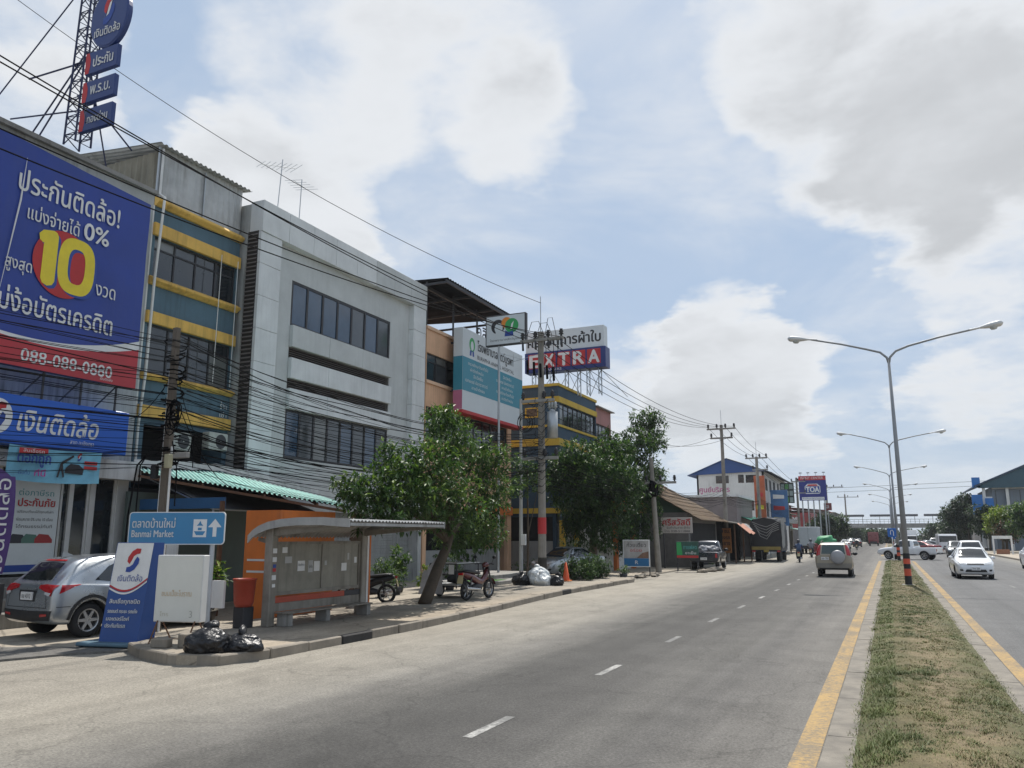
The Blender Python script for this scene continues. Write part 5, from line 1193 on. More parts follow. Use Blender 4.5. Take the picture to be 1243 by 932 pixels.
for s, x1, za, zb in (('สินเชื่อทุกชนิด', .72, .68, .80), ('รถยนต์ กระบะ รถเก๋ง', .70, .53, .61), ('มอเตอร์ไซค์', .56, .39, .47), ('ประกันภัยรถ', .50, .26, .34)): txt(p, s, .08, x1, za, zb, m_white_ink, y=-.010, bold=.012)
for c in set(p.children) - nb: on_face(c)
mb = MB(); mb.bbox(-.32, .98, -.16, .62, -.07, 0, b=.02); mb.build('base', M('base blue grey', (.10, .17, .22), .6, .15), p)
for x in (-.26, .88):
    mb = MB(); mb.cyl((x, -.1, -.075), (x + .05, -.1, -.075), .035, n=10); mb.build('castor', m_black, p)
p.scale = (1, 1, .95)
# --- blank white board
p = thing('white_board', 'blank white light box board on folding legs in front of the concrete pole', 'sign', (-12.0, 10.72, .15), 12)
mb = MB(); mb.bbox(-.02, .92, -.02, .16, .36, 1.52, b=.012); mb.build('frame', m_alu, p); mb = MB(); mb.box(0, .90, -.025, -.021, .385, 1.495); mb.build('face', M('yellowed acrylic', (.66, .66, .61), .35, .05, 2), p)
txt(p, 'ขนมเปี๊ยะโบราณ', .12, .72, .80, .92, M('faded orange ink', (.55, .40, .22), .6, .1), y=-.028); txt(p, 'โทร', .1, .3, .46, .54, M('faded ink', (.52, .50, .40), .6, .1), y=-.028); txt(p, '3', .70, .76, .44, .56, M('grey ink', (.42, .42, .39), .6, .1), y=-.028)
mb = MB()
for x in (.08, .82): mb.cyl((x, -.02, .38), (x - .02, -.2, 0), .014, n=5); mb.cyl((x, .1, .38), (x + .05, .34, 0), .014, n=5)
mb.cyl((.06, -.16, .1), (.68, -.16, .1), .01, n=5); mb.build('leg', m_rust, p)
for i, (x, y, s) in enumerate(((-11.35, 10.32, .3), (-10.98, 10.5, .2))):
    mb = MB(); mb.bbox(-s / 2, s / 2, -.1, .1, 0, .15 + .08 * i, b=.015); o = mb.build('concrete_block', m_kerb); o.location = (x, y, .15); o.rotation_euler = (0, 0, .3 + i)
    tag(o, ('tan concrete block lying under the white board', 'dark concrete block standing beside the black bags')[i], 'block')
# --- rubbish bags
m_bag = M('black bin bag', (.010, .010, .012), .36, .2, 6, .9, 16, spec=.45)
def bag(x, y, z, rx, ry, rz, seed, m, label, group=None):
    bm = bmesh.new(); bmesh.ops.create_icosphere(bm, subdivisions=5, radius=1); sv = Vector((seed * 5.1, seed * 2.3, 0))
    for v in bm.verts:
        q = v.co.copy(); ang = atan2(q.y, q.x)
        k = 1 + .30 * noise.noise(q * 1.3 + sv) + .16 * (.5 - abs(noise.noise(q * 3.1 + sv))) + .10 * (.4 - abs(noise.noise(q * 6.5 + sv)))
        if q.z > .1: k *= 1 + .06 * sin(ang * 9 + 4 * noise.noise(q * 2 + sv)) * (q.z - .1)      # pleats gathering to the knot
        r2 = sqrt(max(0, 1 - q.z * q.z)); h = q.z * (1 + .15 * noise.noise(q * 2.2 - sv))
        v.co = (q.x * rx * k + .10 * rx * max(0, q.z), q.y * ry * k, max(h, -.5) * rz + .5 * rz)
    for j in range(3):                                            # the tied neck
        c = Vector((.10 * rx + .03 * j, .02 * j, 1.42 * rz + .03 * j)); r = bmesh.ops.create_icosphere(bm, subdivisions=2, radius=.07 * (1 + .3 * (j == 1)))
        for v in r['verts']: k = 1 + .5 * noise.noise(v.co * 20 + sv); v.co = Vector((v.co.x * k * 1.4, v.co.y * k * .7, v.co.z * k)) + c
    me = bpy.data.meshes.new('rubbish_bag'); bm.to_mesh(me); bm.free(); me.materials.append(m)
    for f in me.polygons: f.use_smooth = True
    o = link('rubbish_bag', me, None, (x, y, z), (0, 0, seed)); return tag(o, label, 'rubbish bag', group)
bag(-10.2, 10.2, .15, .34, .31, .27, 1, m_bag, 'large black rubbish bag knotted at the top on the kerb corner')
bag(-9.85, 10.62, .15, .27, .32, .18, 2, m_bag, 'flatter black rubbish bag at the kerb, right of the knotted one')
m_wbag = M('white bin bag', (.60, .62, .62), .4, .1, 6, .5, 14)
bag(-12.55, 29.55, .15, .42, .42, .46, 3, m_wbag, 'tall white rubbish bag heaped at the red banded pole')
bag(-12.25, 29.2, .15, .34, .30, .30, 4, m_wbag, 'low white rubbish bag in front of the red banded pole')
bag(-13.15, 29.2, .15, .32, .36, .28, 5, m_bag, 'black rubbish bag left of the white bags at the pole')
bag(-11.75, 29.4, .15, .26, .3, .26, 6, m_bag, 'black rubbish bag right of the white bags at the pole')
p = thing('traffic_cone', 'orange traffic cone beside the hedge', 'cone', (-12.45, 32.2, .15))
mb = MB(); mb.lathe([(.0, .78), (.03, .78), (.15, .05)], 16); mb.build('body', M('cone orange', (.62, .10, .03), .5, .1), p, True); box_part('base', m_orange, p, -.2, .2, -.2, .2, 0, .05, bev=.01)
# --- orange notice on a stick
q = at_z(428, 738, .15)
p = thing('stake_sign', 'small orange board on a thin stake set in a concrete foot before the leaning tree', 'sign', (q.x, q.y, .15), 30)
mb = MB(); mb.bbox(-.27, .27, -.015, .015, .86, 1.14, b=.005); mb.build('board', m_orange, p); txt(p, 'ห้ามจอด', -.2, .2, .94, 1.06, m_black_ink, y=-.018)
mb = MB(); mb.cyl((0, .03, 0), (0, .03, 1.0), .014, n=6); mb.build('stake', m_rust, p); mb = MB(); mb.lathe([(0, .2), (.1, .2), (.16, .16), (.18, 0)], 12); mb.build('foot', m_conc, p)
# --- information board past the hedge
q = at_z(757, 698, .05)
p = thing('notice_board', 'freestanding notice board with picture and blue lower panel at the verge', 'sign', (q.x, q.y, .05), 6)
mb = MB(); mb.bbox(0, 1.38, -.03, .03, .42, 1.78, b=.01); mb.build('frame', m_white, p)
flat(p, 'print', M('board print', (.42, .40, .38), .6, .3, 2), [(.05, .85), (1.33, .85), (1.33, 1.73), (.05, 1.73)], -.034); flat(p, 'blue_panel', M('board blue', (.03, .16, .34), .6, .1), [(.05, .46), (1.33, .46), (1.33, .85), (.05, .85)], -.034)
flat(p, 'picture', M('picture brown', (.22, .13, .09), .6, .3, 5), [(.7, .86), (1.32, .86), (1.32, 1.2), (1.0, 1.12)], -.036); txt(p, 'ก๋วยเตี๋ยว', .2, 1.2, 1.42, 1.64, m_black_ink, y=-.037); txt(p, 'อร่อย', .25, 1.1, 1.18, 1.36, m_red_ink, y=-.037); txt(p, 'R', .62, .78, .56, .74, m_white_ink, y=-.037)
for x in (.02, 1.32): box_part('leg', m_dsteel, p, x, x + .05, .03, .08, 0, 1.7)
q = at_z(822, 693, .05)
p = thing('menu_stand', 'small green and red menu stand on dark legs before the dark pickup', 'sign', (q.x, q.y, .05), 8)
mb = MB(); mb.bbox(0, 1.25, -.03, .03, .72, 1.66, b=.01); mb.build('panel', M('menu dark green', (.03, .09, .07), .5, .35, 3), p); flat(p, 'green_end', m_green_ink, [(.02, .9), (.34, .9), (.28, 1.62), (.02, 1.62)], -.034); flat(p, 'red_foot', m_red_ink, [(.02, .74), (1.23, .74), (1.23, .88), (.02, .88)], -.034)
txt(p, 'กาแฟสด', .4, 1.15, 1.2, 1.5, M('cyan ink', (.1, .4, .4), .6, 0), y=-.036); txt(p, 'ชาเย็น', .5, 1.1, .95, 1.12, m_white_ink, y=-.036)
mb = MB()
for x in (.04, 1.18): mb.box(x, x + .04, -.35, -.31, 0, .5); mb.box(x, x + .04, .03, .07, 0, 1.6); mb.box(x, x + .04, -.35, .03, .46, .5)
mb.build('leg', m_dsteel, p)
q = at_y(803, 647, 50.5); q2 = at_y(840, 628, 50.5)
p = thing('shop_sign', 'white shop sign with red lettering under the brown roof', 'sign', (q.x, 50.5, 0), 0)
wd, hh = q2.x - q.x, q2.z - q.z
mb = MB(); mb.bbox(0, wd, -.04, .04, q.z, q2.z, b=.01); mb.build('panel', M('shop sign cream', (.52, .47, .43), .6, .08), p); txt(p, 'ศรีสวัสดิ์', .1, wd - .1, q.z + hh * .50, q2.z - .06, m_red_ink, y=-.045, bold=.03)
txt(p, 'รับทำกันสาด ผ้าใบ', .35, wd - .15, q.z + hh * .28, q.z + hh * .44, m_black_ink, y=-.045); txt(p, 'โทร 038-511888', .2, wd - .15, q.z + .05, q.z + hh * .22, m_black_ink, y=-.045)
for x in (.1, wd - .15): box_part('post', m_dsteel, p, x, x + .06, .04, .1, 0, q2.z)
q = at_y(873, 671, 65.2); q2 = at_y(887, 641, 65.2)
p = thing('pole_sign', 'orange sign with dark lettering fixed to the concrete pole by the tarpaulin truck', 'sign', (q.x, 65.2, 0), 0)
wd = q2.x - q.x; mb = MB(); mb.bbox(0, wd, -.04, .04, q.z, q2.z, b=.01); mb.build('panel', M('pole sign orange', (.42, .17, .05), .6, .15), p)
for k in range(4): txt(p, ('ซ่อม', 'ปะยาง', 'ล้างรถ', '24 ชม.')[k], .1, wd - .1, q.z + .14 + k * .46, q.z + .46 + k * .46, m_black_ink, y=-.045, bold=.02)

# ------------------------------------------------------------------ concrete poles and street lamps
def insulator(mb, x, y, z, s=1.):
    mb.lathe([(0, 0), (.03 * s, 0), (.03 * s, .05 * s), (.075 * s, .07 * s), (.04 * s, .12 * s), (.07 * s, .14 * s), (.04 * s, .19 * s), (.05 * s, .22 * s), (0, .24 * s)], 10, (x, y, z))
def pole(label, loc, h, r0, r1, arms=(), rod=0, square=False, lean=(0, 0), group='concrete utility poles'):
    p = thing('utility_pole', label, 'utility pole', loc, 0, None)
    mb = MB()
    if square:
        a, c = r0, r1
        mb.add([(-a, -a * .8, 0), (a, -a * .8, 0), (a, a * .8, 0), (-a, a * .8, 0), (-c + lean[0], -c * .8 + lean[1], h), (c + lean[0], -c * .8 + lean[1], h), (c + lean[0], c * .8 + lean[1], h), (-c + lean[0], c * .8 + lean[1], h)], [(0, 3, 2, 1), (4, 5, 6, 7), (0, 1, 5, 4), (1, 2, 6, 5), (2, 3, 7, 6), (3, 0, 4, 7)])
        mb.add([(-a * .35, -a * .82, .6), (a * .35, -a * .82, .6), (c * .35 + lean[0], -c * .82 + lean[1], h - .4), (-c * .35 + lean[0], -c * .82 + lean[1], h - .4)], [(0, 1, 2, 3)])
    else: mb.cyl((0, 0, 0), (lean[0], lean[1], h), r0, r1, 14)
    mb.build('shaft', M('dark weathered pole', (.15, .125, .10), .9, .25, 3, .3, 60, streak=.5) if square else m_concpole, p)
    for (z, half, dx, nins, below) in arms:
        mb = MB(); mb.bbox(dx - half, dx + half, -.19, -.08, z, z + .13, b=.01); ar = mb.build('crossarm', m_conc, p)
        for k in range(nins):
            x = dx - half * .9 + 1.8 * half * k / (nins - 1)
            if abs(x) < .12: x = .2
            mb = MB(); insulator(mb, x, -.135, z + .125, 1.5)
            if below: mb.cyl((x, -.135, z + .13), (x + .05, -.2, z - .35), .05, n=8)
            mb.build('insulator', m_dsteel, ar, True)
    if rod:
        mb = MB(); mb.cyl((lean[0], lean[1], h), (lean[0], lean[1], h + rod), .02, n=6); mb.build('lightning_rod', m_steel, p)
    return p
np_ = pole('square concrete pole wrapped in cables behind the blue road sign', (-14.2, 12.7, .03), 6.6, .10, .065, square=True, lean=(-.05, 0))
for x, h in ((-.15, 5.6), (.15, 3.9)):
    mb = MB(); mb.cyl((x, -.03, 0), (x * .8, -.03, h), .024, n=8); mb.build('conduit', m_white, np_)
mb = MB()
for k in range(7):
    c = Vector((.16 + .05 * (k % 3), -.1, 4.75 - .06 * k)); r_ = .14 + .03 * (k % 4); mb.tube([(c.x + r_ * .8 * cos(t / 12 * 2 * pi), c.y - .03 * k * .3, c.z + r_ * 1.3 * sin(t / 12 * 2 * pi)) for t in range(13)], .014, 5)
for k in range(26):
    z = 3.5 + .11 * k; r_ = random.uniform(.15, .24); a0 = random.random() * 6; tl = random.uniform(-.12, .12)
    mb.tube([(r_ * cos(a0 + t * .7) * 1.15, -.02 + r_ * sin(a0 + t * .7), z + tl * t * .2 + .03 * sin(t)) for t in range(7)], random.uniform(.012, .022), 5)
mb.build('cable_coil', m_cable, np_)
for k, (x, z, w_, h) in enumerate(((.12, 3.42, .14, .3),)): box_part('meter_box', M('cream box', (.45, .42, .28), .6, .12), np_, x, x + w_, -.22, -.1, z, z + h, bev=.01)
box_part('junction_box', m_black, np_, -.3, -.14, -.2, -.08, 3.2, 3.5, bev=.02); box_part('bracket', m_conc, np_, .35, .75, -.2, -.1, 3.62, 3.74, bev=.01)
mb = MB(); mb.tube([(.7, -.15, 3.7), (.85, -.15, 3.95), (.88, -.15, 4.1), (.9, -.15, 3.4)], .012, 5); mb.tube([(-.25, -.1, 4.0), (-.7, -.2, 3.5), (-.85, -.2, 2.4), (-.85, -.2, .2)], .02, 5); mb.tube([(-.3, -.1, 4.0), (-.6, -.2, 3.5), (-.62, -.2, 2.0), (-.6, -.2, .2)], .016, 5); mb.tube([(.2, -.1, 4.0), (.5, -.2, 3.4), (.52, -.2, 2.6)], .014, 5); mb.build('drop_cable', m_cable, np_)
p655 = pole('round concrete pole with a red band, crossarms and fuse gear beside the first tree', (-13.02, 31.0, .15), 10.55, .175, .12, arms=((10.1, 1.0, .1, 4, True), (7.45, .75, -.1, 3, False), (5.0, .8, 0, 3, False)), rod=1.6)
mb = MB(); mb.cyl((0, 0, 1.95), (0, 0, 2.62), .178, .176, 14, cap=False); mb.build('red_band', m_red_ink, p655)
mb = MB(); mb.cyl((0, 0, .3), (0, 0, 1.0), .182, .18, 14, cap=False); mb.build('dark_wrap', M('torn black wrap', (.04, .035, .03), .8, .6, 5), p655)
mb = MB(); mb.cyl((.55, -.1, 5.9), (.55, -.1, 7.0), .22, n=14); mb.cyl((.55, -.1, 7.0), (.55, -.1, 7.1), .12, n=10)
for k in range(3): insulator(mb, .42 + .13 * k, -.1, 7.1, 1.4)
mb.build('transformer', m_steel, p655, True)
mb = MB()
for k, (x0_, x1_, zt) in enumerate(((-.6, .2, 11.0), (.25, .75, 11.1), (-.15, .55, 10.9))): mb.tube([(x0_, -.14, 10.35), (x0_ * .7 + x1_ * .3, -.14, zt), (x0_ * .3 + x1_ * .7, -.14, zt), (x1_, -.14, 10.4), (x1_ + .1, -.14, 9.7), (x1_, -.14, 8.6)], .013, 5)
for k in range(14): z = 4.0 + k * .28; mb.tube([(-.2, -.15, z), (-.5 + .1 * (k % 5), -.25, z - .2), (.1, -.2, z - .4), (.4, -.2, z - .1)], .012, 4)
for k in range(5): mb.cyl((-.55 + .3 * k, -.2, 9.3 - .1 * k), (-.5 + .3 * k, -.28, 8.7 - .1 * k), .055, n=7)
mb.build('fuse_gear', m_cable, p655)
p800 = pole('leaning concrete pole with cable box at the right of the dark tree', (-11.85, 45.0, .03), 6.4, .17, .11, arms=((4.9, .9, .3, 3, False),), lean=(-.25, 0))
mb = MB(); mb.blob((-.1, -.2, 4.6), .3, .25, .5, seed=4, rough=.3); mb.build('cable_bundle', m_cable, p800)
p880 = pole('tall concrete pole with two crossarms beside the orange sign', (-11.75, 65.8, .03), 10.9, .19, .12, arms=((10.5, 1.15, 0, 4, False), (9.75, .9, 0, 2, False)), rod=1.2)
p918 = pole('concrete pole with crossarm behind the tarpaulin truck', (-10.75, 77.5, .03), 9.3, .19, .13, arms=((9.1, 1.0, 0, 4, False), (8.0, .7, .3, 2, False)), rod=1.4)
p1005 = pole('thin far pole with crossarm right of the paint billboard', (-9.4, 150, .03), 11, .2, .14, arms=((10.3, 2.2, .6, 4, False),), rod=.8)
pole('farthest thin pole with a small crossarm before the footbridge', (-8.2, 190, .03), 11, .2, .14, arms=((10.3, 2.2, .6, 3, False),), rod=.8)
pole('thin pole beside the dark panel board', (-10.6, 112, .03), 9.6, .18, .13, arms=((9.0, .9, .2, 3, False), (7.5, .9, .2, 2, False)))
q = at_x(632, 684, -15.6)
p = thing('thin_post', 'slim pale steel post with a cable coil right of the clinic board', 'post', (-15.6, 34.6, .1))
mb = MB(); mb.cyl((0, 0, 0), (0, 0, 8.4), .10, .06, 10); mb.build('shaft', M('pale post', (.42, .42, .40), .6, .15, 2, streak=.3), p)
mb = MB()
for k in range(6): r_ = .22 + .035 * k + .03 * (k % 3); mb.tube([(.2 + .06 * (k % 3) + r_ * cos(t / 14 * 2 * pi), -.1, 7.2 + .05 * (k % 2) + r_ * 1.1 * sin(t / 14 * 2 * pi)) for t in range(15)], .012, 5)
mb.build('cable_coil', m_cable, p)
box_part('switch_box', m_white, p, .08, .3, -.2, -.05, 1.5, 2.0, bev=.01)
# street lamps down the median
m_lamp = M('lamp post steel', (.27, .28, .29), .55, .1, 2, metal=.2, spec=.3)
lamp = thing('street_lamp', 'nearest twin armed street lamp with black and red bands at its foot', 'street lamp', (.55, 37, .06), 0, 'twin armed lamps on the median')
mb = MB(); mb.cyl((0, 0, 0), (0, 0, 9.35), .125, .055, 14); mb.build('post', m_lamp, lamp, True)
for sg, tip in ((-1, (-3.05, 0, 10.55)), (1, (3.35, 0, 10.35))):
    pts = [(0, 0, 9.2), (.06 * sg, 0, 9.45), (.3 * sg, 0, 9.70), (.8 * sg, 0, 9.88), (tip[0] * .6, 0, 10.18 - .04 * sg), tip]
    mb = MB(); mb.tube(pts, [.055, .05, .048, .046, .042, .04], 8); mb.build('arm', m_lamp, lamp, True)
    mb = MB(); d = Vector((sg, 0, .13)).normalized()
    mb.T = Matrix.Translation(tip) @ Matrix.Rotation(-sg * .12, 4, 'Y') @ Matrix.Scale(sg, 4, (1, 0, 0))
    def headf(u, v):
        x = -.25 + 1.25 * u; wv = .065 if u < .3 else .065 + .14 * sin(min(1, (u - .3) / .62) * pi * .62) * (1 if u < .98 else 0)
        if u > .93: wv *= (1 - u) / .07 + .05
        a = 2 * pi * v; return (x, wv * cos(a), wv * .62 * sin(a) + .03 * u)
    mb.grid(headf, 20, 14); hd = mb.build('lamp_head', M('lamp head white', (.60, .61, .61), .5, .08, 3, spec=.3), lamp, True, True)
    mb = MB(); mb.T = Matrix.Translation(tip) @ Matrix.Rotation(-sg * .12, 4, 'Y'); mb.lathe([(.0, -.17), (.10, -.15), (.15, -.08), (.16, .0)], 14, (sg * .62, 0, -.02)); mb.build('lens', M('lamp lens', (.45, .47, .46), .15, .05), hd, True)
for z0_, z1_, m in ((0, .37, m_black), (.37, .65, m_red_ink), (.65, .84, m_black), (.84, 1.05, m_red_ink), (1.05, 1.26, m_black)):
    mb = MB(); mb.cyl((0, 0, z0_ + .002), (0, 0, z1_ - .002), .132, .129, 16); mb.build('band', M('band red', (.62, .10, .05), .5, .1) if m is m_red_ink else m, lamp)
mb = MB(); mb.bbox(-.26, .26, -.26, .26, -.05, .03, b=.01); mb.build('base_plate', m_conc, lamp)
for k in range(2, 7):
    c = copy_tree(lamp); c.location = (.55, 37 * k, .06)
    c['label'] = {2: 'second twin armed street lamp, at the end of the grass median', 3: 'third twin armed street lamp along the median', 4: 'fourth twin armed street lamp along the median', 5: 'fifth twin armed street lamp, far off', 6: 'farthest twin armed street lamp near the footbridge'}[k]

# ------------------------------------------------------------------ cables
def cable(a, b_, sag, r=.010, label='black overhead cable strung between the roadside poles', group='tangled roadside cables', seg=18, mat=None, wob=0.):
    a = Vector(a); b_ = Vector(b_); ph = random.random() * 9
    pts = []
    for i in range(seg + 1):
        t = i / seg; q = a.lerp(b_, t); q.z -= 4 * sag * t * (1 - t)
        q.z += wob * noise.noise(Vector((t * 5 + ph, ph, 0))); q.x += wob * .6 * noise.noise(Vector((t * 4 + ph, 0, ph))); pts.append(q)
    mb = MB(); mb.tube(pts, r, 4, cap=False); return tag(mb.build('overhead_cable', mat or m_cable, None, True), label, 'cable', group)
random.seed(21)
Y0 = -13.0
HV = 'high voltage line running to the crossarm of the red banded pole'
ORD = ('nearest the shops', 'second from the shops', 'third from the shops', 'nearest the road')
for k, (x0_, z0_, x1_, z1_, sg) in enumerate(((-12.55, 11.9, -13.75, 10.4, 1.15), (-12.75, 11.45, -13.25, 10.4, 1.1), (-12.6, 9.2, -12.55, 10.38, 1.25), (-12.9, 9.0, -12.1, 10.38, 1.5))):
    cable((x0_, Y0, z0_), (x1_, 30.87, z1_), sg, .014, ('topmost', 'second highest', 'third highest', 'lowest')[k] + ' high voltage line sweeping past the billboard to the red banded pole', 'high voltage lines over the shops', 40)
for k in range(4): cable((-13.8 + .5 * k, 30.87, 10.4), (-12.8 + .7 * k, 65.7, 10.75), 1.0, .014, 'high voltage line from red banded pole to two armed pole, ' + ORD[k], 'middle high voltage lines', 26)
for k in range(2): cable((-13.6 + .9 * k, 30.87, 7.6), (-12.5 + 1.5 * k, 65.7, 9.95), 1.3, .014, 'lower line from red banded pole to two armed pole, ' + ('shop side', 'road side')[k], 'middle lower lines', 26)
for k in range(4): cable((-12.8 + .7 * k, 65.7, 10.75), (-11.65 + .6 * k, 77.4, 9.4), .35, .014, 'high voltage line between the two farther poles, ' + ORD[k], 'far high voltage lines', 12)
for k in range(4): cable((-11.65 + .6 * k, 77.4, 9.4), (-10.8 + .8 * k, 150, 10.4), 2.0, .016, 'high voltage line running off to the far pole, ' + ORD[k], 'farthest high voltage lines', 20)
# telecom bundles: past the near pole in front of the billboard, then on to the red banded pole
for k in range(44):
    t = k / 43; z = 3.35 + 2.35 * t ** 1.2 + random.gauss(0, .08); x = -12.35 + random.gauss(0, .12)
    z1_ = 3.6 + 1.9 * random.random()
    z = 2 + (z - 2) * 1.15; cable((x - 1.2, -8, z + random.uniform(-.6, .9)), (x - 1.75, 12.65, z), random.uniform(.15, .7), random.choice((.006, .007, .009, .013)), 'black cable crossing in front of the insurance billboard', 'cables before the billboard', 22, wob=.05)
for k in range(52):
    t = k / 51; z = 3.3 + 2.5 * t ** 1.1 + random.gauss(0, .08); x = -12.35 + random.gauss(0, .12)
    z1_ = 4.1 + 2.2 * t + random.gauss(0, .15)
    z = 2 + (z - 2) * 1.15; cable((x - 1.75, 12.75, z), (-13.05 + random.gauss(0, .15), 30.9, z1_), random.uniform(.25, 1.15), random.choice((.006, .007, .009, .013)), 'black cable crossing in front of the grey building', 'cables before the grey building', 22, wob=.07)
for k in range(14): z = 4.0 + 1.6 * k / 13; cable((-13.05, 31, z), (-12.0, 45, 4.4 + .6 * random.random()), random.uniform(.2, .6), .010, 'black cable through the dark tree to the leaning pole', 'cables behind the dark tree', 14, wob=.05)
for k in range(12): z = 4.4 + .8 * k / 11; cable((-12.0, 45, z), (-11.75, 65.8, 4.6 + 1.2 * random.random()), random.uniform(.3, .8), .010, 'black cable between the leaning pole and the two armed pole', 'cables before the low houses', 14, wob=.05)
for k in range(8): z = 4.6 + .8 * k / 7; cable((-11.75, 65.8, z), (-10.75, 77.5, 4.8 + .6 * random.random()), .3, .012, 'black cable between the two farther poles', 'cables before the pale shop', 8)
for k in range(8): cable((-10.75, 77.5, 4.8 + .1 * k), (-9.4, 150, 5.6 + .2 * k), 1.2, .014, 'black cable running off to the far pole', 'far low cables', 16)
# drops to the shops
for k, (a, b_) in enumerate((((-14.1, 12.7, 5.8), (-19.0, 15.4, 5.2)), ((-14.1, 12.7, 5.5), (-19.5, 18.8, 4.9)), ((-14.1, 12.7, 5.0), (-15, 15.5, 3.2)), ((-12.6, 22, 4.2), (-18.9, 27, 4.4)), ((-13, 31, 4.8), (-18.2, 38, 6.5)), ((-13, 31, 6.5), (-17, 43, 8.2)), ((-13, 31, 5.0), (-15.6, 34.6, 7.0)))): cable(a, b_, .35, .009, 'thin service wire from ' + ('dark pole to the insurance shop corner', 'dark pole to the yellow banded shophouse', 'dark pole down to the teal roof', 'the cable bundle to the grey building', 'red banded pole to the clinic board', 'red banded pole to the blue corner building', 'red banded pole to the slim post')[k], 'service wires', 14)
cable((-30, 12, 24.0), (-13.0, 31.0, 12.0), 1.4, .012, 'single faint wire descending from the top left to the pole tip', None, 30)
for z in (9.9, 9.2): cable((-60, 160, z + .5), (60, 130, z + 1.6), .8, .03, ('upper' if z > 9.5 else 'lower') + ' wire crossing high over the road far ahead', 'wires across the road', 30)
cable((-45, -5, 22), (-18.6, 12.5, 17), .2, .02, 'guy wire running up from the left to the mast', None, 10)
# ------------------------------------------------------------------ vehicles
def crom(p0, p1, p2, p3, t):
    return .5 * ((2 * p1) + (p2 - p0) * t + (2 * p0 - 5 * p1 + 4 * p2 - p3) * t * t + (3 * p1 - p0 - 3 * p2 + p3) * t * t * t)
def dense(seq, k):
    out = []
    for i in range(len(seq) - 1):
        a = seq[max(i - 1, 0)]; b_ = seq[i]; c = seq[i + 1]; d = seq[min(i + 2, len(seq) - 1)]
        for j in range(k): out.append(crom(a, b_, c, d, j / k))
    return out + [seq[-1]]
def car_paint(name, col, metal=.0, rough=.28): return M(name, col, rough, .03, 2, metal=metal, spec=.5, coat=.7)
m_cgl = M('car glass', (.012, .015, .017), .05, .1, 1, spec=.9)
m_clad = M('black cladding', (.03, .03, .032), .6, .1, 5)
m_alloy = M('alloy wheel', (.45, .46, .47), .3, .05, 5, metal=.8)
m_tail = M('tail lamp red', (.42, .012, .016), .12, .15, 8, spec=.8)
m_clear = M('clear lamp', (.55, .56, .57), .1, .1, 8, spec=.9)
m_amber = M('amber lamp', (.6, .2, .03), .2, .05, 8)
WHEEL_CACHE = {}
def wheel_meshes(r, wd, rimm, spokes):
    key = (round(r, 3), round(wd, 3), rimm.name, spokes)
    if key in WHEEL_CACHE: return WHEEL_CACHE[key]
    mb = MB(); ri = r * .66
    prof = [(ri, -wd / 2), (r * .93, -wd / 2), (r, -wd * .32), (r, wd * .32), (r * .93, wd / 2), (ri, wd / 2)]
    n = 28; vs = []
    for rr_, h in prof:
        for k in range(n): t = 2 * pi * k / n; vs.append((h, rr_ * cos(t), rr_ * sin(t)))
    mb.add(vs, [(i * n + k, i * n + (k + 1) % n, (i + 1) * n + (k + 1) % n, (i + 1) * n + k) for i in range(len(prof) - 1) for k in range(n)])
    ty = mb.mesh('tyre', m_rubber, True)
    mb = MB(); mb.cur = 1
    vs = [(wd * .22, ri * cos(2 * pi * k / n), ri * sin(2 * pi * k / n)) for k in range(n)]; mb.add(vs, [tuple(range(n))])
    mb.cur = 0
    vs = []
    for rr_, h in ((ri, wd * .5), (ri * .90, wd * .47), (ri * .88, wd * .22)):
        for k in range(n): t = 2 * pi * k / n; vs.append((h, rr_ * cos(t), rr_ * sin(t)))
    mb.add(vs, [(i * n + k, i * n + (k + 1) % n, (i + 1) * n + (k + 1) % n, (i + 1) * n + k) for i in range(2) for k in range(n)])
    for s in range(spokes):
        t = 2 * pi * s / spokes; c, s_ = cos(t), sin(t)
        def P(rad, off, h): return (h, rad * c - off * s_, rad * s_ + off * c)
        wi, wo = ri * .16, ri * .11
        mb.add([P(ri * .1, -wi, wd * .42), P(ri * .1, wi, wd * .42), P(ri * .92, wo, wd * .44), P(ri * .92, -wo, wd * .44), P(ri * .1, -wi, wd * .25), P(ri * .1, wi, wd * .25), P(ri * .92, wo, wd * .25), P(ri * .92, -wo, wd * .25)], [(0, 1, 2, 3), (0, 3, 7, 4), (1, 5, 6, 2), (3, 2, 6, 7)])
    mb.add([(wd * .43, ri * .2 * cos(2 * pi * k / 12), ri * .2 * sin(2 * pi * k / 12)) for k in range(12)], [tuple(range(12))])
    rm = mb.mesh('rim', [rimm, m_black]); WHEEL_CACHE[key] = (ty, rm); return ty, rm
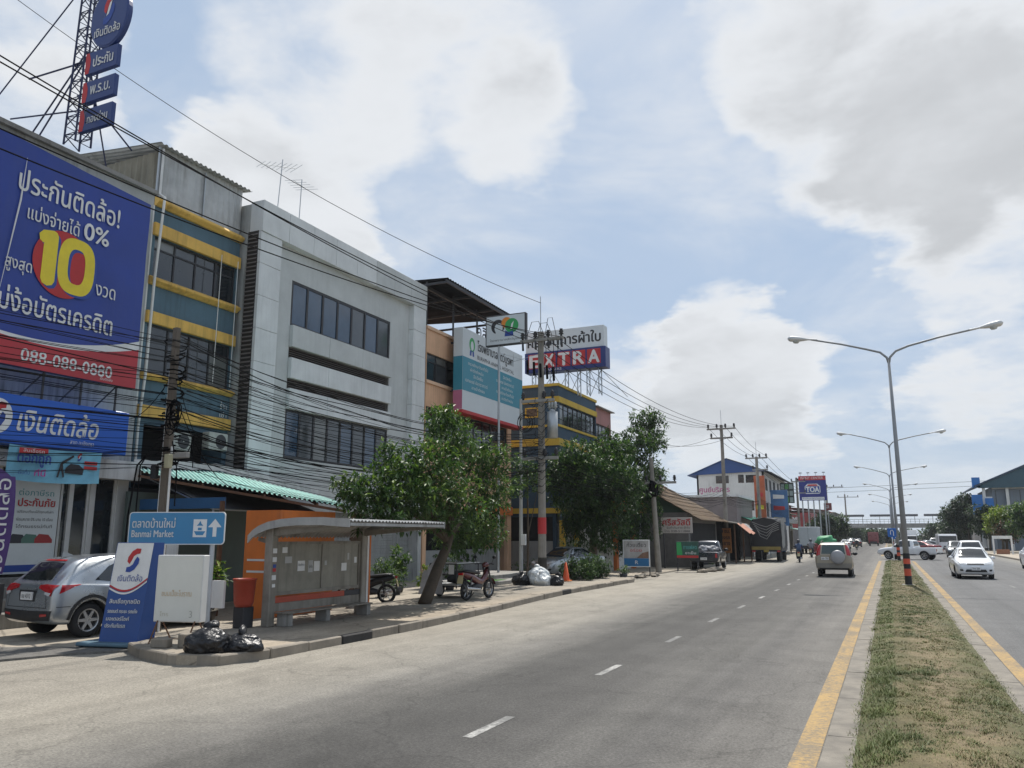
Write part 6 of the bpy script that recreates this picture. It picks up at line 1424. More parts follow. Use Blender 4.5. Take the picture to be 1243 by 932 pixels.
def car(name, label, cat, loc, rotz, st, paint, wheels, parts, rimm=None, spokes=5, group=None, wellz=None):
    """st: rows (y, z bottom, z belt, z top, half width, half roof width) from rear to front; wheels: (rear y, front y, half track, radius, width)"""
    root = thing(name, label, cat, loc, rotz, group)
    rows = [Vector(r) if False else list(r) for r in st]
    secs = []
    for (y, zb, zl, zt, hw, hr) in rows:
        dz = zt - zl; inn = hw * .955
        sec = [(0, zb), (.80 * hw, zb), (.955 * hw, zb + .09), (hw, zb + .42 * (zl - zb)), (.992 * hw, zl - .10 * (zl - zb)), (inn, zl), ((inn + hr) / 2 + .02, zl + dz * .5), (hr, zt - min(.065, .3 * dz)), (.80 * hr, zt - min(.016, .1 * dz)), (0, zt)]
        secs.append([Vector((x, y, z)) for x, z in sec])
    half = [dense(s, 3) for s in secs]
    nv = len(half[0]); cols = [dense([h[j] for h in half], 4) for j in range(nv)]; nu = len(cols[0])
    vs = []; 
    for i in range(nu):
        ring = [cols[j][i] for j in range(nv)]; ring = ring + [Vector((-p.x, p.y, p.z)) for p in ring[-2:0:-1]]; vs += ring
    m_ = 2 * nv - 2
    fs = [(i * m_ + j, i * m_ + (j + 1) % m_, (i + 1) * m_ + (j + 1) % m_, (i + 1) * m_ + j) for i in range(nu - 1) for j in range(m_)]
    fs += [tuple(range(m_ - 1, -1, -1)), tuple(range((nu - 1) * m_, nu * m_))]
    me = bpy.data.meshes.new('body'); me.from_pydata([tuple(v) for v in vs], [], fs); me.materials.append(paint); me.materials.append(m_black)
    bm = bmesh.new(); bm.from_mesh(me); bmesh.ops.remove_doubles(bm, verts=bm.verts, dist=.0005); bmesh.ops.recalc_face_normals(bm, faces=bm.faces); bvh = BVHTree.FromBMesh(bm); bm.to_mesh(me); bm.free()
    body = link('body', me)
    yr, yf, ht, wr, ww = wheels
    cut = MB()
    for y in (yr, yf):
        for s in (-1, 1): cut.cyl((s * (ht - ww * .75), y, wr), (s * (ht + .6), y, wr), wr + .06, n=26)
    cme = cut.mesh('cut', m_black); cme.materials.clear(); cme.materials.append(m_black); co = link('cut', cme)
    md = body.modifiers.new('b', 'BOOLEAN'); md.object = co; md.operation = 'DIFFERENCE'; md.solver = 'EXACT'
    try: md.material_mode = 'TRANSFER'
    except Exception: pass
    dg = bpy.context.evaluated_depsgraph_get(); nm = bpy.data.meshes.new_from_object(body.evaluated_get(dg))
    body.modifiers.clear(); body.data = nm; bpy.data.objects.remove(co); nm.name = 'body'
    for f in nm.polygons: f.use_smooth = len(f.vertices) < 8 and abs(f.normal.z) < 2
    body.parent = root
    ty, rm = wheel_meshes(wr, ww, rimm or m_alloy, spokes)
    for y in (yr, yf):
        for s in (-1, 1):
            t = link('wheel', ty, root, (s * (ht - ww * .42), y, wr), (0, 0, 0 if s > 0 else pi)); link('rim', rm, t)
    def hit(side, a, z):
        o, d = {'R': ((4, a, z), (-1, 0, 0)), 'L': ((-4, a, z), (1, 0, 0)), 'B': ((a, -6, z), (0, 1, 0)), 'F': ((a, 6, z), (0, -1, 0)), 'T': ((a, z, 4), (0, 0, -1))}[side]
        r = bvh.ray_cast(Vector(o), Vector(d))
        if r[0] is None: r = bvh.find_nearest(Vector(o) + Vector(d) * (Vector(o).length - (.8 if side in 'RL' else 2.0)))
        return r[0], r[1] if r[1].dot(Vector(d)) < 0 else -r[1]
    def patch(nm_, side, lo, hi, m, off=.006, n=8, k=6, parent=None, sub=None):
        def ip(pl, t):
            t *= len(pl) - 1; i = min(int(t), len(pl) - 2); f = t - i; return (pl[i][0] * (1 - f) + pl[i + 1][0] * f, pl[i][1] * (1 - f) + pl[i + 1][1] * f)
        mb = MB()
        def fn(u, v):
            a = ip(lo, u); b_ = ip(hi, u); q = (a[0] * (1 - v) + b_[0] * v, a[1] * (1 - v) + b_[1] * v)
            p, nr = hit(side, *q); return p + nr * off
        mb.grid(fn, n, k); return mb.build(nm_, m, parent or root, True, True)
    for pt in parts:
        nm_, side, lo, hi, m = pt[:5]; off = pt[5] if len(pt) > 5 else .006
        if side == 'S':                                           # both sides
            patch(nm_, 'R', lo, hi, m, off); patch(nm_, 'L', lo, hi, m, off)
        elif side in ('BB', 'FF'):
            patch(nm_, side[0], lo, hi, m, off); patch(nm_, side[0], [(-a, z) for a, z in lo], [(-a, z) for a, z in hi], m, off)
        else: patch(nm_, side, lo, hi, m, off, 12)
    # wheel arch trims
    root['_'] = 0; del root['_']
    return root, hit, patch
def arch(root, hit, y, r, m, wd=.06):
    for s in ('R', 'L'):
        mb = MB(); n = 16; vs = []
        for i in range(n + 1):
            t = -.15 + (pi + .3) * i / n
            for rr_ in (r + .02, r + .02 + wd):
                a, z = y + rr_ * cos(t), max(.2, r - .04 + rr_ * sin(t)); p, nr = hit(s, a, z); vs.append(p + Vector((.012 if s == 'R' else -.012, 0, 0)))
        mb.add(vs, [(2 * i, 2 * i + 1, 2 * i + 3, 2 * i + 2) for i in range(n)]); mb.build('wheel_arch', m, root, True)
def mirrors(root, y, x, z, m, s=1.):
    for sg in (-1, 1):
        mb = MB(); mb.blob((sg * (x + .09), y, z), .11 * s, .07 * s, .075 * s, seed=1, rough=.05); mb.box(sg * (x - .04), sg * (x + .05), y - .02, y + .02, z - .04, z - .01); mb.build('wing_mirror', m, root, True)
def plate(root, hit, side, z, s, a=0., m=None):
    p, nr = hit(side, a, z); mb = MB(); y = p.y + (.03 if side == 'F' else -.03); y0, y1 = sorted((y, y + (-.03 if side == 'F' else .03)))
    mb.box(a - .19, a + .19, y0, y1, z - .075, z + .075); pl = mb.build('number_plate', m or m_white_ink, root)
    t = txt(pl, s, -.15, .15, -.05, .05, m_black_ink, y=0); 
    if t: 
        t.location = (a, y0 - .004 if side == 'B' else y1 + .004, z)
        if side == 'F': t.rotation_euler = (0, 0, pi)
# profile tables ------------------------------------------------------------------
SUV = [(-2.15, .46, .78, .86, .66, .55), (-2.12, .36, .95, 1.02, .80, .66), (-2.02, .30, 1.02, 1.12, .85, .64), (-1.86, .28, 1.05, 1.30, .875, .62), (-1.62, .27, 1.06, 1.50, .885, .60), (-1.2, .26, 1.04, 1.575, .89, .60),
       (-.6, .25, 1.01, 1.605, .89, .61), (0, .24, .98, 1.605, .89, .61), (.45, .24, .97, 1.56, .89, .60), (.85, .24, .96, 1.36, .885, .62), (1.18, .24, .95, 1.12, .88, .68), (1.42, .24, .93, 1.02, .87, .72), (1.8, .25, .86, .95, .84, .68), (2.02, .27, .76, .84, .78, .60), (2.12, .34, .64, .70, .68, .52), (2.15, .42, .56, .60, .58, .45)]
def scale_prof(pf, sy=1, sz=1, sx=1): return [(y * sy, zb * (1 if sz <= 1 else 1), zl * sz, zt * sz, hw * sx, hr * sx) for y, zb, zl, zt, hw, hr in pf]
SEDAN = [(-2.2, .42, .74, .80, .62, .50), (-2.16, .32, .90, .97, .76, .62), (-2.0, .26, .95, 1.04, .82, .66), (-1.6, .22, .96, 1.07, .845, .66), (-1.38, .21, .96, 1.12, .85, .62), (-1.0, .2, .95, 1.30, .85, .57), (-.6, .19, .94, 1.43, .85, .55), (-.1, .18, .92, 1.475, .85, .56), (.3, .18, .91, 1.45, .85, .55), (.7, .18, .90, 1.27, .85, .57), (1.05, .18, .89, 1.06, .845, .64), (1.28, .18, .87, .98, .84, .68), (1.7, .2, .80, .89, .81, .66), (2.0, .22, .70, .77, .74, .58), (2.14, .28, .58, .64, .62, .48), (2.18, .36, .50, .53, .52, .4)]
PICK = [(-2.55, .55, .96, 1.0, .78, .70), (-2.52, .48, 1.02, 1.05, .86, .78), (-2.3, .45, 1.03, 1.06, .88, .80), (-1.6, .42, 1.03, 1.06, .885, .80), (-.72, .38, 1.03, 1.06, .885, .80), (-.66, .38, 1.03, 1.35, .885, .66), (-.5, .37, 1.03, 1.66, .885, .60), (-.1, .36, 1.02, 1.73, .885, .61), (.4, .36, 1.01, 1.70, .885, .61), (.75, .36, 1.0, 1.52, .885, .61), (1.15, .36, .99, 1.18, .88, .66), (1.35, .36, .98, 1.09, .875, .70), (1.9, .38, .93, 1.02, .86, .70), (2.3, .40, .84, .92, .82, .64), (2.46, .44, .70, .76, .74, .56), (2.5, .50, .62, .66, .66, .5)]
# --- silver crossover beside the shop
root, hit, patch = car('crossover_car', 'silver crossover parked at the insurance shop, rear to the viewer', 'car', (-15.30, 12.85, .032), -5, SUV, car_paint('silver paint', (.40, .43, .46), .75, .3), (-1.36, 1.25, .80, .335, .22), [
    ('rear_window', 'B', [(-.50, 1.13), (0, 1.11), (.50, 1.13)], [(-.42, 1.44), (0, 1.46), (.42, 1.44)], m_cgl),
    ('spoiler_lamp', 'B', [(-.36, 1.475), (.36, 1.475)], [(-.34, 1.50), (.34, 1.50)], m_tail, .01),
    ('side_window', 'S', [(-1.30, 1.11), (-.9, 1.06), (.0, 1.03), (.90, 1.02)], [(-.98, 1.36), (-.7, 1.47), (.0, 1.50), (.42, 1.44)], m_cgl),
    ('tail_lamp', 'BB', [(.36, .97), (.55, .92), (.76, .83)], [(.34, 1.03), (.55, 1.045), (.81, 1.03)], m_tail, .012),
    ('lamp_insert', 'BB', [(.58, .86), (.72, .83)], [(.58, .91), (.76, .89)], m_clear, .018),
    ('tail_lamp', 'S', [(-2.03, .87), (-1.74, 1.0)], [(-1.98, 1.03), (-1.60, 1.035)], m_tail, .010),
    ('panel_gap', 'B', [(-.66, .600), (.66, .600)], [(-.66, .612), (.66, .612)], m_black, .004), ('panel_gap', 'BB', [(.655, .61), (.667, .61)], [(.60, .92), (.612, .92)], m_black, .004),
    ('panel_gap', 'S', [(-.72, .42), (-.708, .42)], [(-.86, 1.04), (-.848, 1.04)], m_black, .004), ('panel_gap', 'S', [(.22, .42), (.232, .42)], [(.18, 1.02), (.192, 1.02)], m_black, .004), ('panel_gap', 'S', [(-2.06, .62), (-1.80, .62)], [(-2.06, .632), (-1.80, .632)], m_black, .004),
    ('lower_bumper', 'B', [(-.74, .38), (0, .34), (.74, .38)], [(-.80, .56), (0, .54), (.80, .56)], m_clad, .012),
    ('reflector', 'BB', [(.50, .44), (.70, .46)], [(.50, .49), (.70, .50)], m_tail, .02),
    ('sill', 'S', [(-.95, .28), (.85, .28)], [(-.95, .40), (.85, .38)], m_clad, .012),
    ('plate_recess', 'B', [(-.26, .72), (.26, .72)], [(-.30, .93), (.30, .93)], m_clad, .004),
    ('chrome_bar', 'B', [(-.28, .94), (.28, .94)], [(-.28, .97), (.28, .97)], m_alloy, .014)], rimm=m_alloy, spokes=6)
arch(root, hit, -1.36, .395, m_clad); arch(root, hit, 1.25, .395, m_clad); mirrors(root, .72, .84, 1.05, car_paint('silver paint', (0, 0, 0))); plate(root, hit, 'B', .82, 'กข 4312')
mb = MB(); mb.prismx([(-1.55, 1.55), (-1.30, 1.58), (-1.48, 1.66), (-1.54, 1.65)], -.025, .025); mb.build('aerial_fin', car_paint('silver paint', (0, 0, 0)), root)
for y in (-.55, .35):
    p_, n_ = hit('R', y, .90); mb = MB(); mb.bbox(p_.x - .01, p_.x + .03, y - .1, y + .1, .88, .91, b=.01); mb.build('door_handle', m_alloy, root)
# --- gold SUV with spare wheel
CRV = [(-2.12, .50, .98, 1.10, .74, .60), (-2.10, .42, 1.03, 1.35, .84, .62), (-2.04, .38, 1.05, 1.56, .865, .63), (-1.85, .35, 1.05, 1.66, .875, .63), (-1.0, .32, 1.03, 1.705, .88, .64), (0, .30, 1.0, 1.70, .88, .64), (.4, .30, .99, 1.64, .88, .63), (.8, .30, .98, 1.42, .875, .63), (1.1, .30, .97, 1.14, .87, .68), (1.3, .30, .96, 1.06, .865, .70), (1.8, .31, .92, 1.0, .84, .68), (2.02, .34, .80, .88, .78, .6), (2.12, .42, .68, .72, .68, .5)]
m_gold_car = car_paint('gold car paint', (.34, .30, .235), .5, .35)
root, hit, patch = car('suv', 'gold SUV with grey spare wheel cover driving away in the left lane', 'suv', (-2.68, 46.1, .0), 1, CRV, m_gold_car, (-1.32, 1.27, .80, .335, .21), [
    ('rear_window', 'B', [(-.56, 1.13), (.56, 1.13)], [(-.50, 1.56), (.50, 1.56)], M('green tinted glass', (.02, .05, .045), .06, .1, 2, spec=.9)),
    ('side_window', 'S', [(-1.80, 1.12), (.92, 1.05)], [(-1.72, 1.56), (.42, 1.56)], m_cgl),
    ('tail_lamp', 'BB', [(.62, 1.08), (.80, 1.04)], [(.56, 1.58), (.68, 1.56)], m_tail, .012), ('tail_lamp', 'S', [(-2.08, 1.10), (-1.92, 1.10)], [(-2.02, 1.52), (-1.90, 1.54)], m_tail, .01),
    ('bumper', 'B', [(-.80, .45), (.80, .45)], [(-.84, .68), (.84, .68)], M('grey bumper', (.24, .22, .19), .5, .1), .02), ('bumper_gap', 'B', [(-.66, .38), (.66, .38)], [(-.7, .47), (.7, .47)], m_clad, .015),
    ('plate_panel', 'B', [(-.62, .82), (-.18, .82)], [(-.62, 1.0), (-.18, 1.0)], M('tan panel', (.30, .24, .15), .5, .1), .01)], spokes=5)
mirrors(root, .74, .86, 1.1, m_black, 1.2); plate(root, hit, 'B', .91, 'ขค 781', -.4)
mb = MB(); mb.lathe([(0, -.24), (.26, -.235), (.325, -.20), (.345, -.12), (.345, .0), (0, .0)], 28, (.2, -2.08, .98), 'Y'); mb.build('spare_wheel_cover', M('spare cover', (.36, .36, .37), .45, .06, 3, metal=.2), root, True)
mb = MB()
for s in (-1, 1): mb.tube([(s * .56, -1.5, 1.70), (s * .56, -1.4, 1.76), (s * .56, .2, 1.77), (s * .56, .3, 1.71)], .018, 6)
mb.build('roof_rail', m_black, root)
# --- white sedan coming towards the viewer
def sedan(label, loc, rotz, paint, pl=None, name='sedan', group=None, sz=1., grille=None):
    pf = [(y, zb, zl * sz, zt * sz, hw, hr) for y, zb, zl, zt, hw, hr in SEDAN]
    root, hit, patch = car(name, label, 'car', loc, rotz, pf, paint, (-1.28, 1.32, .77, .31, .20), [
        ('windscreen', 'F', [(-.60, .98 * sz), (0, .99 * sz), (.60, .98 * sz)], [(-.50, 1.38 * sz), (0, 1.41 * sz), (.50, 1.38 * sz)], m_cgl), ('rear_window', 'B', [(-.54, 1.08 * sz), (.54, 1.08 * sz)], [(-.46, 1.36 * sz), (.46, 1.36 * sz)], m_cgl),
        ('side_window', 'S', [(-1.30, 1.02 * sz), (-.7, .99 * sz), (.88, .95 * sz)], [(-.92, 1.22 * sz), (-.5, 1.37 * sz), (.36, 1.37 * sz)], m_cgl),
        ('head_lamp', 'FF', [(.36, .66), (.66, .70)], [(.38, .74), (.72, .82)], m_clear, .01), ('grille', 'F', [(-.36, .66), (.36, .66)], [(-.34, .73), (.34, .73)], grille or m_dsteel, .01), ('air_intake', 'F', [(-.46, .34), (.46, .34)], [(-.40, .46), (.40, .46)], m_black, .012),
        ('fog_lamp', 'FF', [(.54, .38), (.66, .40)], [(.54, .46), (.66, .47)], m_black, .012), ('tail_lamp', 'BB', [(.46, .74), (.74, .74)], [(.46, .92), (.72, .92)], m_tail, .01), ('bumper_gap', 'B', [(-.5, .34), (.5, .34)], [(-.5, .44), (.5, .44)], m_clad, .01)], group=group)
    mirrors(root, .70, .82, .98 * sz, paint); plate(root, hit, 'F', .50, pl or '3กร 208'); plate(root, hit, 'B', .66, pl or '3กร 208'); return root
m_wcar = car_paint('white car paint', (.74, .75, .76), 0, .25)
sedan('white sedan driving towards the viewer in the right hand lanes', (3.55, 46.6, 0), 181, m_wcar)
sedan('silver sedan parked nose out behind the hedge and red banded pole', (-14.75, 38.4, .03), 163, car_paint('silver sedan paint', (.42, .44, .46), .7, .3))
sedan('dark grey sedan in the oncoming queue behind the white ones', (5.7, 90, 0), 178, car_paint('dark grey paint', (.05, .055, .06), .4, .3), sz=1.08)
sedan('pale silver sedan seen sideways at the far turning', (4.4, 121, 0), 112, car_paint('silver sedan paint', (0, 0, 0)))
sedan('red car crossing at the far turning', (3.1, 107, 0), 60, car_paint('maroon paint', (.22, .03, .035), .2, .3))
sedan('white car at the right edge of the picture', (8.25, 59.5, 0), 179, m_wcar, sz=1.1)
sedan('white hatch far down the left carriageway near the billboard posts', (-6.9, 150, 0), 0, m_wcar)
sedan('black car far down the left carriageway', (-5.8, 172, 0), 0, car_paint('black paint', (.02, .02, .022), .2, .3), sz=1.1)
sedan('grey car farthest down the left carriageway', (-7.6, 186, 0), 0, car_paint('dark grey paint', (0, 0, 0)), sz=1.15)
sedan('white car far down the oncoming lanes', (6.6, 150, 0), 180, m_wcar, sz=1.2)
sedan('small black car far down the oncoming lanes under the dark tree', (7.9, 128, 0), 180, car_paint('black paint', (0, 0, 0)), sz=1.1)
# --- pickups
def pickup(label, loc, rotz, paint, group=None):
    root, hit, patch = car('pickup_truck', label, 'pickup', loc, rotz, PICK, paint, (-1.55, 1.5, .80, .36, .23), [
        ('windscreen', 'F', [(-.62, 1.12), (.62, 1.12)], [(-.52, 1.62), (.52, 1.62)], m_cgl), ('rear_window', 'B', [(-.52, 1.2), (.52, 1.2)], [(-.48, 1.58), (.48, 1.58)], m_cgl),
        ('side_window', 'S', [(-.44, 1.12), (.10, 1.10)], [(-.36, 1.60), (.10, 1.62)], m_cgl), ('side_window', 'S', [(.17, 1.10), (.95, 1.08)], [(.17, 1.62), (.58, 1.58)], m_cgl),
        ('bed', 'T', [(-.70, -2.42), (.70, -2.42)], [(-.70, -.80), (.70, -.80)], m_black, .004), ('head_lamp', 'FF', [(.48, .74), (.74, .74)], [(.48, .90), (.76, .92)], m_clear, .01), ('grille', 'F', [(-.42, .70), (.42, .70)], [(-.42, .90), (.42, .90)], m_dsteel, .012),  # bed: flat black patch, shade of the load cavity painted on
        ('bumper', 'F', [(-.7, .48), (.7, .48)], [(-.74, .62), (.74, .62)], m_clad, .012), ('tail_lamp', 'BB', [(.68, .72), (.80, .72)], [(.68, .96), (.80, .96)], m_tail, .01), ('bumper', 'B', [(-.75, .50), (.75, .50)], [(-.78, .62), (.78, .62)], m_clad, .02), ('sill', 'S', [(-.9, .40), (.95, .38)], [(-.9, .48), (.95, .46)], m_clad, .01)], group=group)
    mirrors(root, .85, .86, 1.16, m_black, 1.2); plate(root, hit, 'B', .66, 'บม 5507'); return root
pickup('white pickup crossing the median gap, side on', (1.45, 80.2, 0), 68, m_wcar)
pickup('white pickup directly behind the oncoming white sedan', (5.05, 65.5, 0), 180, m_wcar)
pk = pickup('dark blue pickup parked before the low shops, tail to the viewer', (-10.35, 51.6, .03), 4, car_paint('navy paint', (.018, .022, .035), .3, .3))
mb = MB()
for k in range(9): mb.blob((random.uniform(-.5, .5), random.uniform(-2.2, -1.0), 1.15 + .1 * random.random()), .28, .3, .2, seed=k, rough=.3)
mb.build('load', M('mixed load', (.30, .30, .32), .7, .6, 5), pk)
# --- tarpaulin truck
def lorry_wheels(root, ys, r=.46, ht=.95, wd=.3):
    ty, rm = wheel_meshes(r, wd, m_dsteel, 6)
    for y in ys:
        for s in (-1, 1): t = link('wheel', ty, root, (s * (ht - wd * .4), y, r), (0, 0, 0 if s > 0 else pi)); link('rim', rm, t)
t = thing('tarpaulin_truck', 'lorry with a black tarpaulin over its load parked at the left verge', 'truck', (-9.15, 71.5, 0), 2)
mb = MB(); mb.bbox(-1.15, 1.15, -3.9, 1.9, .85, 1.25, b=.02); mb.build('bed', m_dsteel, t)
mb = MB()
def tarp(u, v):
    a = [(-1.2, 1.2), (-1.2, 2.9), (-.95, 3.35), (0, 3.5), (.95, 3.35), (1.2, 2.9), (1.2, 1.2)]; q = v * 6; i = min(int(q), 5); f = q - i
    x = a[i][0] * (1 - f) + a[i + 1][0] * f; z = a[i][1] * (1 - f) + a[i + 1][1] * f; nse = noise.noise(Vector((x * 2, u * 9, z * 2))) * .06
    return (x * (1 + nse * .5), -3.85 + 5.6 * u, z + nse)
mb.grid(tarp, 26, 24); mb.build('tarpaulin', M('black tarpaulin', (.020, .020, .022), .55, .25, 2, .4, 6), t, True)
mb = MB(); mb.grid(lambda u, v: ((-1.2 + 2.4 * u), -3.9 - .05 * sin(u * 3) + .06 * noise.noise(Vector((u * 5, v * 6, 3))), 1.15 + (2.25 * (1 - .18 * abs(2 * u - 1) ** 3)) * v), 16, 12); mb.build('tail_curtain', M('black tarpaulin', (0, 0, 0)), t, True)
mb = MB()
for k in range(5): z = 3.0 - .16 * k; mb.tube([(-1.0 + .1 * k, -3.97, z + .15), (-.4, -3.99, z - .1 - .06 * k), (.1, -3.99, z - .25 - .08 * k), (.7 - .05 * k, -3.99, z), (1.05, -3.97, z + .2)], .022, 5)
mb.build('rope', M('grey rope', (.35, .34, .32), .8, .1), t)
mb = MB(); mb.grid(lambda u, v: (1.22 + .05 * noise.noise(Vector((u * 8, v * 5, 0))), -3.7 + 3.0 * u, 1.2 + 2.3 * v - .15 * sin(u * 4)), 16, 10); mb.build('side_sheet', M('grey side sheet', (.30, .29, .27), .8, .2, 2), t, True)
mb = MB(); mb.bbox(-1.1, 1.1, 2.1, 3.7, .7, 2.7, b=.12); mb.build('cab', car_paint('lorry blue', (.05, .09, .2)), t); box_part('tail_board', M('yellow tail', (.30, .22, .06), .6, .2), t, -1.1, 1.1, -3.98, -3.905, .95, 1.2)
plate(t, lambda s_, a, z: (Vector((a, -3.95, z)), Vector((0, -1, 0))), 'B', .85, '80-1234', 0, M('plate yellow', (.5, .35, .05), .5, .1))
for s in (-1, 1): box_part('tail_lamp', m_tail, t, s * .95 - .12, s * .95 + .12, -4.0, -3.985, .78, .9)
lorry_wheels(t, (-2.6, -1.5, 2.7))
# --- white box truck and others far off
def box_truck(label, loc, rotz, boxm, cabm, L=4.4, H=2.9):
    t = thing('box_truck', label, 'truck', loc, rotz)
    mb = MB(); mb.bbox(-1.05, 1.05, -L / 2 - .6, L / 2 - .6, .95, H, b=.04); mb.build('cargo_box', boxm, t); box_part('chassis', m_dsteel, t, -.9, .9, -L / 2 - .5, L / 2 + 1.2, .55, .93); mb = MB(); mb.bbox(-1.0, 1.0, L / 2 - .45, L / 2 + 1.3, .6, 2.25, b=.15); mb.build('cab', cabm, t)
    mb = MB(); mb.box(-.9, .9, L / 2 + 1.302, L / 2 + 1.31, 1.35, 2.05); mb.build('windscreen', m_cgl, t)
    for s in (-1, 1): box_part('tail_lamp', m_tail, t, s * .8 - .12, s * .8 + .12, -L / 2 - .62, -L / 2 - .51, .7, .85)
    mb = MB(); mb.box(-.01, .01, -L / 2 - .61, -L / 2 - .601, 1.0, H - .1); mb.build('door_seam', m_dsteel, t)
    lorry_wheels(t, (-L / 2 + .4, L / 2 + .4), .40, .9, .25); return t
box_truck('pale grey box truck ahead on the left, beside the shops', (-8.6, 103, 0), 0, M('box grey', (.42, .46, .48), .5, .08), m_wcar, 4.4, 3.1)
box_truck('small white box truck far down the oncoming lanes', (3.6, 172, 0), 180, m_wcar, m_wcar, 4.0, 3.2)
box_truck('red box truck far down the left carriageway', (-3.2, 192, 0), 0, car_paint('maroon paint', (0, 0, 0)), car_paint('maroon paint', (0, 0, 0)), 4.0, 2.9)
box_truck('boxy silver van far down the oncoming lanes behind the white pickup', (6.2, 112, 0), 180, M('box silver', (.40, .41, .42), .5, .08), m_wcar, 3.6, 2.3)
# --- three-wheeler heaped with a green sack
t = thing('sack_cart', 'cart heaped with a big green sack ahead of the gold SUV', 'cart', (-5.9, 88, 0), 0)
mb = MB(); mb.blob((0, 0, 1.55), .95, .9, .55, 14, seed=3, rough=.2); mb.build('green_sack', M('green sack', (.05, .28, .12), .6, .25, 3), t, True); mb = MB(); mb.bbox(-.7, .7, -.9, .9, .55, 1.05, b=.02); mb.build('tray', m_red_ink, t)
ty, rm = wheel_meshes(.28, .1, m_dsteel, 5)
for x, y in ((-.7, -.4), (.7, -.4), (0, 1.2)): q = link('wheel', ty, t, (x, y, .28)); link('rim', rm, q)
box_part('red_side', car_paint('maroon paint', (0, 0, 0)), t, -1.15, -.75, -.5, .5, .4, 1.3, bev=.04)
mb = MB(); mb.cyl((0, .9, .6), (0, 1.2, .28), .03); mb.cyl((-.35, 1.05, 1.1), (.35, 1.05, 1.1), .02); mb.cyl((0, 1.05, 1.1), (0, 1.15, .4), .025); mb.build('fork', m_dsteel, t)
# --- motorcycles
def motorcycle(label, loc, rotz, paint, group=None, wheel_only=False):
    t = thing('motorcycle', label, 'motorcycle', loc, rotz, group); r = .285; wb = .61
    for y in (-wb, wb):
        mb = MB(); vs = []; n, k = 24, 8
        mb.grid(lambda u, v: ((.045 * cos(2 * pi * v)), (r - .045 + .045 * sin(2 * pi * v)) * cos(2 * pi * u), (r - .045 + .045 * sin(2 * pi * v)) * sin(2 * pi * u)), n, k); w_ = mb.build('wheel', m_rubber, t, True); w_.location = (0, y, r)
        mb = MB()
        mb.grid(lambda u, v: ((.02 * cos(2 * pi * v)), (r - .085 + .012 * sin(2 * pi * v)) * cos(2 * pi * u), (r - .085 + .012 * sin(2 * pi * v)) * sin(2 * pi * u)), n, 4)
        for s in range(6): a = 2 * pi * s / 6; mb.cyl((0, 0, 0), (0, (r - .08) * cos(a), (r - .08) * sin(a)), .014, n=5)
        mb.cyl((-.07, 0, 0), (.07, 0, 0), .05, n=10); mb.build('rim', m_alloy, w_)
    def loft(rows, nm, m):
        mb = MB(); k = 10; vs = []
        for (y, z, w_, h) in rows:
            for i in range(k): a = 2 * pi * i / k; vs.append((w_ * cos(a), y, z + h * sin(a)))
        mb.add(vs, [(i * k + j, i * k + (j + 1) % k, (i + 1) * k + (j + 1) % k, (i + 1) * k + j) for i in range(len(rows) - 1) for j in range(k)] + [tuple(range(k - 1, -1, -1)), tuple(range((len(rows) - 1) * k, len(rows) * k))]); return mb.build(nm, m, t, True, True)
    loft([(-.88, .78, .05, .04), (-.7, .74, .11, .09), (-.35, .66, .13, .12), (-.05, .55, .10, .13), (.15, .50, .08, .10), (.35, .60, .09, .12), (.45, .75, .10, .12), (.50, .88, .07, .06)], 'fairing', paint)
    loft([(-.80, .84, .08, .03), (-.6, .84, .13, .05), (-.2, .79, .14, .06), (.02, .76, .09, .04)], 'seat', m_black)
    loft([(.30, .98, .06, .05), (.42, 1.0, .13, .09), (.52, .98, .09, .07)], 'headlamp_cowl', paint)
    loft([(-.35, .34, .10, .08), (-.1, .36, .13, .12), (.12, .36, .10, .10)], 'engine', m_dsteel)
    mb = MB(); mb.tube([(-.34, .34, 1.02), (-.2, .42, 1.03), (0, .45, 1.0), (.2, .42, 1.03), (.34, .34, 1.02)], .016, 6); mb.cyl((-.1, .43, .95), (-.1, .61, .29), .025, n=7); mb.cyl((.1, .43, .95), (.1, .61, .29), .025, n=7); mb.build('handlebar_fork', m_dsteel, t)
    for s in (-1, 1):
        mb = MB(); mb.cyl((s * .26, .36, 1.03), (s * .33, .36, 1.2), .008, n=5); mb.blob((s * .35, .36, 1.23), .07, .02, .05, seed=1, rough=.02); mb.build('mirror', m_black, t, True)
    mb = MB(); mb.cyl((.15, -.1, .30), (.17, -.85, .36), .035, .055, 10); mb.build('exhaust', m_alloy, t)
    mb = MB(); mb.grid(lambda u, v: (-.07 + .14 * v, wb + .31 * cos(.35 + 1.8 * u), .285 + .33 * sin(.35 + 1.8 * u)), 10, 2); mb.build('front_mudguard', paint, t); box_part('tail_lamp', m_tail, t, -.07, .07, -.93, -.88, .74, .80); mb = MB(); mb.add([(-.10, -.96, .50), (.10, -.96, .50), (.10, -.92, .64), (-.10, -.92, .64)], [(0, 1, 2, 3)]); mb.add([(-.09, -.93, .64), (.09, -.93, .64), (.09, -.85, .8), (-.09, -.85, .8)], [(0, 1, 2, 3)]); mb.build('number_plate', M('plate cream', (.55, .48, .28), .5, .1), t)
    mb = MB(); mb.cyl((-.08, -.55, .30), (-.12, -.5, .68), .025, n=6); mb.cyl((.08, -.55, .30), (.12, -.5, .68), .025, n=6); mb.cyl((-.1, -.05, .2), (-.22, -.1, .02), .012, n=5); mb.build('shock_absorber', m_dsteel, t); return t
motorcycle('black motorcycle parked behind the far end of the bus shelter', (-14.35, 20.55, .03), 112, m_black)
motorcycle('red and black motorcycle hitched to the cart by the leaning tree', (-11.35, 22.0, .15), -6, car_paint('motorcycle dark red', (.09, .012, .016)))
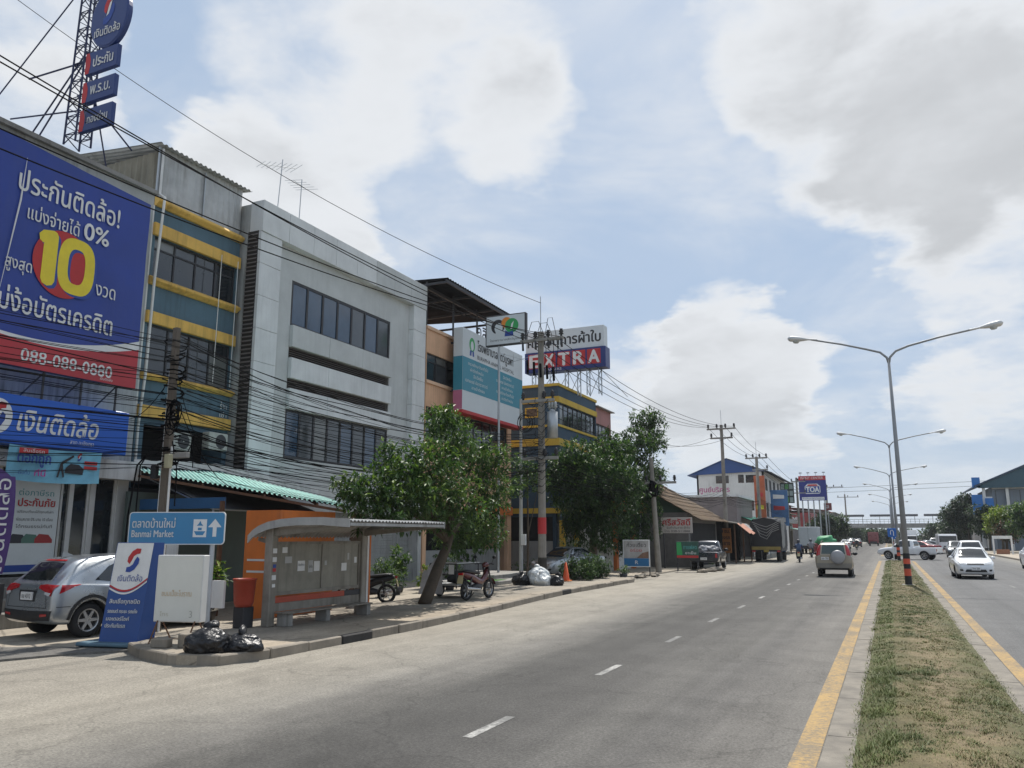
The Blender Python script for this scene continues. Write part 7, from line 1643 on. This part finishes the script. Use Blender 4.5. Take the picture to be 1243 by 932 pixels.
# side cart with draped sheet
t = thing('side_cart', 'steel hand cart draped with a pale plastic sheet behind the red motorcycle', 'cart', (-12.2, 22.5, .15), -6)
mb = MB()
for x in (-.75, .25):
    for y in (-.6, .6): mb.cyl((x, y, .3), (x, y, 1.02), .02, n=6)
for z in (.35, .7, 1.02): mb.cyl((-.75, -.6, z), (.25, -.6, z), .018, n=6); mb.cyl((-.75, .6, z), (.25, .6, z), .018, n=6); mb.cyl((-.75, -.6, z), (-.75, .6, z), .018, n=6); mb.cyl((.25, -.6, z), (.25, .6, z), .018, n=6)
mb.cyl((.2, .5, 1.0), (.2, .5, 1.9), .012, n=5); mb.build('frame', m_dsteel, t)
mb = MB(); mb.box(-.78, .28, -.63, .63, .38, .42); mb.box(-.2, .28, -.63, .63, 1.03, 1.06); mb.build('tray', m_steel, t)
for x, y in ((-.8, 0), (.3, -.1)):
    q = link('wheel', wheel_meshes(.25, .06, m_dsteel, 6)[0], t, (x, y, .25)); link('rim', wheel_meshes(.25, .06, m_dsteel, 6)[1], q)
mb = MB(); mb.grid(lambda u, v: (-.95 + .75 * u + .05 * noise.noise(Vector((u * 6, v * 6, 0))), -.66 - .06 * sin(u * 7) - .25 * (1 - v) * (1 - u), .12 + (.75 + .75 * u * u) * v * (1 - .1 * sin(u * 9))), 14, 12); mb.build('sheet', M('pale plastic sheet', (.42, .42, .42), .35, .2, 4, .4, 10), t, True)
box_part('paper_notice', m_white_ink, t, .0, .2, -.665, -.66, .72, 1.0)
mb = MB(); mb.blob((.0, -.1, .62), .22, .4, .2, seed=2, rough=.3); mb.build('bundle', m_black, t, True)
# ------------------------------------------------------------------ people
def skin_person(name, label, loc, rotz, joints, edges, radii, mats, parts=()):
    me = bpy.data.meshes.new(name); me.from_pydata(joints, edges, []); o = link(name, me)
    o.modifiers.new('s', 'SKIN'); sk = o.data.skin_vertices[0].data
    for i, r in enumerate(radii): sk[i].radius = (r, r)
    sk[0].use_root = True
    m = o.modifiers.new('u', 'SUBSURF'); m.levels = 2; m.render_levels = 2
    dg = bpy.context.evaluated_depsgraph_get(); nm = bpy.data.meshes.new_from_object(o.evaluated_get(dg)); bpy.data.objects.remove(o)
    for x in mats: nm.materials.append(x)
    for f in nm.polygons:
        f.use_smooth = True; c = f.center; f.material_index = person_zone(c)
    r = link('body', nm); return r
def person_zone(c): return 0 if c.z > .95 and c.y < .32 else (1 if c.z > .2 and c.z < .95 and c.y < .5 else 2)
def rider(label, loc, rotz, shirt, helmet):
    J = [(0, -.28, .86), (0, -.26, 1.08), (0, -.2, 1.32), (0, -.16, 1.44), (0, -.12, 1.54),            # pelvis..head base
         (.19, -.18, 1.36), (.27, .02, 1.16), (.29, .28, 1.08), (-.19, -.18, 1.36), (-.27, .02, 1.16), (-.29, .28, 1.08),
         (.12, -.22, .84), (.19, .16, .74), (.17, .02, .36), (.17, .14, .27), (-.12, -.22, .84), (-.19, .16, .74), (-.17, .02, .36), (-.17, .14, .27)]
    E_ = [(0, 1), (1, 2), (2, 3), (3, 4), (2, 5), (5, 6), (6, 7), (2, 8), (8, 9), (9, 10), (0, 11), (11, 12), (12, 13), (13, 14), (0, 15), (15, 16), (16, 17), (17, 18)]
    rad = [.16, .15, .16, .07, .08, .08, .055, .04, .08, .055, .04, .11, .085, .055, .05, .11, .085, .055, .05]
    p = thing('person', label, 'person', loc, rotz)
    b_ = skin_person('person', label, loc, rotz, J, E_, rad, [shirt, M('dark trousers', (.03, .035, .05), .8, .15, 4), M('skin', (.36, .21, .14), .6, .05)]); b_.parent = p
    mb = MB(); mb.blob((0, -.10, 1.62), .135, .155, .15, 14, seed=1, rough=.02); mb.build('helmet', helmet, p, True); mb = MB(); mb.grid(lambda u, v: (.12 * sin(-1 + 2 * u), -.10 + .155 * cos(-1 + 2 * u), 1.55 + .09 * v), 8, 3); mb.build('visor', m_cgl, p)
    for s in (-1, 1):                                             # gripping hands
        mb = MB(); mb.blob((s * .30, .33, 1.05), .035, .05, .03, seed=2, rough=.05)
        for k in range(4): mb.tube([(s * (.28 + .018 * k), .34, 1.065), (s * (.28 + .018 * k), .385, 1.06), (s * (.28 + .018 * k), .385, 1.03), (s * (.28 + .018 * k), .355, 1.02)], [.011, .010, .009, .008], 5)
        mb.tube([(s * .275, .32, 1.04), (s * .262, .35, 1.015), (s * .262, .38, 1.015)], [.012, .010, .009], 5); mb.build('hand', MATS['skin'], p, True)
    return p
motorcycle('dark motorcycle being ridden away past the tarpaulin truck', (-6.55, 67.6, 0), 3, m_black)
rider('person in a blue shirt and dark helmet riding past the tarpaulin truck', (-6.55, 67.6, 0), 3, M('blue shirt', (.06, .09, .16), .8, .1), M('dark helmet', (.05, .05, .06), .3, .05))
motorcycle('small dark motorcycle being ridden far ahead in the left carriageway', (-4.6, 133, 0), 0, m_black)
rider('person in dark clothes riding far ahead of the gold SUV', (-4.6, 133, 0), 0, M('black shirt', (.025, .025, .03), .8, .1), MATS['dark helmet'])
motorcycle('dark motorcycle being ridden beside the box truck', (-7.0, 84, 0), 0, m_black)
rider('person in a grey shirt riding beside the box truck', (-7.0, 84, 0), 0, M('grey shirt', (.22, .22, .24), .8, .1), MATS['dark helmet'])
# ------------------------------------------------------------------ trees and plants
def leaf_mat(name, col, trans=.26):
    m = M(name, col, .5, .28, .9, spec=.35); nt = m.node_tree; N = nt.nodes; L = nt.links; b = N['Principled BSDF']; out = N['Material Output']
    tr = N.new('ShaderNodeBsdfTranslucent'); tr.inputs[0].default_value = (col[0] * 1.15, col[1] * 1.45, col[2] * .8, 1); mx = N.new('ShaderNodeMixShader'); mx.inputs[0].default_value = trans
    L.new(b.outputs[0], mx.inputs[1]); L.new(tr.outputs[0], mx.inputs[2]); L.new(mx.outputs[0], out.inputs[0]); return m
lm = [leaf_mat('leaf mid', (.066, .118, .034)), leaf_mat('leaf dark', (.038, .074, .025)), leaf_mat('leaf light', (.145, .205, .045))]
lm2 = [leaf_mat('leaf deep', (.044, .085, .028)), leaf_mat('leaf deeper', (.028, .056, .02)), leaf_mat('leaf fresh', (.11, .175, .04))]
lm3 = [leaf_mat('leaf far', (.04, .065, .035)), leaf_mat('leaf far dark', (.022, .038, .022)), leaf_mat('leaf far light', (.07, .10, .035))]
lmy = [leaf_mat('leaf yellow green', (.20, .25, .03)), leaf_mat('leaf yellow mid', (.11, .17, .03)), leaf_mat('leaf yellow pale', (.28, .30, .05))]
m_bark = M('bark', (.075, .058, .042), .9, .3, 4, .6, 25)
def add_leaf(mb, p, d, up, l, wd, mi):
    s = d.cross(up)
    if s.length < 1e-3: s = d.orthogonal()
    s.normalize(); nrm = s.cross(d); mb.cur = mi
    a = p; t = p + d * l - nrm * l * .12; m1 = p + d * l * .48 + s * wd / 2 + nrm * wd * .10; m2 = p + d * l * .48 - s * wd / 2 + nrm * wd * .10
    mb.add([a, m1, t, m2], [(0, 1, 2), (0, 2, 3)])
def rnd_dir():
    while True:
        v = Vector((random.uniform(-1, 1), random.uniform(-1, 1), random.uniform(-1, 1)))
        if .05 < v.length < 1: return v.normalized()
def foliage(mb, blobs, dens, l, wd, per=6, light=.25):
    """sprigs of leaves through each lobe, thicker at the skin"""
    for (c, r, wt) in blobs:
        c = Vector(c); r = Vector(r) if isinstance(r, (tuple, Vector)) else Vector((r, r, r * .85)); sd = Vector((c.x * 3, c.y * 2, c.z))
        n = int(dens * wt * (r.x * r.y * r.z) ** (2 / 3))
        for _ in range(n):
            d = rnd_dir(); k = 1 + .55 * noise.noise(d * 1.7 + sd) + .25 * noise.noise(d * 4.2 + sd)
            if noise.noise(d * 2.6 + sd * 1.3) < -.18 and random.random() < .8: continue
            q = random.random() ** .42
            p = c + Vector((d.x * r.x, d.y * r.y, d.z * r.z)) * (k * q)
            out = (d + rnd_dir() * .7 + Vector((0, 0, .25))).normalized()
            up_t = d.z * q
            for j in range(per):
                ld = (out * .55 + rnd_dir() + Vector((0, 0, -.15))).normalized(); pr = random.random()
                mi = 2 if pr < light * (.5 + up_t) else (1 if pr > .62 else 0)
                add_leaf(mb, p + rnd_dir() * l * .35, ld, Vector((0, 0, 1)), l * random.uniform(.65, 1.2), wd * random.uniform(.7, 1.2), mi)
def tree(name, label, loc, trunk, limbs, blobs, dens, l, wd, mats, per=6, light=.25, group=None, cat='tree'):
    """trunk, limbs: lists of (point list, radius list) in world metres"""
    t = thing(name, label, cat, loc, 0, group); o = Vector(loc)
    mb = MB(); pts, rs = trunk
    mb.tube([Vector(p) - o for p in dense([Vector(p) for p in pts], 3)], [rs[0] + (rs[1] - rs[0]) * i / (3 * (len(pts) - 1)) for i in range(3 * (len(pts) - 1) + 1)], 9); mb.build('trunk', m_bark, t, True)
    for pts, rs in limbs:
        mb = MB(); q = dense([Vector(p) for p in pts], 3); mb.tube([p - o for p in q], [rs[0] + (rs[1] - rs[0]) * i / (len(q) - 1) for i in range(len(q))], 6); mb.build('limb', m_bark, t, True)
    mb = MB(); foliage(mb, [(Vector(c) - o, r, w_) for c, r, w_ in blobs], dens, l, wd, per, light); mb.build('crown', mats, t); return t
random.seed(77)
# leaning tree beside the shelter (its crown lobes, pixel-measured then set in depth)
def lobes(spec, X, s):
    return [(at_x(px, py, X + dx), (rp / s, rp / s * 1.0, rp / s * .88), w_) for px, py, rp, dx, w_ in spec]
b1 = lobes([(548, 535, 40, 0, 1), (520, 570, 44, .5, 1), (575, 560, 38, -.3, 1), (605, 558, 26, .2, 1), (500, 605, 40, .6, 1), (455, 608, 36, .1, 1), (428, 594, 22, -.2, 1), (474, 548, 16, 0, 1), (472, 575, 22, .2, 1), (545, 610, 48, .4, 1), (588, 605, 36, .1, 1), (560, 650, 34, -.2, 1), (592, 648, 26, -.5, 1), (535, 510, 22, .2, 1), (612, 590, 22, 0, .8)], -12.0, 41)
base = Vector((-11.92, 19.86, .12)); fork = at_x(546, 650, -11.95); top = at_x(548, 560, -12)
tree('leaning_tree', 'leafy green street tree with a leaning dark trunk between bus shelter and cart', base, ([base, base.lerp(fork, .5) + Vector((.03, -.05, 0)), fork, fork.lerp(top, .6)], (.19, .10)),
     [([fork.lerp(base, .1), fork.lerp(Vector(b_[0]), .5) + Vector((0, 0, .15)), b_[0]], (.07, .018)) for b_ in b1[:12]], b1, 330, .20, .078, lm, 6, .36)
b2 = lobes([(785, 512, 26, 0, 1), (795, 535, 20, .2, 1), (772, 545, 32, .2, 1), (742, 552, 34, .5, 1), (705, 562, 34, .3, 1), (692, 590, 30, 0, 1), (735, 590, 46, .8, 1), (775, 590, 36, .3, 1), (720, 625, 42, .2, 1), (765, 630, 40, -.2, 1), (745, 655, 26, -.6, .8), (795, 575, 20, -.2, 1), (680, 570, 18, -.3, 1), (700, 635, 20, -.6, .7)], -14.4, 22)
base2 = Vector((-15.3, 43.6, .1)); f2 = at_x(722, 640, -14.8)
tree('shade_tree', 'dense dark green tree with a tall right hand crown behind the hedge', base2, ([base2, base2.lerp(f2, .5), f2, at_x(735, 590, -14.5)], (.28, .14)),
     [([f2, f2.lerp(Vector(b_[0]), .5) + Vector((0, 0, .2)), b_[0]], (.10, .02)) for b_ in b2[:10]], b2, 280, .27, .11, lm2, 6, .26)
b3 = lobes([(640, 570, 20, 0, 1), (655, 585, 16, .2, 1), (632, 590, 16, 0, 1)], -14.5, 30)
bb = at_x(640, 690, -14.5); bb.z = .1
tree('slim_tree', 'slim young tree with a light crown just left of the red banded pole', bb, ([bb, bb + Vector((.05, 0, 1.6)), Vector(b3[0][0])], (.07, .03)), [([bb + Vector((0, 0, 1.8)), b3[1][0]], (.03, .01))], b3, 420, .16, .06, lm, 6, .3)
# small plants
def plant(name, label, loc, blobs, dens, l, wd, mats, pot=None, light=.3, group=None):
    t = thing(name, label, 'plant', loc, 0, group); mb = MB(); foliage(mb, blobs, dens, l, wd, 6, light); mb.build('foliage', mats, t)
    mb = MB()
    for c, r, w_ in blobs[:3]: mb.tube([(0, 0, .1), (c[0] * .5, c[1] * .5, c[2] * .5 + .1), c], [.02, .015, .006], 5)
    mb.build('stem', m_bark, t)
    if pot: mb = MB(); mb.lathe([(0, 0), (pot * .7, 0), (pot, pot * 1.3), (pot * .9, pot * 1.3), (pot * .8, pot * 1.15), (0, pot * 1.1)], 16); mb.build('pot', M('dark pot', (.05, .05, .055), .6, .15), t, True)
    return t
q = at_z(278, 735, .05)
plant('potted_shrub', 'bushy potted shrub with big yellow green leaves behind the road sign post', (-14.75, 14.6, .05), [((0, 0, 1.0), (.45, .45, .42), 1), ((.2, -.2, .75), (.35, .35, .3), 1), ((-.25, .1, .8), (.32, .3, .34), 1)], 330, .19, .095, [lm[0], lm[1], lmy[0]], .32, .4)
for i, (x, y, h, s) in enumerate(((-15.6, 24.1, .75, .3), (-15.2, 25.4, .6, .3), (-15.0, 26.8, 1.0, .4), (-16.2, 25.2, 1.2, .4), (-15.4, 23.0, .9, .35))):
    plant('potted_plant', ('spiky potted plant second from the shelter in the forecourt row', 'low potted plant with pale leaves in the forecourt row', 'tall potted plant at the right of the forecourt row', 'taller leafy plant at the back of the forecourt row', 'narrow potted plant nearest the shelter in the forecourt row')[i], (x, y, .03), [((0, 0, h), (s, s, s * 1.1), 1), ((.1, -.1, h * .7), (s * .8, s * .8, s * .8), 1)], 300, .22, .045 if i % 2 == 0 else .08, lm if i != 1 else lmy, .2)
for i, (x, y, s) in enumerate(((-12.75, 33.6, .55), (-12.35, 34.6, .6), (-12.0, 33.4, .45), (-12.5, 35.7, .6), (-12.0, 35.4, .5))):
    plant('hedge_shrub', ('rounded dark shrub of the hedge right beside the cone', 'rounded dark shrub in the middle of the hedge', 'low dark shrub at the front of the hedge', 'rounded dark shrub at the back of the hedge', 'dark shrub at the right end of the hedge')[i], (x, y, .12), [((0, 0, s), (s, s, s * .85), 1), ((.2, -.2, s * .6), (s * .7, s * .7, s * .5), 1)], 750, .13, .05, lm2, None, .16)
for i, (x, y, s) in enumerate(((-11.4, 36.9, .35), (-10.9, 55.5, .5), (-16.8, 37.3, .45), (-16.6, 38.6, .5))):
    plant('low_bush', ('small round bush on the verge before the notice board', 'small bush beside the dark pickup', 'clipped bush at the clinic steps', 'second clipped bush at the clinic steps, farther along')[i], (x, y, .05), [((0, 0, s), (s, s, s * .8), 1)], 380, .12, .05, lm, .2 if i < 1 else None, .3)
# steps and turf pad by the clinic
o = sheet('turf_pad', [(-16.6, 29.6), (-14.9, 29.6), (-14.9, 31.6), (-16.6, 31.6)], .2, M('artificial turf', (.06, .17, .03), .9, .25, 8), kind=None); tag(o, 'bright green turf mat on the clinic forecourt step', 'mat')
for i, (x0_, x1_, y0_, y1_, z) in enumerate(((-17.6, -14.7, 29.4, 36.5, .19), (-18.9, -15.6, 31.8, 36.3, .36))):
    mb = MB(); mb.bbox(x0_, x1_, y0_, y1_, .0, z, b=.02); tag(mb.build('clinic_step', m_conc), ('wide lower concrete step before the clinic', 'upper concrete step before the clinic')[i], 'step')
# far trees
random.seed(3)
def far_tree(label, x, y, h, r, mats, dens=60, l=.5, light=.2, tr=.18, low=.35, group=None):
    n = 7; bl = []
    for k in range(n):
        a = 2 * pi * k / n + random.random(); rr_ = r * random.uniform(.35, .62); z = h * random.uniform(low + .1, .86)
        bl.append(((x + rr_ * cos(a), y + rr_ * sin(a) * .8, z), (r * .52, r * .52, r * .46), 1))
    bl.append(((x, y, h - r * .5), (r * .6, r * .6, r * .5), 1.2)); bl.append(((x, y, h * (low + .2)), (r * .8, r * .8, r * .5), 1))
    b0 = Vector((x, y, 0)); return tree('roadside_tree', label, b0, ([b0, b0 + Vector((.1, 0, h * .4)), b0 + Vector((0, 0, h * .75))], (tr, tr * .4)), [([b0 + Vector((0, 0, h * .35)), q[0]], (tr * .4, tr * .1)) for q in bl[:5]], bl, dens, l, l * .45, mats, 5, light, group)
far_tree('big dark tree on the right pavement before the blue roofed building', 11.0, 143, 8.4, 3.4, lm3, 90, .5, .12)
far_tree('lower dark tree just right of the big dark one', 12.2, 127, 6.0, 2.6, lm3, 80, .45, .12)
far_tree('yellow green tree below the blue roofed building', 12.6, 117, 5.6, 1.9, lmy, 90, .4, .4)
far_tree('mid green tree right of the yellow green one', 14.4, 110, 5.6, 2.4, lm, 80, .4, .25)
far_tree('green tree at the right picture edge', 15.9, 106, 5.4, 2.3, lm2, 80, .4, .25)
far_tree('brownish tree behind the white sign frame', 12.4, 112, 3.8, 1.5, [M('leaf brown', (.16, .08, .035), .7, .3, 1), lm3[0], lm3[1]], 80, .35, .2)
far_tree('dark round tree below the paint billboard, left', -9.7, 140, 5.4, 2.5, lm3, 80, .45, .1)
far_tree('dark tree with yellowish top below the paint billboard, right', -7.9, 146, 5.2, 2.4, [lm3[0], lm3[1], lmy[1]], 80, .45, .3)
for i, (x, y, h, r) in enumerate(((-13, 205, 5, 3), (-4, 240, 3.4, 2.4), (4.5, 244, 3.6, 2.6), (10.8, 215, 5, 3.4), (13, 195, 6, 3.6), (12, 178, 5.4, 3.0), (-18, 236, 5, 3.2), (0, 262, 4, 3), (15, 250, 5, 3.5), (-9, 262, 4.4, 3))):
    far_tree(('dark far tree left of the footbridge pier', 'dark far tree under the footbridge, left of the lamps', 'dark far tree under the footbridge, right of the lamps', 'dark far tree near the right end of the footbridge', 'tall dark far tree in the right hand row', 'nearer dark tree in the far right hand row', 'far tree behind the left footbridge stair', 'tree seen beyond the footbridge in the middle', 'tree seen beyond the footbridge on the right', 'tree seen beyond the footbridge on the left')[i], x, y, h, r, lm3, 34, .8, .12, low=.15)
# distant tree belt closing the horizon
mb = MB(); random.seed(9)
bl = [((-140 + 9 * k + random.uniform(-3, 3), 330 + random.uniform(-12, 12), 1.5 + random.uniform(-1, 1)), (7, 5, 3.0), 1) for k in range(32)]
foliage(mb, bl, 10, 1.8, .9, 5, .15); tag(mb.build('tree_belt', lm3), 'distant dark belt of trees closing the view', 'trees', kind='stuff')

# ------------------------------------------------------------------ humid air
hz = MB(); hz.box(-960, 960, -180, 1160, -1.2, 27.0)
hm = bpy.data.materials.new('haze'); hm.use_nodes = True; hn = hm.node_tree; hn.nodes.clear()
ho = hn.nodes.new('ShaderNodeOutputMaterial'); hv = hn.nodes.new('ShaderNodeVolumePrincipled'); hn.links.new(hv.outputs[0], ho.inputs['Volume'])
hv.inputs['Density'].default_value = .00022; hv.inputs['Color'].default_value = (.86, .91, .97, 1); hv.inputs['Anisotropy'].default_value = .25
tag(hz.build('haze', hm), 'thin humid haze filling the air over the street', 'haze', kind='stuff')
sc.cycles.volume_bounces = 0; sc.cycles.volume_step_rate = 10; sc.cycles.volume_max_steps = 64
